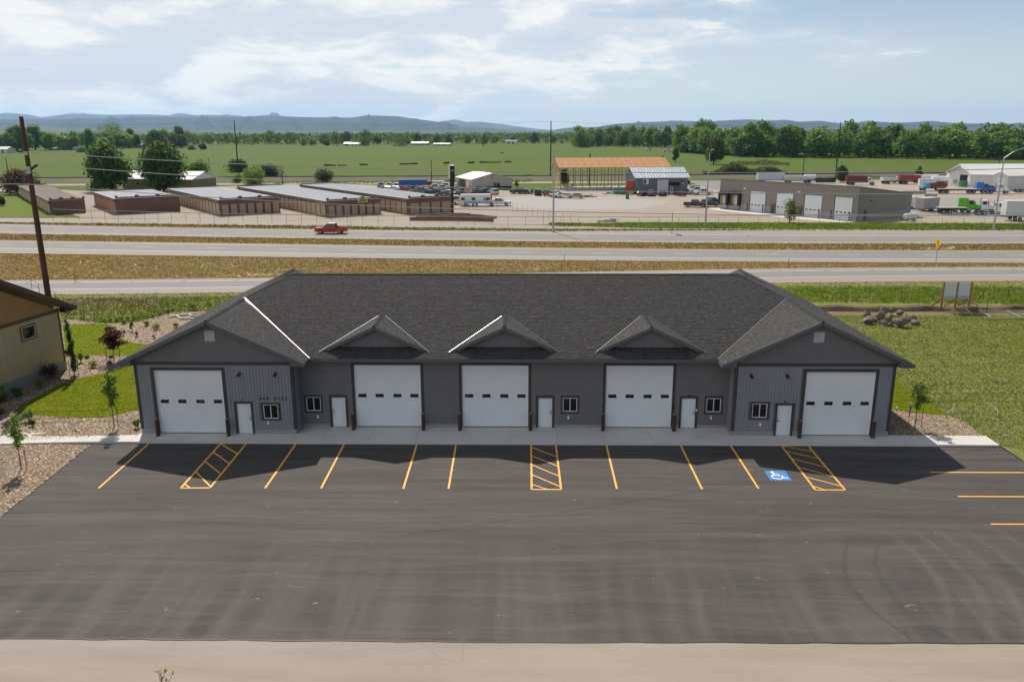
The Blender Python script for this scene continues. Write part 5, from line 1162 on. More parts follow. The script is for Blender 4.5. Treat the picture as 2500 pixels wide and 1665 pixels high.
storage('long low brown roofed storage block at the left, behind the tall pole', (125.7, 523), 7.5, 74, 487, 0, 14, dm_side=mat('buff_panel', (.42, .33, .20), .7, .1, 1), roofm=m_broof)
storage('short brick storage block with orange side doors and blank front', (286.7, 523), 14.5, 31, 482, 0, 9, dm_side=m_roll2)
storage('brick storage block with seven tan front doors, directly right of the short one', (541, 526.5), 14.2, 50, 485, 7, 17)
t3_, W3, D3, h3 = storage('brick storage block carrying the small yellow notice board', (800.5, 529.5), 13.6, 65, 488, 7, 22)
storage('rightmost brick storage block with four wide tan front doors', (999.7, 523.5), 11.6, 68, 482, 4, 24, fdoorw=.82)
sg = MB().box(W3*.56, W3*.56+2.5, -.16, -.06, h3*.78, h3*.78+1.25).build('notice_board', mat('yellow_board', (.62, .58, .30), .6, .05, 3), t3_)
for i, (a, b) in enumerate([(.30, .70), (.14, .86), (.14, .86)]): MB().box(W3*.56+2.5*a, W3*.56+2.5*b, -.175, -.162, h3*.78+.92-i*.36, h3*.78+1.12-i*.36).build('lettering_line', m_dark, sg)
# stepped entrance walls beside the pole sign
for lb, pts in (('front stepped brown block wall by the pole sign', [(1001, 538.5), (1035, 538.5), (1035, 538.3), (1068, 538.3), (1068, 538), (1138, 539), (1170, 539.6), (1205, 540.4)]),
                ('rear stepped brown block wall by the pole sign', [(1017, 530), (1048, 530), (1048, 529.5), (1080, 529), (1080, 528.5), (1148, 529), (1180, 531), (1212, 533)])):
    hs_ = [.75, 1.0, 1.25, 1.0, .8] if 'front' in lb else [.45, .6, .75, .6, .5]; q = [(1001, 1035), (1035, 1068), (1068, 1138), (1138, 1171), (1171, 1205)] if 'front' in lb else [(1017, 1048), (1048, 1080), (1080, 1148), (1148, 1180), (1180, 1212)]
    vv = (538.5, 538.5, 538.5, 539.5, 540.3, 541) if 'front' in lb else (530.5, 529, 527.5, 529, 531, 533.5)
    w_ = thing('block_wall', lb, 'wall', (0, 0, 0)); us = [q[0][0]]+[b for a, b in q]
    for i in range(5):
        a, b = G(us[i], vv[i]), G(us[i+1], vv[i+1]); MB().obox((a.x, a.y, hs_[i]/2), (b.x, b.y, hs_[i]/2), .35, hs_[i]).build('wall_section', m_brick, w_)
# cream metal shop
m_cream = mat('cream_metal_siding', (.47, .43, .36), .6, .05, .5, stretch=(4, 4, .2)); m_wroof = mat('white_metal_roof', (.66, .64, .60), .45, .04, .4)
def ribs(mb, x0, x1, y, z0, z1, st=.45, pr=.03, ax='x', topf=None):
    x = x0
    while x < x1:
        zt = topf(x) if topf else z1
        if ax == 'x': mb.box(x, x+.06, y-pr, y, z0, zt)
        else: mb.box(y-pr, y, x, x+.06, z0, zt)
        x += st
t, W_, D_, P = frame('metal_shop', 'cream metal shop with white gable roof behind the rows of cars', 'shop building', (1152, 463.5), (1251, 461), (1071, 456))
h = ZTOP(1152, 439, P); ap = h+W_*.5*.26
MB().box(0, W_, 0, D_, -.1, h).build('wall', m_cream, t); MB().prism([(0, 0, h), (W_, 0, h), (W_/2, 0, ap)], (0, D_, 0)).build('gable', m_cream, t)
mb = MB(); ribs(mb, .1, W_, 0, .1, h, .6, topf=lambda x: h+min(x, W_-x)*.26); ribs(mb, .2, D_, 0, .1, h, .6, ax='y'); o = mb.build('siding_ribs', m_cream, t); o['kind'] = 'stuff'
for s in (0, 1):
    a = (-.5, -.4, h-.15) if not s else (W_+.5, -.4, h-.15); MB().prism([a, (W_/2, -.4, ap+.02), (W_/2, -.4, ap+.14), (a[0], -.4, a[2]+.12)], (0, D_+.8, 0)).build('roof', m_wroof, t)
MB().box(-.05, .02, D_*.42, D_*.82, 0, h*.86).build('doorway_shade_panel', m_dark, t); MB().box(-.06, -.01, D_*.16, D_*.34, .1, h*.78).build('overhead_door', mat('cream_door', (.60, .58, .52), .6), t)  # black panel on the wall, unlit shop interior put into its colour
for x in (.10, .18, .40, .86, .90): MB().box(-.12, -.01, D_*x-.15, D_*x+.15, 0, 1.4 if x != .9 else 2.1).build('door_guard', m_dark, t)
MB().tube([(W_*.5, -.04, h+1.0), (W_*.5, -.10, h+1.0)], .28, 12).build('gable_light', m_dark, t); MB().tube([(W_*.5, -.04, h), (W_*.5, -.10, h)], .16, 10).build('round_badge', m_dark, t)
MB().box(W_*.10, W_*.95, -.9, -.25, 0, .9).build('loading_platform', m_dark, t)
for i, x in enumerate((.55, .62, .66)): MB().tube([(W_*x, -.5, .9), (W_*x, -.5, 2.3-i*.2)], .22, 8).build('gas_bottle', m_dark, t)
# timber frame building under construction
m_osb = mat('sheathing_board', (.40, .19, .065), .85, .16, .7, c2=(.47, .25, .10)); m_lum = mat('fresh_lumber', (.66, .47, .24), .8, .15, 1); m_post = mat('treated_post', (.27, .15, .07), .85, .2, 1)
t, W_, D_, P = frame('timber_frame_barn', 'unfinished timber frame barn with orange board roof on bare posts', 'barn', (1368, 463.5), (1632, 460.3), None, 17.5)
h = ZTOP(1367, 410, P); D_ = 14.0; rp_ = G(1367, 463.5); ap = h+3.0
n = 16; st = W_/(n-1)
for i in range(n):
    for y in (0, D_): MB().box(i*st-.10, i*st+.10, y-.08, y+.08, 0, h).build('post', m_post, t)
    MB().prism([(i*st-.06, -.5, h-.35), (i*st-.06, .55, h+.12), (i*st-.06, .55, h-.1), (i*st-.06, -.5, h-.6)], (.34, 0, 0)).build('rafter_tail', mat('white_lumber', (.75, .62, .42), .8), t)
    if i % 2 == 0: MB().obox((i*st, .4, .1), (i*st+1.4, .4, 2.0), .05, .12).build('brace', m_lum, t)
nb = 15
for s in (0, 1):
    for i in range(nb):       # roof sheathing in bays with lighter trusses showing between
        x0 = -.4+i*(W_+.8)/nb; x1 = x0+(W_+.8)/nb-.10
        y0, y1, z0, z1_ = (-.55, D_/2, h, ap) if not s else (D_+.55, D_/2, h, ap)
        for r in range(3):
            a, b = r/3+.004, (r+1)/3-.004; pa = (y0+(y1-y0)*a, z0+(z1_-z0)*a); pb = (y0+(y1-y0)*b, z0+(z1_-z0)*b)
            MB().prism([(x0, pa[0], pa[1]), (x1, pa[0], pa[1]), (x1, pb[0], pb[1]), (x0, pb[0], pb[1])], (0, 0, .04)).build('roof_board', m_osb, t)
for i in range(nb+1):
    x = -.43+i*(W_+.8)/nb
    for s in (0, 1): MB().obox((x, -.55 if not s else D_+.55, h-.06), (x, D_/2, ap-.06), .09, .2).build('rafter', m_lum, t)
for k in range(17):
    z = .35+k*(h-.4)/16; MB().box(-.14, -.08, -.1, D_+.1, z-.06, z+.06).build('girt', m_lum, t)
for y in np.linspace(0, D_, 6)[1:-1]: MB().box(-.07, .07, y-.08, y+.08, 0, h+.5).build('post', m_post, t)
MB().prism([(-.4, -.5, h), (-.4, D_/2, ap-.05), (-.4, D_+.5, h)], (.06, 0, 0)).build('gable_sheathing', m_osb, t)
for z in (h-.3, h*.72, 1.9): MB().box(0, W_, D_-.03, D_+.03, z-.05, z+.05).build('wall_girt', m_post, t)
MB().box(-.2, W_+.2, -.2, D_+.2, -.05, .12).build('floor_slab', mat('new_slab', (.46, .45, .45), .85), t)
# grey metal shop
m_gsh = mat('slate_metal_siding', (.135, .16, .18), .6, .05, .5); m_groof = mat('galvalume_roof', (.52, .54, .57), .35, .06, .5, metal=.4)
t, W_, D_, P = frame('grey_shop', 'slate grey metal shop with pale ribbed roof right of the timber barn', 'shop building', (1552, 474.5), (1678, 473), (1524, 465)); h = ZTOP(1552, 434, P); D_ = 12.5; ap = h+2.6
MB().box(0, W_, 0, D_, -.1, h).build('wall', m_gsh, t); MB().prism([(0, 0, h), (0, D_/2, ap), (0, D_, h)], (W_, 0, 0)).build('gable', m_gsh, t)
for s in (0, 1):
    y0 = -.5 if not s else D_+.5; MB().prism([(-.5, y0, h-.15), (W_+.5, y0, h-.15), (W_+.5, D_/2, ap+.1), (-.5, D_/2, ap+.1)], (0, 0, .12)).build('roof', m_groof, t)
for i in range(19):
    x = -.4+i*(W_+.8)/18; MB().obox((x, -.5, h+.02), (x, D_/2, ap+.25), .07, .09).build('roof_rib', m_groof, t)
MB().obox((-.5, D_*.25, (h+ap)/2+.05), (W_+.5, D_*.25, (h+ap)/2+.05), .06, .10).build('snow_bar', m_dark, t); MB().box(-.5, W_+.5, -.58, -.50, h-.22, h-.02).build('gutter', m_vinyl, t)
f = MB().box(W_*.14, W_*.24, -.06, -.005, h*.60, h*.90).build('window', m_vinyl, t); MB().box(W_*.15, W_*.19, -.08, -.061, h*.63, h*.87).build('pane', m_gl, f)
MB().box(W_*.41, W_*.62, -.06, -.005, 0, h*.86).build('overhead_door', mat('pale_door', (.55, .57, .58), .6), t)
MB().box(W_*.665, W_*.715, -.08, -.005, 0, 2.4).box(W_*.68, W_*.70, -.10, -.081, .3, 2.2, 1).build('glass_door', [m_vinyl, m_gl], t)
MB().prism([(W_*.64, -.05, 3.6), (W_*.64, -1.6, 2.7), (W_*.64, -.05, 2.7)], (W_*.19, 0, 0)).prism([(W_*.60, -.9, 3.0), (W_*.64, -1.5, 3.5), (W_*.64, -.3, 3.5)], (.1, 0, 0)).build('awning', m_dark, t)
e = MB().box(W_*.865, W_*.925, -.10, -.005, h*.58, h*.80).build('wall_sign', m_dark, t)
MB().prism([(W_*.872, -.11, h*.74), (W_*.905, -.11, h*.95), (W_*.918, -.11, h*.74)], (0, -.03, 0)).build('red_emblem', mat('sign_red', (.55, .07, .04), .5), e); MB().box(W_*.872, W_*.918, -.13, -.105, h*.61, h*.66).build('white_lettering', m_vinyl, e)
MB().box(-.03, W_+.03, -.03, -.004, 0, .9).build('wainscot', m_trim, t)
# long tan warehouse with docks
m_tanw = mat('warm_grey_metal_siding', (.245, .215, .19), .6, .05, .4, stretch=(4, 4, .2)); m_cmu = mat('concrete_base', (.33, .31, .285), .9, .12, 1)
t, W_, D_, P = frame('warehouse', 'long tan metal warehouse with dock doors and four tall white doors', 'warehouse', (1755, 508.5), (2092.7, 540.2), (1800, 480))
P2 = G(2211.6, 525); D_ = (P2-G(2092.7, 540.2)).length; h = ZTOP(1757, 438, P); hr = ZTOP(2098, 456, G(2092.7, 540.2)); h = (h+hr)/2; hb = h+.35
MB().prism([(0, 0, -.1), (W_, 0, -.1), (W_, 0, h), (0, 0, h)], (0, .3, 0)).build('wall', m_tanw, t)
MB().prism([(W_-.3, .3, -.1), (W_-.3, D_, -.1), (W_-.3, D_, h-2.3), (W_-.3, .3, h)], (.3, 0, 0)).build('wall', m_tanw, t); MB().prism([(0, .3, -.1), (0, D_, -.1), (0, D_, h-2.3), (0, .3, h)], (.3, 0, 0)).build('wall', m_tanw, t)
MB().box(.3, W_-.3, D_-.3, D_, -.1, h-2.32).build('wall', m_tanw, t); MB().prism([(.0, .0, h+.002), (W_, .0, h+.002), (W_, D_, h-2.28), (0, D_, h-2.28)], (0, 0, .05)).build('roof', m_groof, t)
mb = MB(); ribs(mb, .2, W_-.1, 0, 1.6, h, .55); o = mb.build('siding_ribs', m_tanw, t); o['kind'] = 'stuff'
MB().box(-.06, W_+.06, -.10, -.005, h-.16, h+.10).build('roof_trim', m_gsh, t); MB().prism([(W_, -.1, h-.16), (W_, D_, h-2.46), (W_, D_, h-2.2), (W_, -.1, h+.10)], (.08, 0, 0)).build('roof_trim', m_gsh, t)
MB().box(W_-.22, W_+.05, -.07, .1, 0, h-.17).build('corner_trim', m_gsh, t); MB().box(.02, W_-.3, -.045, -.005, 0, 1.5).build('concrete_base', m_cmu, t)
MB().box(W_+.002, W_+.05, .12, D_, 0, 1.4).build('concrete_base', m_cmu, t)
def wx(u, v):   # distance along the front wall of a photo column
    r = rayd(u, v); d = Vector((math.cos(t.rotation_euler.z), math.sin(t.rotation_euler.z), 0)); A2 = np.array([[r.x, -d.x], [r.y, -d.y]]); b2 = np.array([P.x-CAM.x, P.y-CAM.y]); s, k = np.linalg.solve(A2, b2); return k, CAM.z+s*r.z
for a, b, va in ((1834, 1870, 467), (1898, 1937, 471), (1967, 2008, 476), (2041, 2083, 481)):
    x0, zt = wx(a, va); x1, _ = wx(b, va+3); n0 = MB(); bar_rows(n0, x0, x1, -.05, 0, zt, 8, .04); d = n0.build('overhead_door', m_door, t)
    for k in range(4): xc = x0+(x1-x0)*(.14+.24*k); MB().box(xc-.28, xc+.28, -.11, -.091, zt*.30, zt*.30+.26).build('window_pane', m_gl, d)
    MB().box(x0-.18, x0-.01, -.10, -.005, 0, zt+.2).build('door_jamb', m_trim, t); MB().box(x1+.01, x1+.12, -.08, -.005, 0, zt+.2).build('door_jamb', m_tanw, t)
    for x in (x0-.45, x1-.1): MB().tube([(x, -.6, 0), (x, -.6, 1.9)], .12, 8).build('guard_post', m_trim, t)
for a, b, va in ((1881.5, 1892.5, 498), (1949, 1960, 503)): x0, zt = wx(a, va); x1, _ = wx(b, va); MB().box(x0, x1, -.07, -.005, 0, zt).build('man_door', mat('taupe_door', (.12, .105, .095), .6), t)
for u, v in ((1820, 460.5), (1952.5, 469)): x0, zt = wx(u, v); MB().box(x0-.35, x0+.35, -.25, -.05, zt-.12, zt+.12).build('wall_light', m_vinyl, t)
for a, b in ((1759, 1782), (1787, 1811)):
    x0, zt = wx(a, 468); x1, _ = wx(b, 469); d = MB().box(x0+.7, x1-.7, -.06, -.005, 1.3, zt-.7).build('dock_door', mat('dock_white', (.55, .56, .56), .6), t)
    MB().box(x0, x0+.65, -.75, -.01, 1.1, zt).box(x1-.65, x1, -.75, -.01, 1.1, zt).box(x0+.65, x1-.65, -.74, -.01, zt-.75, zt-.002).build('dock_shelter', m_dark, d); MB().box(x0+.66, x0+.76, -.70, -.05, 1.3, zt-.8).build('yellow_guide', mat('guide_yellow', (.45, .36, .04), .7), d)
    MB().box(x0+.3, x1-.3, -.5, -.01, .2, 1.05).build('dock_bumper', m_cmu, d)
MB().box(W_+.01, W_+.06, D_*.10, D_*.10+1.1, 0, 2.3).build('man_door', MATS['taupe_door'], t); MB().box(W_+.01, W_+.3, D_*.20, D_*.20+.3, 4.1, 4.3).build('wall_light', m_dark, t)
sheet('concrete_apron', PX([(1725, 511), (1757, 508), (2095, 540), (2070, 545), (1905, 531)], -.02), -.02, m_conc)
tk = thing('propane_tank', 'long white gas tank lying beside the tan warehouse', 'tank', (0, 0, 0), 0); a, b = G(2206, 540), G(2236, 538.5); tk.location = ((a.x+b.x)/2, (a.y+b.y)/2, 0); tk.rotation_euler.z = math.atan2(b.y-a.y, b.x-a.x); l_ = (b-a).length/2; r_ = .62
MB().tube([(-l_, 0, 1), (-l_+.12, 0, 1), (-l_+.4, 0, 1), (l_-.4, 0, 1), (l_-.12, 0, 1), (l_, 0, 1)], [.12, r_*.75, r_, r_, r_*.75, .12], 16).build('vessel', m_door, tk, smooth=True)
MB().tube([(0, 0, 1.6), (0, 0, 1.85)], .18, 10).build('valve_dome', m_door, tk)
for x in (-l_*.6, l_*.6): MB().box(x-.15, x+.15, -.45, .45, 0, .5).build('saddle', m_cmu, tk)
# white warehouses at the right edge
m_wsid = mat('white_metal_siding', (.62, .62, .60), .55, .04, .4)
def wbarn(label, FL, FR, eave, rise, depth_dir_len, name='white_warehouse'):
    t, W_, D_, P = frame(name, label, 'warehouse', FL, FR, None, depth_dir_len); h = ZTOP(FL[0], eave, P); return t, W_, D_, P, h
t, W_, D_, P, h = wbarn('white metal warehouse with an open dark doorway at the right', (2314.5, 452.5), (2368.5, 457), 422.5, 0, 46); ap = h+W_*.5*.42
# long axis runs to the right: ridge direction local +y is back-right
MB().box(0, W_, 0, D_, -.1, h).build('wall', m_wsid, t); MB().prism([(0, 0, h), (W_, 0, h), (W_/2, 0, ap)], (0, D_, 0)).build('gable', m_wsid, t)
for s in (0, 1): a = -.5 if not s else W_+.5; MB().prism([(a, -.4, h-.2), (W_/2, -.4, ap+.03), (W_/2, -.4, ap+.18), (a, -.4, h-.03)], (0, D_, 0)).build('roof', m_wroof, t)
d = MB().box(W_*.50, W_*.90, -.05, -.004, 0, h*.92).build('doorway_shade_panel', m_dark, t); MB().box(W_*.05, W_*.12, -.05, -.004, 0, 2.3).build('man_door', m_vinyl, t)  # black panel stands in for the shade inside the doorway
for x in (.28, .36): MB().box(W_*x-.3, W_*x+.3, -.35, -.005, .8, 2.2).build('utility_box', m_cmu, t)
t, W_, D_, P, h = wbarn('white metal warehouse wing with a closed gable door at the right edge', (2421, 463), (2456.5, 465.5), 428, 0, 40); ap = h+W_*.5*.40
q0, q1 = G(2368, 457), G(2421, 459.5)
MB().box(0, W_, 0, D_, -.1, h).build('wall', m_wsid, t); MB().prism([(0, 0, h), (W_, 0, h), (W_/2, 0, ap)], (0, D_, 0)).build('gable', m_wsid, t)
for s in (0, 1): a = -.4 if not s else W_+.4; MB().prism([(a, -.3, h-.2), (W_/2, -.3, ap+.03), (W_/2, -.3, ap+.18), (a, -.3, h-.03)], (0, D_, 0)).build('roof', m_wroof, t)
MB().box(W_*.25, W_*.80, -.05, -.004, 0, h*.82).build('overhead_door', m_vinyl, t); MB().box(W_*.45, W_*.62, -.06, -.004, h*.92, h*.98).build('vent_slot', m_dark, t)
tw = thing('white_warehouse', 'long white metal warehouse body running off the right edge', 'warehouse', (G(2368.5, 457.5).x, G(2368.5, 457.5).y, 0), math.atan2(-.02, 1)); hh = ZTOP(2369, 427, G(2368.5, 457.5))
MB().box(.05, 14, 1.0, 18, -.1, hh).build('wall', m_wsid, tw); MB().box(14, 80, -4.0, 18, -.1, hh-.4).build('wall', m_wsid, tw)
MB().prism([(-.2, .6, hh-.1), (80, -4.6, hh-.3), (80, 9, hh+3.4), (-.2, 9, hh+3.2)], (0, 0, .15)).build('roof', m_wroof, tw); MB().prism([(-.2, 18.5, hh-.2), (80, 18.5, hh-.3), (80, 9, hh+3.4), (-.2, 9, hh+3.2)], (0, 0, .15)).build('roof', m_wroof, tw)
for x in (22, 31, 40): f = MB().box(x, x+3.0, -4.06, -4.005, hh*.55, hh*.70).build('window', m_vinyl, tw); MB().box(x+.1, x+2.9, -4.09, -4.061, hh*.57, hh*.68).build('pane', m_gl, f)
# house with the white roof behind the big trees
t, W_, D_, P = frame('farm_house', 'olive walled house with white metal roof half hidden behind the big trees', 'house', (300, 459), (470, 462), None, 14); h = 3.2
m_olv = mat('olive_wall', (.20, .17, .09), .8, .1, 1)
MB().box(0, W_, 0, D_, -.1, h).build('wall', m_olv, t); MB().prism([(0, 0, h), (0, D_/2, h+2.2), (0, D_, h)], (W_, 0, 0)).build('gable', m_vinyl, t)
for s in (0, 1): y0 = -.6 if not s else D_+.6; MB().prism([(-.6, y0, h-.1), (W_+.6, y0, h-.1), (W_+.6, D_/2, h+2.35), (-.6, D_/2, h+2.35)], (0, 0, .15)).build('roof', m_wroof, t)
for x in (.2, .45, .7): f = MB().box(W_*x, W_*x+1.6, -.05, -.004, 1, 2.2).build('window', m_vinyl, t); MB().box(W_*x+.1, W_*x+1.5, -.08, -.051, 1.1, 2.1).build('pane', m_gl, f)
# distant farmsteads
def farm(label, u0, u1, vt, vb, wc, rc, dep=12, kind='house'):
    t, W_, D_, P = frame('farm_building', label, 'farm building', (u0, vb), (u1, vb), None, dep); h = max(2.6, ZTOP((u0+u1)/2, vt, P)); e = h*.6
    MB().box(0, W_, 0, D_, -.1, e).build('wall', wc, t); MB().prism([(0, 0, e), (0, D_/2, h), (0, D_, e)], (W_, 0, 0)).build('gable', wc, t)
    for s in (0, 1): y0 = -.5 if not s else D_+.5; MB().prism([(-.5, y0, e-.1), (W_+.5, y0, e-.1), (W_+.5, D_/2, h+.1), (-.5, D_/2, h+.1)], (0, 0, .15)).build('roof', rc, t)
    MB().box(W_*.2, W_*.4, -.1, -.005, .8, e*.85).build('window', m_gl, t); MB().box(W_*.6, W_*.72, -.1, -.005, 0, e*.85).build('door', m_trim, t)
m_redr = mat('faded_red_roof', (.38, .25, .20), .8); m_greyw = mat('grey_board_wall', (.26, .25, .23), .9)
for a in [('white shed with bright roof at the left photo edge beyond the pasture', -14, 18, 359, 374, m_wsid, m_wroof), ('bright white roof glinting among trees above the big leafy trees', 247, 257, 346, 352, m_wsid, m_wroof), ('grey farm shed beyond the pasture at the left', 143, 176, 354, 366, m_greyw, m_greyw),
          ('small grey lean shed right of the long grey one', 178, 192, 360, 367, m_greyw, m_wroof), ('low grey shed left of the small lean shed', 118, 136, 361, 366.5, m_greyw, m_greyw), ('pale farm building left of the white farmhouse, mid valley', 839, 856, 348, 356, m_greyw, m_wroof),
          ('white roofed farmhouse in the middle of the valley', 852, 878, 349, 356.5, m_wsid, m_wroof), ('red roofed farm building in the middle of the valley', 1004, 1045, 347, 355, m_redr, m_wroof), ('low cluttered farm shed right of the red roofed one', 1058, 1098, 350, 356, m_greyw, m_wroof),
          ('white two storey farmhouse near the valley tree line', 1234, 1262, 342, 352.5, m_wsid, m_greyw), ('pale farmhouse left of the dense wood', 1566, 1590, 349, 357.5, m_wsid, m_greyw), ('small pale shed at the edge of the dense wood', 1638, 1655, 349, 356, m_wsid, m_wroof),
          ('grey shed in the trees between the big dark tree pair', 330, 345, 352, 362, m_greyw, m_greyw)]: farm(*a)
# ------------------------------------------------------------------ vehicles
m_tyre = mat('tyre_rubber', (.018, .018, .018), .85, .2, 5); m_rim = mat('wheel_rim', (.35, .35, .36), .4, .05, 5, metal=.7); m_aglass = mat('car_glass', (.02, .026, .03), .08, .1, 3, spec=.8); m_lamp = mat('lamp_lens', (.7, .7, .68), .2); m_tail = mat('tail_lens', (.35, .02, .02), .3); m_blackp = mat('black_plastic', (.025, .025, .026), .6, .1, 4)
paints = {}
def paint(c):
    if c not in paints: paints[c] = mat('car_paint_'+str(len(paints)), c, .28, .03, 1, spec=.6)
    return paints[c]
def wheelmesh():
    if 'w' not in treeproto:
        treeproto['w'] = (MB().tube([(0, -.11, 0), (0, -.10, 0), (0, .10, 0), (0, .11, 0)], [.30, .345, .345, .30], 16).mesh('wheel_tyre', m_tyre), MB().tube([(0, -.115, 0), (0, .115, 0)], .20, 12).mesh('wheel_rim', m_rim))
    return treeproto['w']
bodycache = {}
SPEC = {  # side profile of the lower body, greenhouse outline, wheel x, wheel radius, width
 'sedan': dict(L=4.8, W=1.82, wb=(1.42, -1.38), r=.33, low=[(-2.38, .35), (-2.40, .72), (-2.25, .95), (-1.55, 1.00), (1.05, .98), (1.95, .86), (2.32, .70), (2.38, .40)], green=[(-1.75, .98), (-1.05, 1.42), (.30, 1.43), (1.15, .97)]),
 'suv': dict(L=4.8, W=1.9, wb=(1.45, -1.40), r=.37, low=[(-2.36, .45), (-2.40, .80), (-2.36, 1.10), (.95, 1.10), (1.85, 1.02), (2.30, .82), (2.38, .48)], green=[(-2.30, 1.09), (-2.05, 1.74), (.20, 1.76), (1.05, 1.09)]),
 'hatch': dict(L=4.2, W=1.75, wb=(1.25, -1.25), r=.31, low=[(-2.08, .35), (-2.1, .8), (-2.0, 1.0), (.95, .98), (1.6, .84), (2.05, .68), (2.1, .38)], green=[(-2.0, .98), (-1.6, 1.42), (.15, 1.46), (1.05, .97)]),
 'pickup': dict(L=5.8, W=1.98, wb=(1.85, -1.75), r=.40, low=[(-2.86, .55), (-2.90, 1.18), (-.95, 1.18), (-.93, 1.18), (1.25, 1.18), (2.35, 1.12), (2.82, .95), (2.88, .55)], green=[(-.98, 1.17), (-.85, 1.84), (.55, 1.86), (1.30, 1.17)]),
 'van': dict(L=5.2, W=1.98, wb=(1.6, -1.5), r=.35, low=[(-2.56, .40), (-2.6, .9), (-2.58, 1.15), (1.6, 1.12), (2.25, .98), (2.55, .75), (2.58, .40)], green=[(-2.56, 1.14), (-2.45, 1.95), (.95, 1.95), (1.85, 1.11)])}
def bodymeshes(kind, col):
    if (kind, col) in bodycache: return bodycache[(kind, col)]
    s = SPEC[kind]; W_ = s['W']/2; r = s['r']; low = s['low']; pts = list(low)
    # underside with wheel arches
    for wx_ in s['wb']:
        for a in np.linspace(-.1, math.pi+.1, 8): pts.append((wx_+(r+.07)*math.cos(a), r+(r+.07)*math.sin(a)*1.02))
    # order: low profile goes rear->front over the top; underside front->rear
    under = [p for wx_ in s['wb'] for p in [(wx_+(r+.07)*math.cos(a), max(.26, r+(r+.07)*math.sin(a))) for a in np.linspace(-.15, math.pi+.15, 8)]]
    prof = low+under; mb = MB(); p = paint(col)
    if kind == 'pickup': mb.prism([(x, -W_, z) for x, z in prof], (0, .06, 0)).prism([(x, W_-.06, z) for x, z in prof], (0, .06, 0)); mb.box(-2.88, -2.80, -W_+.06, W_-.06, .55, 1.17).box(-.98, 2.80, -W_+.06, W_-.06, .45, 1.12).box(-2.80, -.98, -W_+.06, W_-.06, .62, .70).prism([(1.25, -W_+.06, 1.12), (2.35, -W_+.06, 1.1), (2.82, -W_+.06, .94), (2.82, -W_+.06, .6), (1.25, -W_+.06, .6)], (0, 2*W_-.12, 0))
    else: mb.prism([(x, -W_, z) for x, z in prof], (0, 2*W_, 0))
    body = mb.mesh(kind+'_body', p)
    g = s['green']; Wi, Wt = W_-.06, W_-.24; b = [(x, z) for x, z in g]; mg = MB()
    v = [(b[0][0], -Wi, b[0][1]), (b[1][0], -Wt, b[1][1]), (b[2][0], -Wt, b[2][1]), (b[3][0], -Wi, b[3][1])]; v2 = [(x, -y, z) for x, y, z in v]
    mg.face(v); mg.face(v2[::-1]); mg.face([v[0], v2[0], v2[1], v[1]]); mg.face([v[2], v2[2], v2[3], v[3]]); mg.face([v[1], v2[1], v2[2], v[2]])
    glass = mg.mesh(kind+'_glass', m_aglass); mr = MB(); mr.prism([(b[1][0]-.02, -Wt-.01, b[1][1]-.02), (b[2][0]+.02, -Wt-.01, b[2][1]-.02), (b[2][0]+.02, Wt+.01, b[2][1]-.02), (b[1][0]-.02, Wt+.01, b[1][1]-.02)], (0, 0, .06))
    for sy in (-1, 1):
        for (p0, p1) in ((b[0], b[1]), (b[3], b[2])): mr.obox((p0[0], sy*(Wi+.005), p0[1]), (p1[0], sy*(Wt+.008), p1[1]), .06, .10)
        mx = [(b[1][0]+b[2][0])/2+.05] if kind != 'suv' and kind != 'van' else [b[1][0]*.45, b[2][0]-.35]
        for x in mx: mr.obox((x, sy*(Wi+.005), b[0][1]), (x, sy*(Wt+.008), b[1][1]), .06, .09)
    if kind == 'van':
        for sy in (-1, 1): mr.prism([(-2.4, sy*(Wi+.01), 1.14), (-.2, sy*(Wi+.01), 1.14), (-.2, sy*(Wt+.02), 1.9), (-2.35, sy*(Wt+.02), 1.9)], (0, .01, 0))
    roof = mr.mesh(kind+'_roof', p); f = low[-1]; re_ = low[0]
    hl = MB().box(f[0]-.10, f[0]+.0, W_-.42, W_-.08, .62 if kind != 'pickup' else .80, .76 if kind != 'pickup' else .98).mesh('headlight', m_lamp); tl = MB().box(re_[0]-.05, re_[0]+.03, W_-.22, W_-.04, .72, .95 if kind != 'pickup' else 1.12).mesh('tail_light', m_tail)
    bp = MB().box(f[0]-.06, f[0]+.08, -W_+.08, W_-.08, .38, .54).mesh('bumper', m_blackp if kind != 'pickup' else m_rim); br = MB().box(re_[0]-.10, re_[0]+.04, -W_+.08, W_-.08, .40, .55).mesh('rear_bumper', m_blackp if kind != 'pickup' else m_rim)
    gr = MB().box(f[0]-.06, f[0]+.03, -W_+.5, W_-.5, .56, .74 if kind != 'pickup' else .98).mesh('grille', m_blackp)
    bodycache[(kind, col)] = (body, glass, roof, hl, tl, bp, br, gr); return bodycache[(kind, col)]
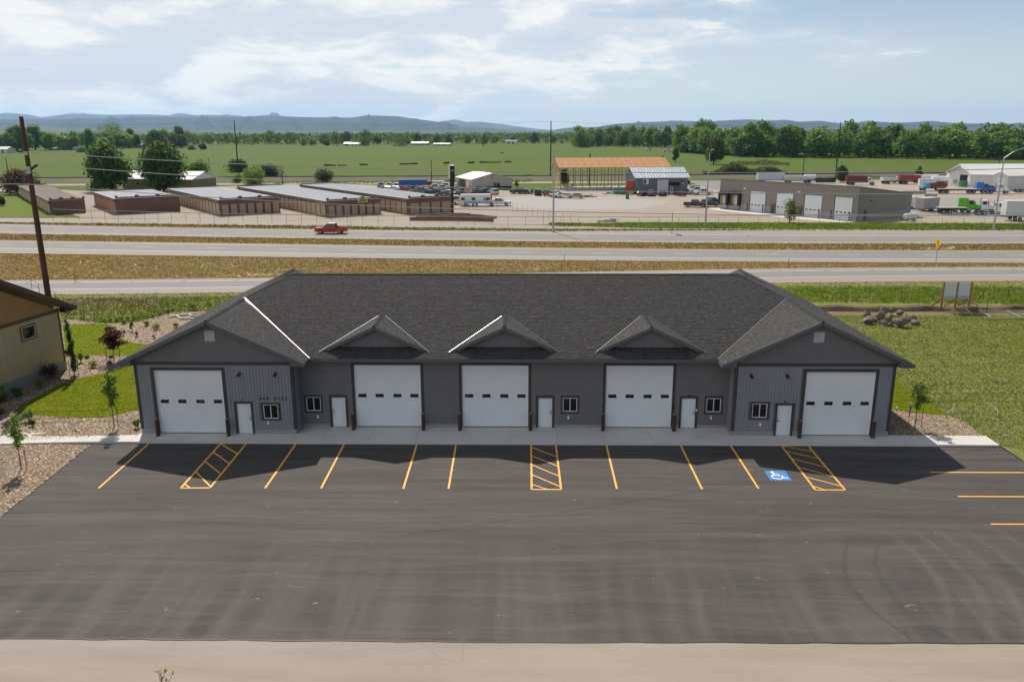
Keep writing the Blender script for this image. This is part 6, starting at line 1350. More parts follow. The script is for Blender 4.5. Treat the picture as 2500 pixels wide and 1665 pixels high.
def car(kind, col, label, u, v, hd, grp=None, s=1.0, name=None, extra=None, xy=None):
    """hd: heading in degrees, 0 = nose to the right of the photo, 90 = nose away"""
    g = G(u, v) if xy is None else Vector((xy[0], xy[1], 0)); sp = SPEC[kind]; body, glass, roof, hl, tl, bp, br, gr = bodymeshes(kind, col)
    nm = {'sedan': 'parked_car', 'suv': 'parked_suv', 'hatch': 'parked_hatchback', 'pickup': 'parked_pickup', 'van': 'parked_van'}[kind]
    t = thing(name or nm, label, {'pickup': 'pickup truck', 'van': 'van'}.get(kind, 'car'), (g.x, g.y, -.05), R(hd), grp); t.scale = (s, s, s)
    link('body', body, t); link('cabin_glass', glass, t); link('roof', roof, t); link('bumper', bp, t); link('bumper', br, t); link('grille', gr, t)
    for m_, nm_ in ((hl, 'headlight'), (tl, 'tail_light')):
        a = link(nm_, m_, t); b = link(nm_, m_, t); b.scale = (1, -1, 1)
    ty, ri = wheelmesh(); k = sp['r']/.345
    for x in sp['wb']:
        for sy in (-1, 1): w_ = link('wheel', ty, t); w_.location = (x, sy*(sp['W']/2-.13), sp['r']); w_.scale = (k, 1, k); link('rim', ri, w_)
    if extra: extra(t)
    return t
WH, SIL, BLK, RED, BLU, TAN, GRN, MAR = (.72, .72, .72), (.42, .42, .42), (.018, .018, .02), (.36, .025, .02), (.03, .09, .28), (.42, .34, .23), (.05, .09, .06), (.10, .025, .025); DKB, GRY = (.02, .03, .06), (.14, .14, .145)
def stripe(t): MB().box(-2.9, -2.8, -.9, .9, 1.18, 1.24).build('tailgate_rail', m_blackp, t)
car('pickup', (.42, .016, .022), 'red pickup truck driving left along the far highway carriageway', 809, 569.8, 180, name='moving_pickup', s=1.04, extra=lambda t: [MB().box(-.75, .35, -.62, .62, 1.90, 1.97).build('white_roof_panel', m_vinyl, t)])
L1 = 'cars crowding the yard beside the cream shop'
yard = [('pickup', WH, 'white truck facing the camera, leftmost of the back row', 932, 459, -95), ('suv', TAN, 'tan white car facing the camera, second in the back row', 950, 460, -92), ('suv', WH, 'white suv facing the camera, third in the back row', 968, 460.5, -90),
 ('van', WH, 'white van left of the blue container', 985, 461.5, -88), ('sedan', WH, 'white car nearest the storage roof edge below the back row', 959, 466, 170), ('sedan', RED, 'red car low beside the storage roof', 987, 467.5, 175), ('pickup', DKB, 'dark pickup in front of the blue container', 999, 466, -100),
 ('sedan', SIL, 'silver car at the left of the middle row', 1016, 471, 165), ('pickup', GRY, 'dark grey pickup behind the silver car', 1027, 472, 170), ('sedan', WH, 'white hatch nosing left in the middle row', 1038, 470.5, 160), ('pickup', WH, 'white work pickup right of the red container', 1060, 463.5, 200),
 ('pickup', SIL, 'silver pickup right of the white work pickup', 1078, 465.5, 195), ('pickup', WH, 'white pickup in the shop doorway', 1086, 460, 200), ('sedan', BLK, 'black car in the middle row beside a white hatch', 1048, 475.5, 175), ('suv', BLK, 'black suv right of the black car', 1060, 474.5, 170),
 ('sedan', GRY, 'dark grey car in the middle of the crowded rows', 1072, 473, 168), ('sedan', BLK, 'black car at the shop side of the rows', 1085, 470.5, 165), ('suv', WH, 'white suv at the foot of the pole sign', 1090, 478.5, 180), ('sedan', GRN, 'dark green car near the pole sign', 1079, 479, 178),
 ('van', TAN, 'beige van right of the pole sign', 1130, 475, 190), ('sedan', RED, 'faded red car beside the beige van', 1151, 476, 60), ('pickup', MAR, 'maroon pickup below the beige van', 1121, 482, 170), ('pickup', BLK, 'black pickup in front of the shop gable', 1173, 477.5, 175), ('pickup', DKB, 'dark blue pickup behind the black one', 1181, 472, 175),
 ('suv', WH, 'white suv parked at the right end of the shop gable', 1203, 475, 120), ('sedan', BLK, 'black car at the wall of the cream shop', 1118, 466.5, 165), ('sedan', GRY, 'grey car behind the pole sign', 1106, 472.5, 170), ('sedan', WH, 'small white car left of the camper', 1126, 500, 165), ('van', TAN, 'tan van half hidden behind the pole sign', 1113, 495, 100),
 ('hatch', SIL, 'silver hatchback deep in the crowded rows', 1034, 464.5, 170), ('sedan', MAR, 'maroon car behind the silver hatchback', 1049, 465.5, 168), ('sedan', BLK, 'black sedan behind the white suv at the sign', 1099, 483, 178), ('pickup', GRY, 'grey pickup left of the maroon pickup', 1105, 487, 172),
 ('pickup', BLK, 'black pickup at the right corner of the cream shop', 1268, 473, 165), ('sedan', WH, 'white car with open hood behind the black pickup', 1281, 472.5, 160), ('van', BLK, 'black boxy van with its rear to the camera', 1313, 476.5, 92),
 ('suv', RED, 'red car left of the parked white pair', 1342, 478, 60), ('suv', WH, 'white suv behind the silver sedan near the lamp post', 1358, 480, 55), ('sedan', SIL, 'grey car tucked behind the white sedan', 1364, 482, 50), ('sedan', WH, 'white sedan beside the tan sedan', 1381, 483.5, 165), ('sedan', TAN, 'tan sedan at the right end of its row by the lamp post', 1406, 484, 175),
 ('sedan', BLK, 'black car parked left of the grey shop overhead door', 1568, 478, 60), ('suv', GRY, 'grey suv in front of the grey shop', 1590, 478, 75), ('sedan', BLK, 'low black car before the pale overhead door', 1617, 478, 70), ('sedan', MAR, 'dark maroon car at the right of the grey shop entrance', 1660, 478.5, 110),
 ('pickup', WH, 'white crew pickup at the right end of the grey shop', 1715, 475.5, 190), ('pickup', WH, 'white pickup behind the crew pickup', 1700, 471, 190), ('suv', WH, 'white suv at the back beside the grey shop', 1690, 466, 190),
 ('pickup', (.055, .025, .03), 'dark maroon pickup parked left of the warehouse docks', 1697, 505.5, -8), ('suv', DKB, 'dark blue suv half behind the maroon pickup', 1734, 504, -8), ('suv', BLK, 'black vehicle behind the dark suv at the warehouse corner', 1744, 499, -8)]
for k, c, lb, u, v, hd in yard: car(k, c, lb, u, v, hd, 'vehicles parked in the yards', s=1.03)
def service(t):
    MB().box(-2.9, -1.0, -1.0, 1.0, 1.05, 1.55).build('service_body', paint(WH), t); c = MB().box(-2.6, -1.7, -.3, .3, 1.55, 2.5).build('crane', paint((.50, .10, .05)), t); MB().obox((-2.2, 0, 2.4), (-.4, 0, 3.1), .3, .3).build('crane_boom', paint((.50, .10, .05)), c)
car('pickup', WH, 'white service truck with a small orange crane behind the camper', 1218, 502, -4, s=1.08, extra=service)
cp = G(1160, 502.5); cm = thing('camper', 'white camper trailer with a blue stripe, parked by the fence', 'camper trailer', (cp.x, cp.y, 0), R(2)); cw = 8.2
prof = [(-cw/2, .6), (-cw/2, 2.6), (-cw/2+.4, 3.0), (cw/2-.1, 3.05), (cw/2, 2.9), (cw/2, .6)]
MB().prism([(x, -1.15, z) for x, z in prof], (0, 2.3, 0)).build('body', paint(WH), cm); MB().box(-cw/2+1.2, cw/2, -1.18, -1.155, .65, 1.25).build('blue_stripe', paint((.25, .42, .62)), cm)
for x0, x1 in ((-.9, .1), (2.3, 2.6), (2.8, 3.9), (-3.6, -2.7)): MB().box(x0, x1, -1.19, -1.155, 1.5, 2.2).build('window', m_aglass, cm)
for x in (-.5, .4): w_ = link('wheel', wheelmesh()[0], cm); w_.location = (x, -1.0, .35); link('rim', wheelmesh()[1], w_)
MB().obox((-cw/2, 0, .55), (-cw/2-1.4, 0, .5), .12, .12).build('tow_bar', m_blackp, cm)
# containers, trailers and trucks
def boxthing(name, label, cat, u, v, hd, L_, W_, H_, col, z0=0.0, wheels=(), roofc=None, parts=None):
    g = G(u, v); t = thing(name, label, cat, (g.x, g.y, 0), R(hd)); c = paint(col); MB().box(-L_/2, L_/2, -W_/2, W_/2, z0, z0+H_).build('body', c, t)
    MB().box(-L_/2-.02, L_/2+.02, -W_/2-.02, W_/2+.02, z0+H_+.002, z0+H_+.06).build('roof', paint(roofc or col), t)
    if L_ > 5:
        for i in range(int(L_/.6)):
            x = -L_/2+.3+i*.6; MB().box(x-.04, x+.04, -W_/2-.03, W_/2+.03, z0+.05, z0+H_-.05).build('side_rib', c, t)
    MB().box(-L_/2-.03, -L_/2-.005, -W_/2+.1, -.03, z0+.1, z0+H_-.1).box(-L_/2-.03, -L_/2-.005, .03, W_/2-.1, z0+.1, z0+H_-.1).build('rear_doors', c, t)
    for x in wheels:
        for sy in (-1, 1): w_ = link('wheel', wheelmesh()[0], t); w_.location = (x, sy*(W_/2-.1), .38); w_.scale = (1.15, 1.1, 1.15); link('rim', wheelmesh()[1], w_)
    if z0 > .3: MB().box(-L_/2, L_/2, -.45, .45, z0-.25, z0-.002).build('chassis', m_blackp, t)
    if parts: parts(t)
    return t
boxthing('shipping_container', 'long blue shipping container in the back of the car yard', 'container', 1008, 462, 12, 9.5, 2.5, 3.2, (.02, .11, .30)); boxthing('shipping_container', 'dull red container right of the blue one', 'container', 1036, 460, 8, 5.5, 2.4, 2.4, (.16, .05, .04)); boxthing('dumpster', 'low red dumpster in front of the dull red container', 'dumpster', 1036, 464, 5, 5.5, 2.3, 1.4, (.30, .03, .03))
boxthing('shipping_container', 'pale roofed container at the back behind the red one', 'container', 1060, 456, 3, 7, 2.4, 1.9, (.50, .42, .36), roofc=WH)
boxthing('portable_crate', 'teal bin at the right end of the timber frame', 'bin', 1506, 473.5, 0, 2.2, 1.8, 1.9, (.03, .20, .17)); boxthing('portable_crate', 'second teal bin beside the red stack', 'bin', 1517, 474, 0, 1.6, 1.6, 1.9, (.04, .18, .15)); boxthing('portable_crate', 'low red bin left of the tall red cabinet', 'bin', 1526, 473.5, 0, 2.2, 1.6, 2.0, (.33, .05, .02)); boxthing('portable_cabinet', 'tall red orange cabinet by the grey shop corner', 'cabinet', 1537, 473, 0, 2.3, 1.8, 4.0, (.42, .07, .02)); boxthing('pallet_stack', 'small tan pallet stack right of the red cabinet', 'pallets', 1540, 475, 0, 1.4, 1.2, .9, (.40, .28, .15))
boxthing('wheelie_bin', 'green rubbish bin standing alone in the open yard', 'rubbish bin', 1531.5, 485.5, 0, .9, .85, 1.5, (.01, .16, .04))
def flatpile(name, label, cat, u, v, w_, cols):
    g = G(u, v); t = thing(name, label, cat, (g.x, g.y, 0))
    for i, c in enumerate(cols): MB().box(-w_/2+i*w_/len(cols), -w_/2+(i+1)*w_/len(cols)-.05, -.6, .6, 0, .25+.2*((i*7) % 3)).build('bundle', paint(c), t)
flatpile('insulation_bundles', 'flat blue, white and red bundles lying by the teal bins', 'bundles', 1490, 473, 5.2, [(.6, .62, .65), (.05, .16, .5), (.6, .6, .62), (.55, .1, .12)])
flatpile('lumber_pile', 'yellow lumber and dark drums right of the tan sedan', 'lumber', 1437, 481, 5, [(.03, .03, .03), (.03, .03, .03), (.5, .36, .12), (.45, .33, .12)]); flatpile('pallet_row', 'grey pallet bundle on the grass by the fence', 'pallets', 1481, 540.5, 4.2, [(.36, .36, .42), (.42, .42, .45), (.36, .36, .4)])
def tractor(label, u, v, hd, col, sleeper=False, bare=True, s=1.0):
    g = G(u, v); t = thing('truck_tractor', label, 'truck', (g.x, g.y, 0), R(hd)); t.scale = (s, s, s); p = paint(col)
    hood = [(1.6, .9), (1.6, 2.05), (3.0, 1.85), (3.25, 1.6), (3.3, .9)]; MB().prism([(x, -.85, z) for x, z in hood], (0, 1.7, 0)).build('hood', p, t, bevel=.08)
    cab = [(.1, .9), (.1, 3.0), (1.2, 3.05), (1.65, 2.1), (1.65, .9)]; c = MB().prism([(x, -1.1, z) for x, z in cab], (0, 2.2, 0)).build('cab', p, t, bevel=.06)
    MB().prism([(1.24, -.95, 2.98), (1.66, -.95, 2.12), (1.70, -.95, 2.12), (1.28, -.95, 2.98)], (0, 1.9, 0)).build('windscreen', m_aglass, c)
    for sy in (-1, 1): MB().box(.35, 1.2, sy*1.10-.02, sy*1.10+.02, 2.05, 2.8).build('side_window', m_aglass, c); MB().tube([(-.1, sy*.95, .9), (-.1, sy*.95, 3.5)], .08, 8).build('exhaust_stack', m_rim, t); MB().box(2.2, 2.9, sy*.98-.18, sy*.98+.18, 1.02, 1.15).build('fender', p, t); MB().box(1.45, 1.6, sy*1.35-.06, sy*1.35+.06, 2.0, 2.7).build('mirror', m_blackp, t)
    MB().box(.05, .08, -.8, .8, 2.1, 2.75).build('rear_window', m_aglass, c)
    if sleeper: MB().box(-1.9, .09, -1.15, 1.15, .95, 3.5).build('sleeper', p, t, bevel=.08)
    MB().box(3.3, 3.34, -.6, .6, .95, 1.75).build('grille', m_rim, t); MB().box(3.25, 3.45, -1.1, 1.1, .45, .80).build('bumper', m_rim, t); MB().box(-4.2, 3.2, -.42, .42, .70, .95).build('chassis', m_blackp, t); MB().tube([(-.4, -.95, .75), (1.0, -.95, .75)], .28, 10).build('fuel_tank', m_rim, t)
    for x, k in ((2.5, 1), (-2.4, 2), (-3.7, 2)):
        for sy in (-1, 1): w_ = link('wheel', wheelmesh()[0], t); w_.location = (x, sy*(.98 if k == 1 else .88), .52); w_.scale = (1.5, 1.4 if k == 1 else 2.4, 1.5); link('rim', wheelmesh()[1], w_)
    return t
tractor('blue semi tractor coupled to the flatbed trailer', 2396, 472.5, -14, (.02, .15, .45), True); tractor('white truck cab right of the blue semi', 2431, 473.5, -20, WH); tractor('bright green truck tractor in the near row of trucks', 2358, 519, -22, (.09, .42, .02), True)
tractor('white tractor right of the green one, rear window to the camera', 2392, 520, -30, WH, False); tractor('white tractor at the right of the near truck row, beside the lamp post', 2428, 526, -12, WH, False); tractor('black chassis truck cut by the right photo edge', 2512, 470, -10, WH, False)
def trailer(label, u, v, hd, L_, s=1.0):
    g = G(u, v); t = thing('flatbed_trailer', label, 'trailer', (g.x, g.y, 0), R(hd)); MB().box(-L_/2, L_/2, -1.25, 1.25, 1.35, 1.5).build('deck', mat('trailer_deck', (.36, .31, .26), .8, .2, 1), t); MB().box(-L_/2, L_/2, -.5, .5, .95, 1.34).build('frame', m_blackp, t)
    for x in (-L_/2+1, -L_/2+2.4):
        for sy in (-1, 1): w_ = link('wheel', wheelmesh()[0], t); w_.location = (x, sy*1.05, .52); w_.scale = (1.5, 2, 1.5); link('rim', wheelmesh()[1], w_)
    for sy in (-.9, .9): MB().box(L_/2-3.6, L_/2-3.4, sy-.06, sy+.06, 0, .95).build('landing_leg', m_rim, t)
    return t
trailer('long flatbed trailer hitched to the blue semi tractor', 2340, 473, -4, 12.5); trailer('black bare chassis left of the green tractor', 2322, 522, -4, 6.5)
g = G(2500, 462); 
def dump(label, u, v, hd, col, L_=6.5, cab=WH, cabside=1, H_=1.7):
    g = G(u, v); t = thing('dump_truck', label, 'truck', (g.x, g.y, 0), R(hd)); p = paint(col); b = [(-L_/2, 1.2), (-L_/2-.1, 1.2+H_), (L_/2, 1.2+H_*.95), (L_/2-.4, 1.2)]
    MB().prism([(x, -1.2, z) for x, z in b], (0, .08, 0)).prism([(x, 1.12, z) for x, z in b], (0, .08, 0)).box(-L_/2, L_/2-.4, -1.12, 1.12, 1.2, 1.28).box(-L_/2-.1, -L_/2, -1.2, 1.2, 1.2, 1.2+H_).box(L_/2-.3, L_/2-.2, -1.2, 1.2, 1.2, 1.2+H_*.95).build('dump_bed', p, t)
    for i in range(6): x = -L_/2+.5+i*L_/6.2; MB().box(x-.06, x+.06, -1.26, -1.205, 1.2, 1.15+H_).build('bed_rib', p, t)
    MB().box(-L_/2, L_/2+2.6, -.4, .4, .75, 1.05).build('chassis', m_blackp, t)
    if cab: MB().prism([(x, -1.1, z) for x, z in [(L_/2+.1, .9), (L_/2+.1, 2.6), (L_/2+1.1, 2.6), (L_/2+1.5, 1.75), (L_/2+2.6, 1.55), (L_/2+2.7, .9)]], (0, 2.2, 0)).build('cab', paint(cab), t, bevel=.06); MB().box(L_/2+.35, L_/2+1.0, -1.13, -1.101, 1.75, 2.4).build('side_window', m_aglass, t); MB().prism([(L_/2+1.13, -.95, 2.56), (L_/2+1.5, -.95, 1.8), (L_/2+1.54, -.95, 1.8), (L_/2+1.17, -.95, 2.56)], (0, 1.9, 0)).build('windscreen', m_aglass, t)
    for x in (-L_/2+1, -L_/2+2.3)+((L_/2+2.0,) if cab else ()):
        for sy in (-1, 1): w_ = link('wheel', wheelmesh()[0], t); w_.location = (x, sy*.98, .5); w_.scale = (1.45, 2, 1.45); link('rim', wheelmesh()[1], w_)
    return t
dump('maroon dump truck with white cab beyond the tan warehouse roof', 2090, 451.5, -3, (.13, .02, .025), 7.2, H_=2.1); dump('red open top trailer left of the white tankers', 2219, 449.5, 0, (.27, .03, .02), 7.5, None, H_=2.1); dump('old blue cab truck with a red dump bed', 2286, 466, 186, (.20, .04, .03), 5.5, (.05, .30, .48), H_=1.3)
dump('white open trailer box left of the red one', 2171, 449, 4, (.62, .62, .62), 6.0, WH, H_=1.2)
def tanker(label, u, v, hd, L_):
    g = G(u, v); t = thing('tank_trailer', label, 'trailer', (g.x, g.y, 0), R(hd)); MB().tube([(-L_/2, 0, 2.0), (-L_/2+.2, 0, 2.0), (L_/2-.2, 0, 2.0), (L_/2, 0, 2.0)], [.6, 1.05, 1.05, .6], 16).build('vessel', paint(WH), t, smooth=False); MB().box(-L_/2, L_/2, -.4, .4, .7, 1.0).build('frame', m_blackp, t)
    for i in range(3): MB().tube([(-L_*.3+i*L_*.3, 0, 3.0), (-L_*.3+i*L_*.3, 0, 3.2)], .25, 8).build('hatch', m_vinyl, t)
    for x in (-L_/2+.8, -L_/2+2):
        for sy in (-1, 1): w_ = link('wheel', wheelmesh()[0], t); w_.location = (x, sy*1, .5); w_.scale = (1.45, 2, 1.45); link('rim', wheelmesh()[1], w_)
tanker('white tank trailer right of the red open trailer', 2259, 447, 0, 9.0); tanker('white tank trailer beside the white warehouse gable', 2299, 451, 2, 8.0); tanker('rounded white tank behind the warehouse roof line', 1976, 446.5, 0, 4.5)
boxthing('box_trailer', 'long pale box trailer beyond the warehouse roof', 'trailer', 1880, 446, 0, 10, 2.5, 2.6, (.52, .58, .66), 1.0, (-3.5, -2.5), WH); boxthing('box_trailer', 'grey ribbed open trailer beyond the warehouse roof', 'trailer', 1940, 447, 2, 8, 2.5, 1.5, (.45, .45, .42), 1.0, (-3, -2))
boxthing('enclosed_trailer', 'grey enclosed cargo trailer right of the tan warehouse', 'trailer', 2262, 514.5, 28, 5.6, 2.4, 2.6, (.38, .36, .34), .55, (-.3, .6), (.6, .6, .6)); boxthing('enclosed_trailer', 'white cargo trailer peeking out behind the tan warehouse', 'trailer', 2216, 508, 75, 5, 2.3, 2.4, (.6, .6, .64), .5, (-.3, .6), WH)
boxthing('box_truck', 'white box truck body cut by the right photo edge', 'truck', 2500, 538, -6, 9, 2.5, 3.2, (.60, .60, .58), 1.0, (-2.4, -1.4), WH); boxthing('dumpster', 'green bin in the open doorway of the white warehouse', 'dumpster', 2352, 456, 0, 2.6, 1.8, 2.0, (.02, .20, .08))
boxthing('van_box', 'white boxy van behind the old blue cab truck', 'van', 2262, 457.5, 170, 5.4, 2.2, 2.4, (.6, .6, .58), .4, (-1.6, 1.6)); boxthing('concrete_barrier', 'long concrete barrier right behind the tan warehouse', 'barrier', 2232, 473, -4, 7, .8, .8, (.33, .29, .25)); boxthing('concrete_barrier', 'short concrete barrier before the long one', 'barrier', 2272, 481, -6, 3.4, .8, .9, (.33, .29, .24))
boxthing('equipment_frame', 'black steel equipment frame beyond the warehouse roof by the bushy tree', 'equipment', 2015, 447.5, 0, 7, 2, 1.5, (.02, .02, .02), .5); car('pickup', WH, 'white pickup at the field edge left of the lone willow', 1630, 371.5, 185, s=1.4); car('suv', WH, 'white vehicle in the hay field beyond the timber barn', 1583, 368, 180, s=1.5)
car('pickup', WH, 'white pickup parked behind the red open trailer', 2195, 446.5, 175); car('sedan', BLK, 'black car behind the blue semi tractor', 2416, 464, 10)
# person inside the timber frame, tiny in the photo
g = G(1397.5, 462); pr = thing('person', 'person in dark clothes standing inside the timber frame', 'person', (g.x, g.y, .1)); m_cl = mat('dark_clothes', (.03, .035, .05), .9); m_skin = mat('skin', (.38, .23, .16), .6)
sk = bpy.data.meshes.new('body'); vs = [(0, 0, .95), (0, 0, 1.25), (0, 0, 1.45), (0, 0, 1.58), (-.2, 0, 1.42), (-.26, .03, 1.15), (-.24, -.05, .88), (.2, 0, 1.42), (.26, .03, 1.15), (.24, -.05, .88), (-.11, 0, .9), (-.13, .02, .5), (-.14, 0, .06), (-.14, -.14, .03), (.11, 0, .9), (.13, .02, .5), (.14, 0, .06), (.14, -.14, .03)]
es = [(0, 1), (1, 2), (2, 3), (2, 4), (4, 5), (5, 6), (2, 7), (7, 8), (8, 9), (0, 10), (10, 11), (11, 12), (12, 13), (0, 14), (14, 15), (15, 16), (16, 17)]
sk.from_pydata(vs, es, []); sk.materials.append(m_cl); bo = link('body', sk, pr); md = bo.modifiers.new('skin', 'SKIN'); rr_ = [.15, .14, .12, .06, .07, .055, .04, .07, .055, .04, .10, .075, .05, .05, .10, .075, .05, .05]
for i, r_ in enumerate(rr_): sk.skin_vertices[0].data[i].radius = (r_, r_*.9)
sk.skin_vertices[0].data[0].use_root = True; bo.modifiers.new('sub', 'SUBSURF').levels = 1
MB().tube([(0, 0, 1.56), (0, 0, 1.62), (0, 0, 1.72), (0, 0, 1.80)], [.06, .09, .10, .05], 10).build('head', m_skin, pr, smooth=True); MB().tube([(0, .015, 1.70), (0, .015, 1.83)], [.108, .06], 10).build('hair', m_blackp, pr)
# ------------------------------------------------------------------ poles, lamps, signs, fences, wires
m_pole = mat('brown_pole_wood', (.095, .048, .030), .9, .25, 2, stretch=(3, 3, .2), bump=.3); m_dpole = mat('dark_pole_wood', (.045, .035, .03), .9, .2, 1); m_galv = mat('galvanised_steel', (.40, .41, .42), .45, .06, 3, metal=.5); m_wire = mat('aluminium_wire', (.55, .53, .50), .5, .05, 1, metal=.3); m_dwire = mat('dark_wire', (.10, .10, .11), .6)
pb = PY(118, 722, 15.5); pt = PY(50, 282, 15.5); px_, py_ = pb.x, 15.5
pole = thing('utility_pole', 'tall brown utility pole rising behind the tan house', 'utility pole', (px_, py_, -.1)); MB().tube([(0, 0, -.2), (-.02, 0, 10), (-.04, 0, pt.z)], [.255, .225, .155], 14).build('pole', m_pole, pole)
def arm_at(u, v, u2, v2, nm, m=m_pole, w_=.12): a, b = PY(u, v, py_-.25), PY(u2, v2, py_-.25); MB().obox((a.x-px_, -.25, a.z+.1), (b.x-px_, -.25, b.z+.1), w_, w_).build(nm, m, pole)
arm_at(41, 370, 64, 373, 'crossarm', m_dpole); arm_at(75, 414, 91, 403, 'bracket_arm', m_dpole, .16); 
for v in (375, 412, 420): a = PY(63 if v < 400 else 70, v, py_-.3); MB().box(a.x-px_-.16, a.x-px_+.16, -.38, -.27, a.z-.05, a.z+.25).build('insulator_clamp', m_galv, pole)
MB().tube([(.0, -.3, pt.z-.02), (0, -.3, pt.z-.9)], .02, 6).build('ground_wire', m_dwire, pole)
def wire(name, label, pts, r, m, yv=None):
    t = MB(); q = []
    for (u, v, y) in pts: q.append(PY(u, v, y))
    # smooth through the surveyed points
    n = 40; xs = np.array([p.x for p in q]); o_ = np.argsort(xs); xs = xs[o_]; ys = np.array([p.y for p in q])[o_]; zs = np.array([p.z for p in q])[o_]; X = np.linspace(xs[0], xs[-1], n)
    kz = np.polyfit(xs, zs, 2 if len(q) < 5 else 3); Z = np.polyval(kz, X); Y_ = np.interp(X, xs, ys); t.tube([(a, b, c) for a, b, c in zip(X, Y_, Z)], r, 5)
    return tag(t.build(name, m), label, 'wire')
wire('power_line', 'topmost bright wire running right from the brown pole crossarm', [(65, 372, 15.3), (400, 391, 15.6), (700, 405, 16), (1100, 418, 17), (1400, 421.5, 18), (1900, 420.5, 19), (2600, 410, 20)], .034, m_wire)
wire('power_line', 'second bright wire running right from the brown pole bracket', [(90, 403, 15.3), (400, 424, 15.6), (700, 442.5, 16), (1048, 456.5, 17), (1240, 461.5, 18), (1680, 469, 19), (2600, 474, 20)], .034, m_wire)
wire('service_cable', 'cable sagging left from the brown pole, level with the storage roofs', [(-60, 456, 15), (50, 450, 15), (110, 453, 15.3)], .03, m_wire)
wire('communication_cable', 'third cable crossing in front of the storage blocks', [(110, 453, 15.3), (416, 476, 15.6), (700, 492.5, 16), (1000, 505.5, 17), (1292, 517, 18), (1580, 522, 19), (2000, 525, 20), (2600, 525, 21)], .032, m_wire)
wire('communication_cable', 'lowest cable crossing just above the far frontage track', [(130, 506.5, 15), (174, 515.5, 15.1), (320, 518.5, 15.6), (505, 521, 16), (950, 526, 17), (1500, 530, 18), (2000, 526, 19), (2600, 518, 20)], .022, m_wire)
m_d = m_dpole
def upole(label, u, vt, vb, r=.18, arms=0, name='utility_pole', cat='utility pole', ut=None):
    g = G(u, vb); h = ZTOP(u, vt, g); t = thing(name, label, cat, (g.x, g.y, -.2)); MB().tube([(0, 0, -.3), (0, 0, h)], [r*1.2, r*.75], 8).build('pole', m_d, t)
    for i in range(arms): MB().box(-1.1, 1.1, -.06, .06, h-.6-i*1.6, h-.48-i*1.6).build('crossarm', m_d, t)
    return g, h
P1 = upole('tall thin pole rising behind the dark thickets left of centre', 583, 294, 431, .26); P2 = upole('tall thin pole at the left end of the timber barn', 1344, 295, 433, .26); P3 = upole('tall pole by the bushy tree beyond the tan warehouse', 2040, 298, 429, .28)
upole('short dark pole behind the tan warehouse roof', 1959, 372, 441, .18, 1); upole('slim pole between the car rows and the pasture', 1054, 391, 447, .16); upole('grey pole behind the round purple tree', 20, 384, 424, .2, 0); upole('thin pole in the pasture right of the big dark trees', 511, 385, 412, .15, 1); upole('stub pole behind the bright round bush', 690, 419, 454, .2); upole('dark pole inside the timber frame', 1439, 374, 452, .26, name='wooden_post')
upole('pole with a box behind the white warehouse roof', 2437, 389, 412, .2, 1)
g0, h0 = P1; g1, h1_ = P2; g2, h2 = P3
def span(label, A_, B_, r=.05, sag=1.6, ext=None, m=m_dwire):
    mb = MB(); pts = []
    for i in range(17): s = i/16; p = Vector(A_).lerp(Vector(B_), s); p.z -= sag*4*s*(1-s); pts.append(p)
    mb.tube(pts, r, 4); return tag(mb.build('power_line', m), label, 'wire', 'thin wires between the tall far poles')
ends = [Vector((g0.x-128, g0.y+3, 0)), g0, g1, g2, Vector((g2.x+130, g2.y+2, 0))]; nm = ['left of the first tall far pole', 'between the first and second tall far poles', 'between the second and third tall far poles', 'right of the third tall far pole']
for j, (zz, wd) in enumerate(((-.3, 'top'), (-6.0, 'middle'), (-8.5, 'lower'))):
    for i in range(4): hA = [h0, h0, h1_, h2, h2][i]+zz; hB = [h0, h0, h1_, h2, h2][i+1]+zz; span('%s thin wire %s' % (wd, nm[i]), (ends[i].x, ends[i].y, hA), (ends[i+1].x, ends[i+1].y, hB), .035)
def lamp(label, ub, vb, vt, arm, armz=.8):
    g = G(ub, vb); h = ZTOP(ub, vt, g); t = thing('street_lamp', label, 'street lamp', (g.x, g.y, -.1)); MB().tube([(0, 0, 0), (0, 0, h*.55), (0, 0, h)], [.20, .15, .09], 12).build('pole', m_galv, t); MB().tube([(0, 0, 0), (0, 0, .35)], .30, 12).build('base', m_galv, t)
    a = Vector(arm); MB().tube([(0, 0, h), tuple(a*.5+Vector((0, 0, h+armz*.65))), tuple(a+Vector((0, 0, h+armz)))], [.07, .06, .05], 8).build('arm', m_galv, t)
    d = a.normalized(); MB().obox(tuple(a+Vector((0, 0, h+armz))), tuple(a+d*.9+Vector((0, 0, h+armz+.04))), .38, .20).build('lamp_head', m_galv, t)
lamp('tall grey street lamp standing between the fence and the highway at centre', 1350.5, 566, 372, (0, -2.2, 0)); lamp('tall grey street lamp left of the tan warehouse', 1722, 552.6, 374, (0, -2.2, 0)); lamp('grey street lamp with long arm at the right by the trucks', 2425.5, 560.6, 385, (3.0, -.6, 0), 1.9)
# pole sign
g = G(1104.8, 521.5); hs = ZTOP(1104, 404.5, g); t = thing('pole_sign', 'tall black pole sign cabinet seen edge on beside the storage blocks', 'sign', (g.x, g.y, 0), R(12)); MB().box(-.28, .28, -.28, .28, 0, hs*.60).build('post', m_dark, t)
c = MB().box(-.55, .55, -1.35, 1.35, hs-4.0, hs).build('cabinet', m_dark, t); MB().box(-.60, -.555, -1.2, 1.2, hs-3.0, hs-.2).build('sign_face', mat('sign_face', (.55, .50, .25), .5), c); MB().box(-.56, .56, -1.36, 1.36, hs+.001, hs+.05).build('cap', m_vinyl, c); MB().box(-.45, .45, -.6, .6, hs-5.6, hs-4.05).build('lower_cabinet', m_dark, t)
for z in (hs-5.4, hs*.45, hs*.2): MB().box(-.33, .33, -.33, .33, z, z+.12).build('band', m_galv, t)
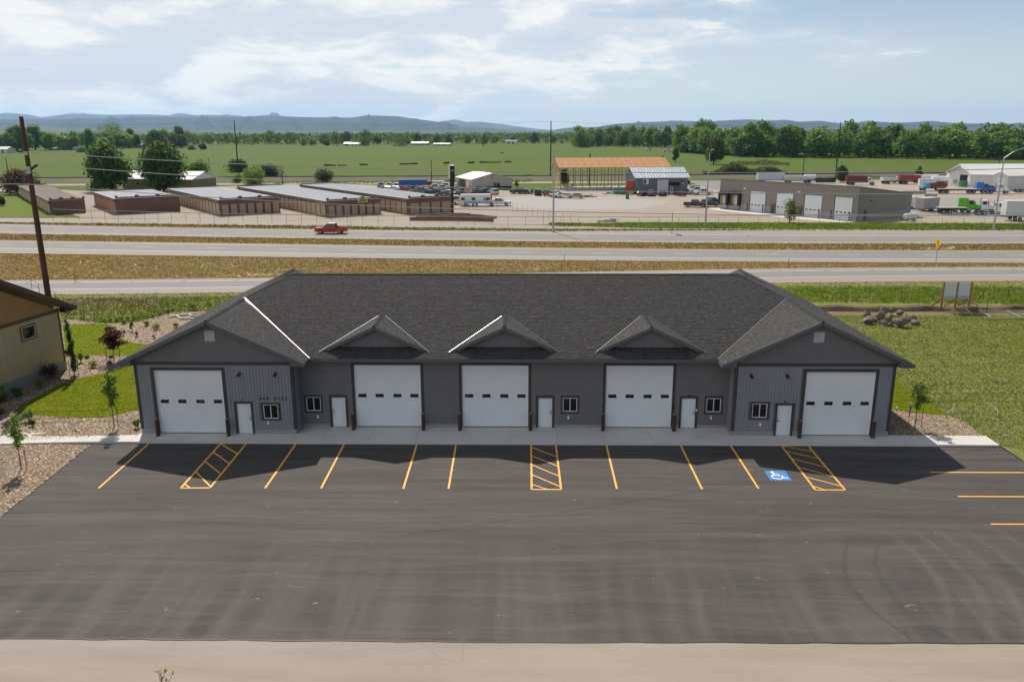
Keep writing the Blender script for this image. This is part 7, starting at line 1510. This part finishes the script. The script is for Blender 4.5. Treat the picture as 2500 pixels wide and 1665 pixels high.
# highway guide sign on two posts, edge on
a = G(1639.5, 571); t = thing('road_sign', 'two post highway sign seen edge on at the grass verge', 'road sign', (a.x, a.y, 0), R(80)); hh = ZTOP(1640, 519, a)
for y in (-.0, 1.5): MB().box(y-.08, y+.08, -.05, .05, 0, hh).build('post', m_galv, t)
MB().box(-.3, 1.8, -.09, -.055, hh-2.2, hh).build('sign_panel', m_galv, t)
# yellow diamond sign
g = G(2284, 646); h = ZTOP(2287, 579, g); t = thing('warning_sign', 'yellow diamond lane warning sign at the roadside on the right', 'road sign', (g.x, g.y, -.05), R(-86)); MB().tube([(0, 0, 0), (0, 0, h-.2)], .05, 8).build('post', m_galv, t); cz = h-.78; r_ = .84
pn = MB().prism([(0, -.07, cz-r_), (r_, -.07, cz), (0, -.07, cz+r_), (-r_, -.07, cz)], (0, .02, 0)).build('sign_panel', mat('sign_yellow', (.80, .42, .02), .5, .04, 3), t)
MB().prism([(-.05, -.075, cz-.42), (.05, -.075, cz-.42), (.05, -.075, cz+.18), (.17, -.075, cz+.18), (0, -.075, cz+.46), (-.17, -.075, cz+.18), (-.05, -.075, cz+.18)], (0, -.01, 0)).prism([(.05, -.076, cz-.1), (.05, -.076, cz+.02), (.24, -.076, cz-.36), (.15, -.076, cz-.40)], (0, -.008, 0)).build('arrow', m_dark, pn)
# blank double billboard with raking braces
m_sp = mat('sign_post_wood', (.26, .12, .055), .85, .2, 2); m_br = mat('pale_brace_wood', (.42, .28, .15), .85, .15, 2); m_bb = mat('blank_white_panel', (.56, .58, .60), .6, .04, 1)
bp_ = [G(2296.5, 758), G(2331.5, 758), G(2363.5, 757)]; t = thing('billboard', 'blank double billboard on three braced timber posts in the right field', 'billboard', (bp_[0].x, bp_[0].y, 0), math.atan2(bp_[2].y-bp_[0].y, bp_[2].x-bp_[0].x)); W_ = (bp_[2]-bp_[0]).length; hb = ZTOP(2306, 689, bp_[0]); lo = ZTOP(2302, 731, bp_[0])
for x in (0, W_/2, W_):
    MB().box(x-.07, x+.07, -.07, .07, -.1, hb).build('post', m_sp, t); MB().obox((x, -.1, 1.25), (x+.55, -2.3, .0), .05, .15).build('brace', m_br, t); MB().obox((x, .1, 1.25), (x-.7, 1.2, .0), .05, .15).build('brace', m_sp, t)
for x0, x1 in ((.12, W_/2-.10), (W_/2+.10, W_-.12)): MB().box(x0, x1, -.02, .02, lo, hb-.04).build('panel', m_bb, t); MB().box(x0, x1, -.045, -.021, lo, lo+.34).build('lower_panel', mat('blank_grey_panel', (.33, .38, .42), .6), t)
# irrigation frame lying in the grass
t = thing('pipe_frame', 'pale grey metal frame lying in the grass right of the billboard', 'frame', (0, 0, 0))
for a, b in (((2388, 762), (2600, 762)), ((2392, 763), (2420, 778)), ((2458, 762), (2494, 779)), ((2405, 779), (2600, 779))): p, q = G(*a), G(*b); MB().obox((p.x, p.y, .15), (q.x, q.y, .15), .10, .08).build('rail', m_galv, t)
g = G(2220, 1017); t = thing('standpipe', 'small blue topped standpipe at the edge of the right lawn', 'standpipe', (g.x, g.y, 0)); MB().tube([(0, 0, -.05), (0, 0, .62)], .035, 8).build('pipe', m_dark, t); MB().box(-.07, .09, -.06, .06, .62, .82).build('tap_head', paint((.05, .12, .3)), t)
g = G(2190, 998); boulder('boulder', 'small white stone at the lawn edge by the workshop corner', 2190, 997, 7, 5, m_vinyl, seed=9)
pp = [G(u, v) for u, v in ((2412, 1000), (2425, 1001), (2434, 1008), (2435, 1020))]; tag(MB().tube([(p.x, p.y, .30-.04*i) for i, p in enumerate(pp)], .02, 6).build('loose_pipe', m_galv), 'bent pale pipe sticking out of the weeds at the right', 'pipe')
# fences
def fence(name, label, pts, h, step, rails=2, r=.05, m=m_galv, meshw=False, pname='post'):
    q = [G(u, v) for u, v in pts]; t = thing(name, label, 'fence', (0, 0, 0)); prev = None
    me_ = bpy.data.meshes.get('fp_%s' % name) or MB().tube([(0, 0, -.1), (0, 0, h)], r, 6).mesh('fp_%s' % name, m)
    for a, b in zip(q, q[1:]):
        n = max(1, round((b-a).length/step))
        for i in range(n): p = a.lerp(b, i/n); o_ = link(pname, me_, t); o_.location = (p.x, p.y, 0)
        for k in range(rails): z = h*(k+1)/rails-.03; MB().obox((a.x, a.y, z), (b.x, b.y, z), .022, .022).build('rail_wire', m, t)
    return t
m_fp = mat('dull_fence_steel', (.16, .155, .15), .6, .1, 3)
fence('chain_link_fence', 'chain link fence running along the near edge of the gravel yard', [(130, 538), (420, 542), (700, 545), (1000, 549), (1240, 552), (1412, 550)], 2.0, 3.3, 2, .035, m_fp)
fence('boundary_fence', 'fence running back across the yard beside the camper', [(1110, 505.5), (1240, 513), (1340, 537), (1412, 549)], 2.0, 3.0, 2, .035, m_fp); fence('wire_fence', 'low wire fence along the green verge below the warehouse', [(1412, 548), (1560, 546.5), (1900, 546.5), (2300, 548), (2560, 551)], 1.3, 4.2, 2, .035, m_fp)
m_tp = mat('rusty_t_post', (.07, .045, .035), .8, .2, 3)
fence('field_fence', 'rusty post fence behind the rock pile at the right', [(2006, 738), (2122, 737), (2200, 734), (2278, 733), (2400, 731), (2520, 728)], 1.1, 3.3, 2, .03, m_tp); fence('field_fence', 'rusty post fence behind the hedge row at the left', [(78, 705), (232, 790), (323, 783), (412, 768), (498, 758)], 1.15, 3.8, 2, .03, m_tp)
for i, (u, v, lb) in enumerate([(1378, 644, 'thin marker stake at the near highway shoulder, centre'), (1370, 660, 'marker stake on the dry verge behind the roof ridge'), (1924, 654, 'thin marker stake on the dry verge above the right gable'), (184, 690, 'thin marker stake on the verge at the left'), (485, 556, 'thin delineator beside the far track at the left'), (857, 556, 'thin delineator right behind the red pickup'), (2408, 762, 'leaning dark stake right of the billboard')]): g = G(u, v); t = thing('marker_stake', lb, 'stake', (g.x, g.y, 0)); MB().tube([(0, 0, -.1), (0, 0, 1.4)], .035, 6).build('post', m_tp, t)
# pale stones and litter scattered on the verges
for i, (u, v) in enumerate([(390, 728), (2110, 640), (2320, 608)]): boulder('stone', ['pale stone on the bare verge behind the gravel hill', 'pale stone on the dry verge above the right wing', 'pale stone on the median right of the yellow sign'][i], u, v, 4, 3, m_vinyl, seed=30+i)
m_fl = mat('white_umbels', (.8, .8, .72), .8)
for px4 in ([(560, 674), (720, 668), (722, 673), (560, 677)], [(1300, 655), (1360, 655), (1360, 660), (1300, 660)], [(2250, 606), (2330, 606), (2330, 610), (2250, 610)], [(60, 610), (700, 655), (700, 675), (60, 680)]):
    tufts('white_wildflowers', [p[:2] for p in PX(px4)], 3.0 if px4[1][0]-px4[0][0] < 300 else .08, .35, .20, [(.75, .75, .62)], grassm, 0, blades=3)

# ------------------------------------------------------------------ hills and mountains, miles off
def el2h(v, dist): return max(0.0, 18.85+math.tan(math.atan((832.5-v)/FPX)-PITCH)*dist)
def ridge(name, prof, dist, depth, m, rough, seed, lift=0.0):
    g = np.random.default_rng(seed); us = np.array([p[0] for p in prof], float); vs = np.array([p[1] for p in prof], float); n = 420; rows = 16
    U = np.linspace(-1400, 3900, n); Vv = np.interp(U, us, vs); crest = np.array([el2h(v, dist) for v in Vv])+lift; ang = np.arctan((U-1250)/FPX)+YAW
    ph = g.uniform(0, 6.28, 12); fr = g.uniform(.8, 9, 12)*30; V = []
    for r_ in range(rows):
        t_ = r_/(rows-1)*1.5; dd = dist-depth*(1-t_); w_ = 1-abs(1-t_)**1.25 if t_ <= 1 else 1-(t_-1)*1.7
        nz = sum(np.sin(ang*f*(1+.15*r_/rows)+p+r_*.9*(i % 3))/(1+.35*i) for i, (f, p) in enumerate(zip(fr, ph)))
        z = crest*w_+nz*rough*crest*w_*(1-w_)*4*.25-2.0*(1-w_)-.6*(r_ == 0)
        d2 = dd/np.cos(ang-YAW); V.append(np.stack([CAM.x+np.sin(ang)*d2, CAM.y+np.cos(ang)*d2, z], 1))
    V = np.concatenate(V); idx = np.arange(n*rows).reshape(rows, n); F = np.stack([idx[:-1, :-1].ravel(), idx[:-1, 1:].ravel(), idx[1:, 1:].ravel(), idx[1:, :-1].ravel()], 1)
    o_ = fastmesh(name, V, F, m, smooth=True); o_['kind'] = 'structure'; return o_
def hillmat(name, c, c2, c3, snow=None, sc1=.0006):
    m = bpy.data.materials.new(name); m.use_nodes = True; t = NT(m.node_tree); co = t.n('ShaderNodeTexCoord').outputs['Object']
    a = t.mapr(t.noise(t.mapping(co, (1, .5, 2.5)), sc1, 6, .62), .38, .62); b = t.mapr(t.noise(t.mapping(co, (1, .4, 6)), sc1*4, 5, .6), .42, .60)
    col = t.mix(a, C4(c), C4(c2)); col = t.mix(t.math('MULTIPLY', b, .7), col, C4(c3))
    if snow:
        s = t.n('ShaderNodeSeparateXYZ'); t.set(s, 0, co); sn = t.math('MULTIPLY', t.mapr(s.outputs[2], snow, snow*1.08), t.mapr(t.noise(co, .0035, 5, .7), .46, .54)); col = t.mix(sn, col, C4((.8, .82, .85)))
    p = t.n('ShaderNodeBsdfPrincipled', ins={'Base Color': col, 'Roughness': .95, 'Specular IOR Level': .05}); t.nt.links.new(p.outputs[0], t.n('ShaderNodeOutputMaterial').inputs[0]); return m
far = [(-1400, 276), (-600, 270), (0, 272), (25, 277), (50, 274), (98, 276), (125, 280), (143, 285), (178, 281), (205, 277), (238, 273), (253, 276), (297, 279), (398, 278), (446, 281), (468, 273), (505, 281), (529, 279), (573, 281), (606, 281), (627, 285), (665, 280.5), (690, 279), (720, 284), (800, 290), (1000, 300), (1084, 297.5), (1100, 294), (1117, 291.6), (1144, 299), (1160, 297), (1182, 298), (1239, 306), (1300, 314), (1340, 318), (1500, 312), (1700, 305), (2000, 303), (2500, 305), (3900, 300)]
mid = [(-1400, 296), (0, 290), (200, 289), (330, 287), (400, 285), (600, 285), (680, 283), (778, 286), (876, 287), (900, 283), (927, 282), (986, 284), (1016, 290), (1060, 295), (1090, 300), (1135, 309), (1159, 308), (1180, 312), (1230, 317), (1300, 320), (1335, 321), (1378, 313), (1453, 311), (1497, 303.5), (1557, 300), (1622, 297), (1675, 297), (1705, 299), (1794, 293), (1854, 296), (1898, 294.5), (1925, 299), (1981, 296.7), (2029, 306), (2053, 304), (2079, 298), (2157, 302), (2240, 299), (2335, 305.6), (2424, 305), (2500, 305), (3900, 300)]
near = [(-1400, 315), (0, 309), (150, 311), (300, 312), (500, 316), (700, 318), (900, 319), (1100, 318), (1300, 320.6), (1450, 319), (1700, 315), (2000, 315), (2200, 313), (2500, 314), (3900, 312)]
ridge('mountains', far, 22000, 4200, hillmat('far_mountain', (.045, .05, .05), (.06, .065, .06), (.04, .045, .042), 480), .5, 1)
ridge('hills', mid, 14000, 3800, hillmat('sage_hills', (.025, .034, .026), (.040, .048, .032), (.02, .028, .022)), .55, 2); ridge('foothills', near, 8500, 3000, hillmat('bench_land', (.07, .09, .045), (.13, .13, .075), (.045, .065, .03), None, .0011), .3, 3)
# ------------------------------------------------------------------ the air between here and the mountains
hz_m = bpy.data.materials.new('summer_haze'); hz_m.use_nodes = True; t = NT(hz_m.node_tree); v = t.n('ShaderNodeVolumePrincipled', ins={'Color': (.42, .68, 1.0, 1), 'Density': 3.3e-5, 'Anisotropy': .25}); t.nt.links.new(v.outputs[0], t.n('ShaderNodeOutputMaterial').inputs['Volume']); hz_m.cycles.homogeneous_volume = True
o = MB().box(-30000, 30000, -1500, 26000, -2.5, 640).build('haze', hz_m); o['kind'] = 'stuff'
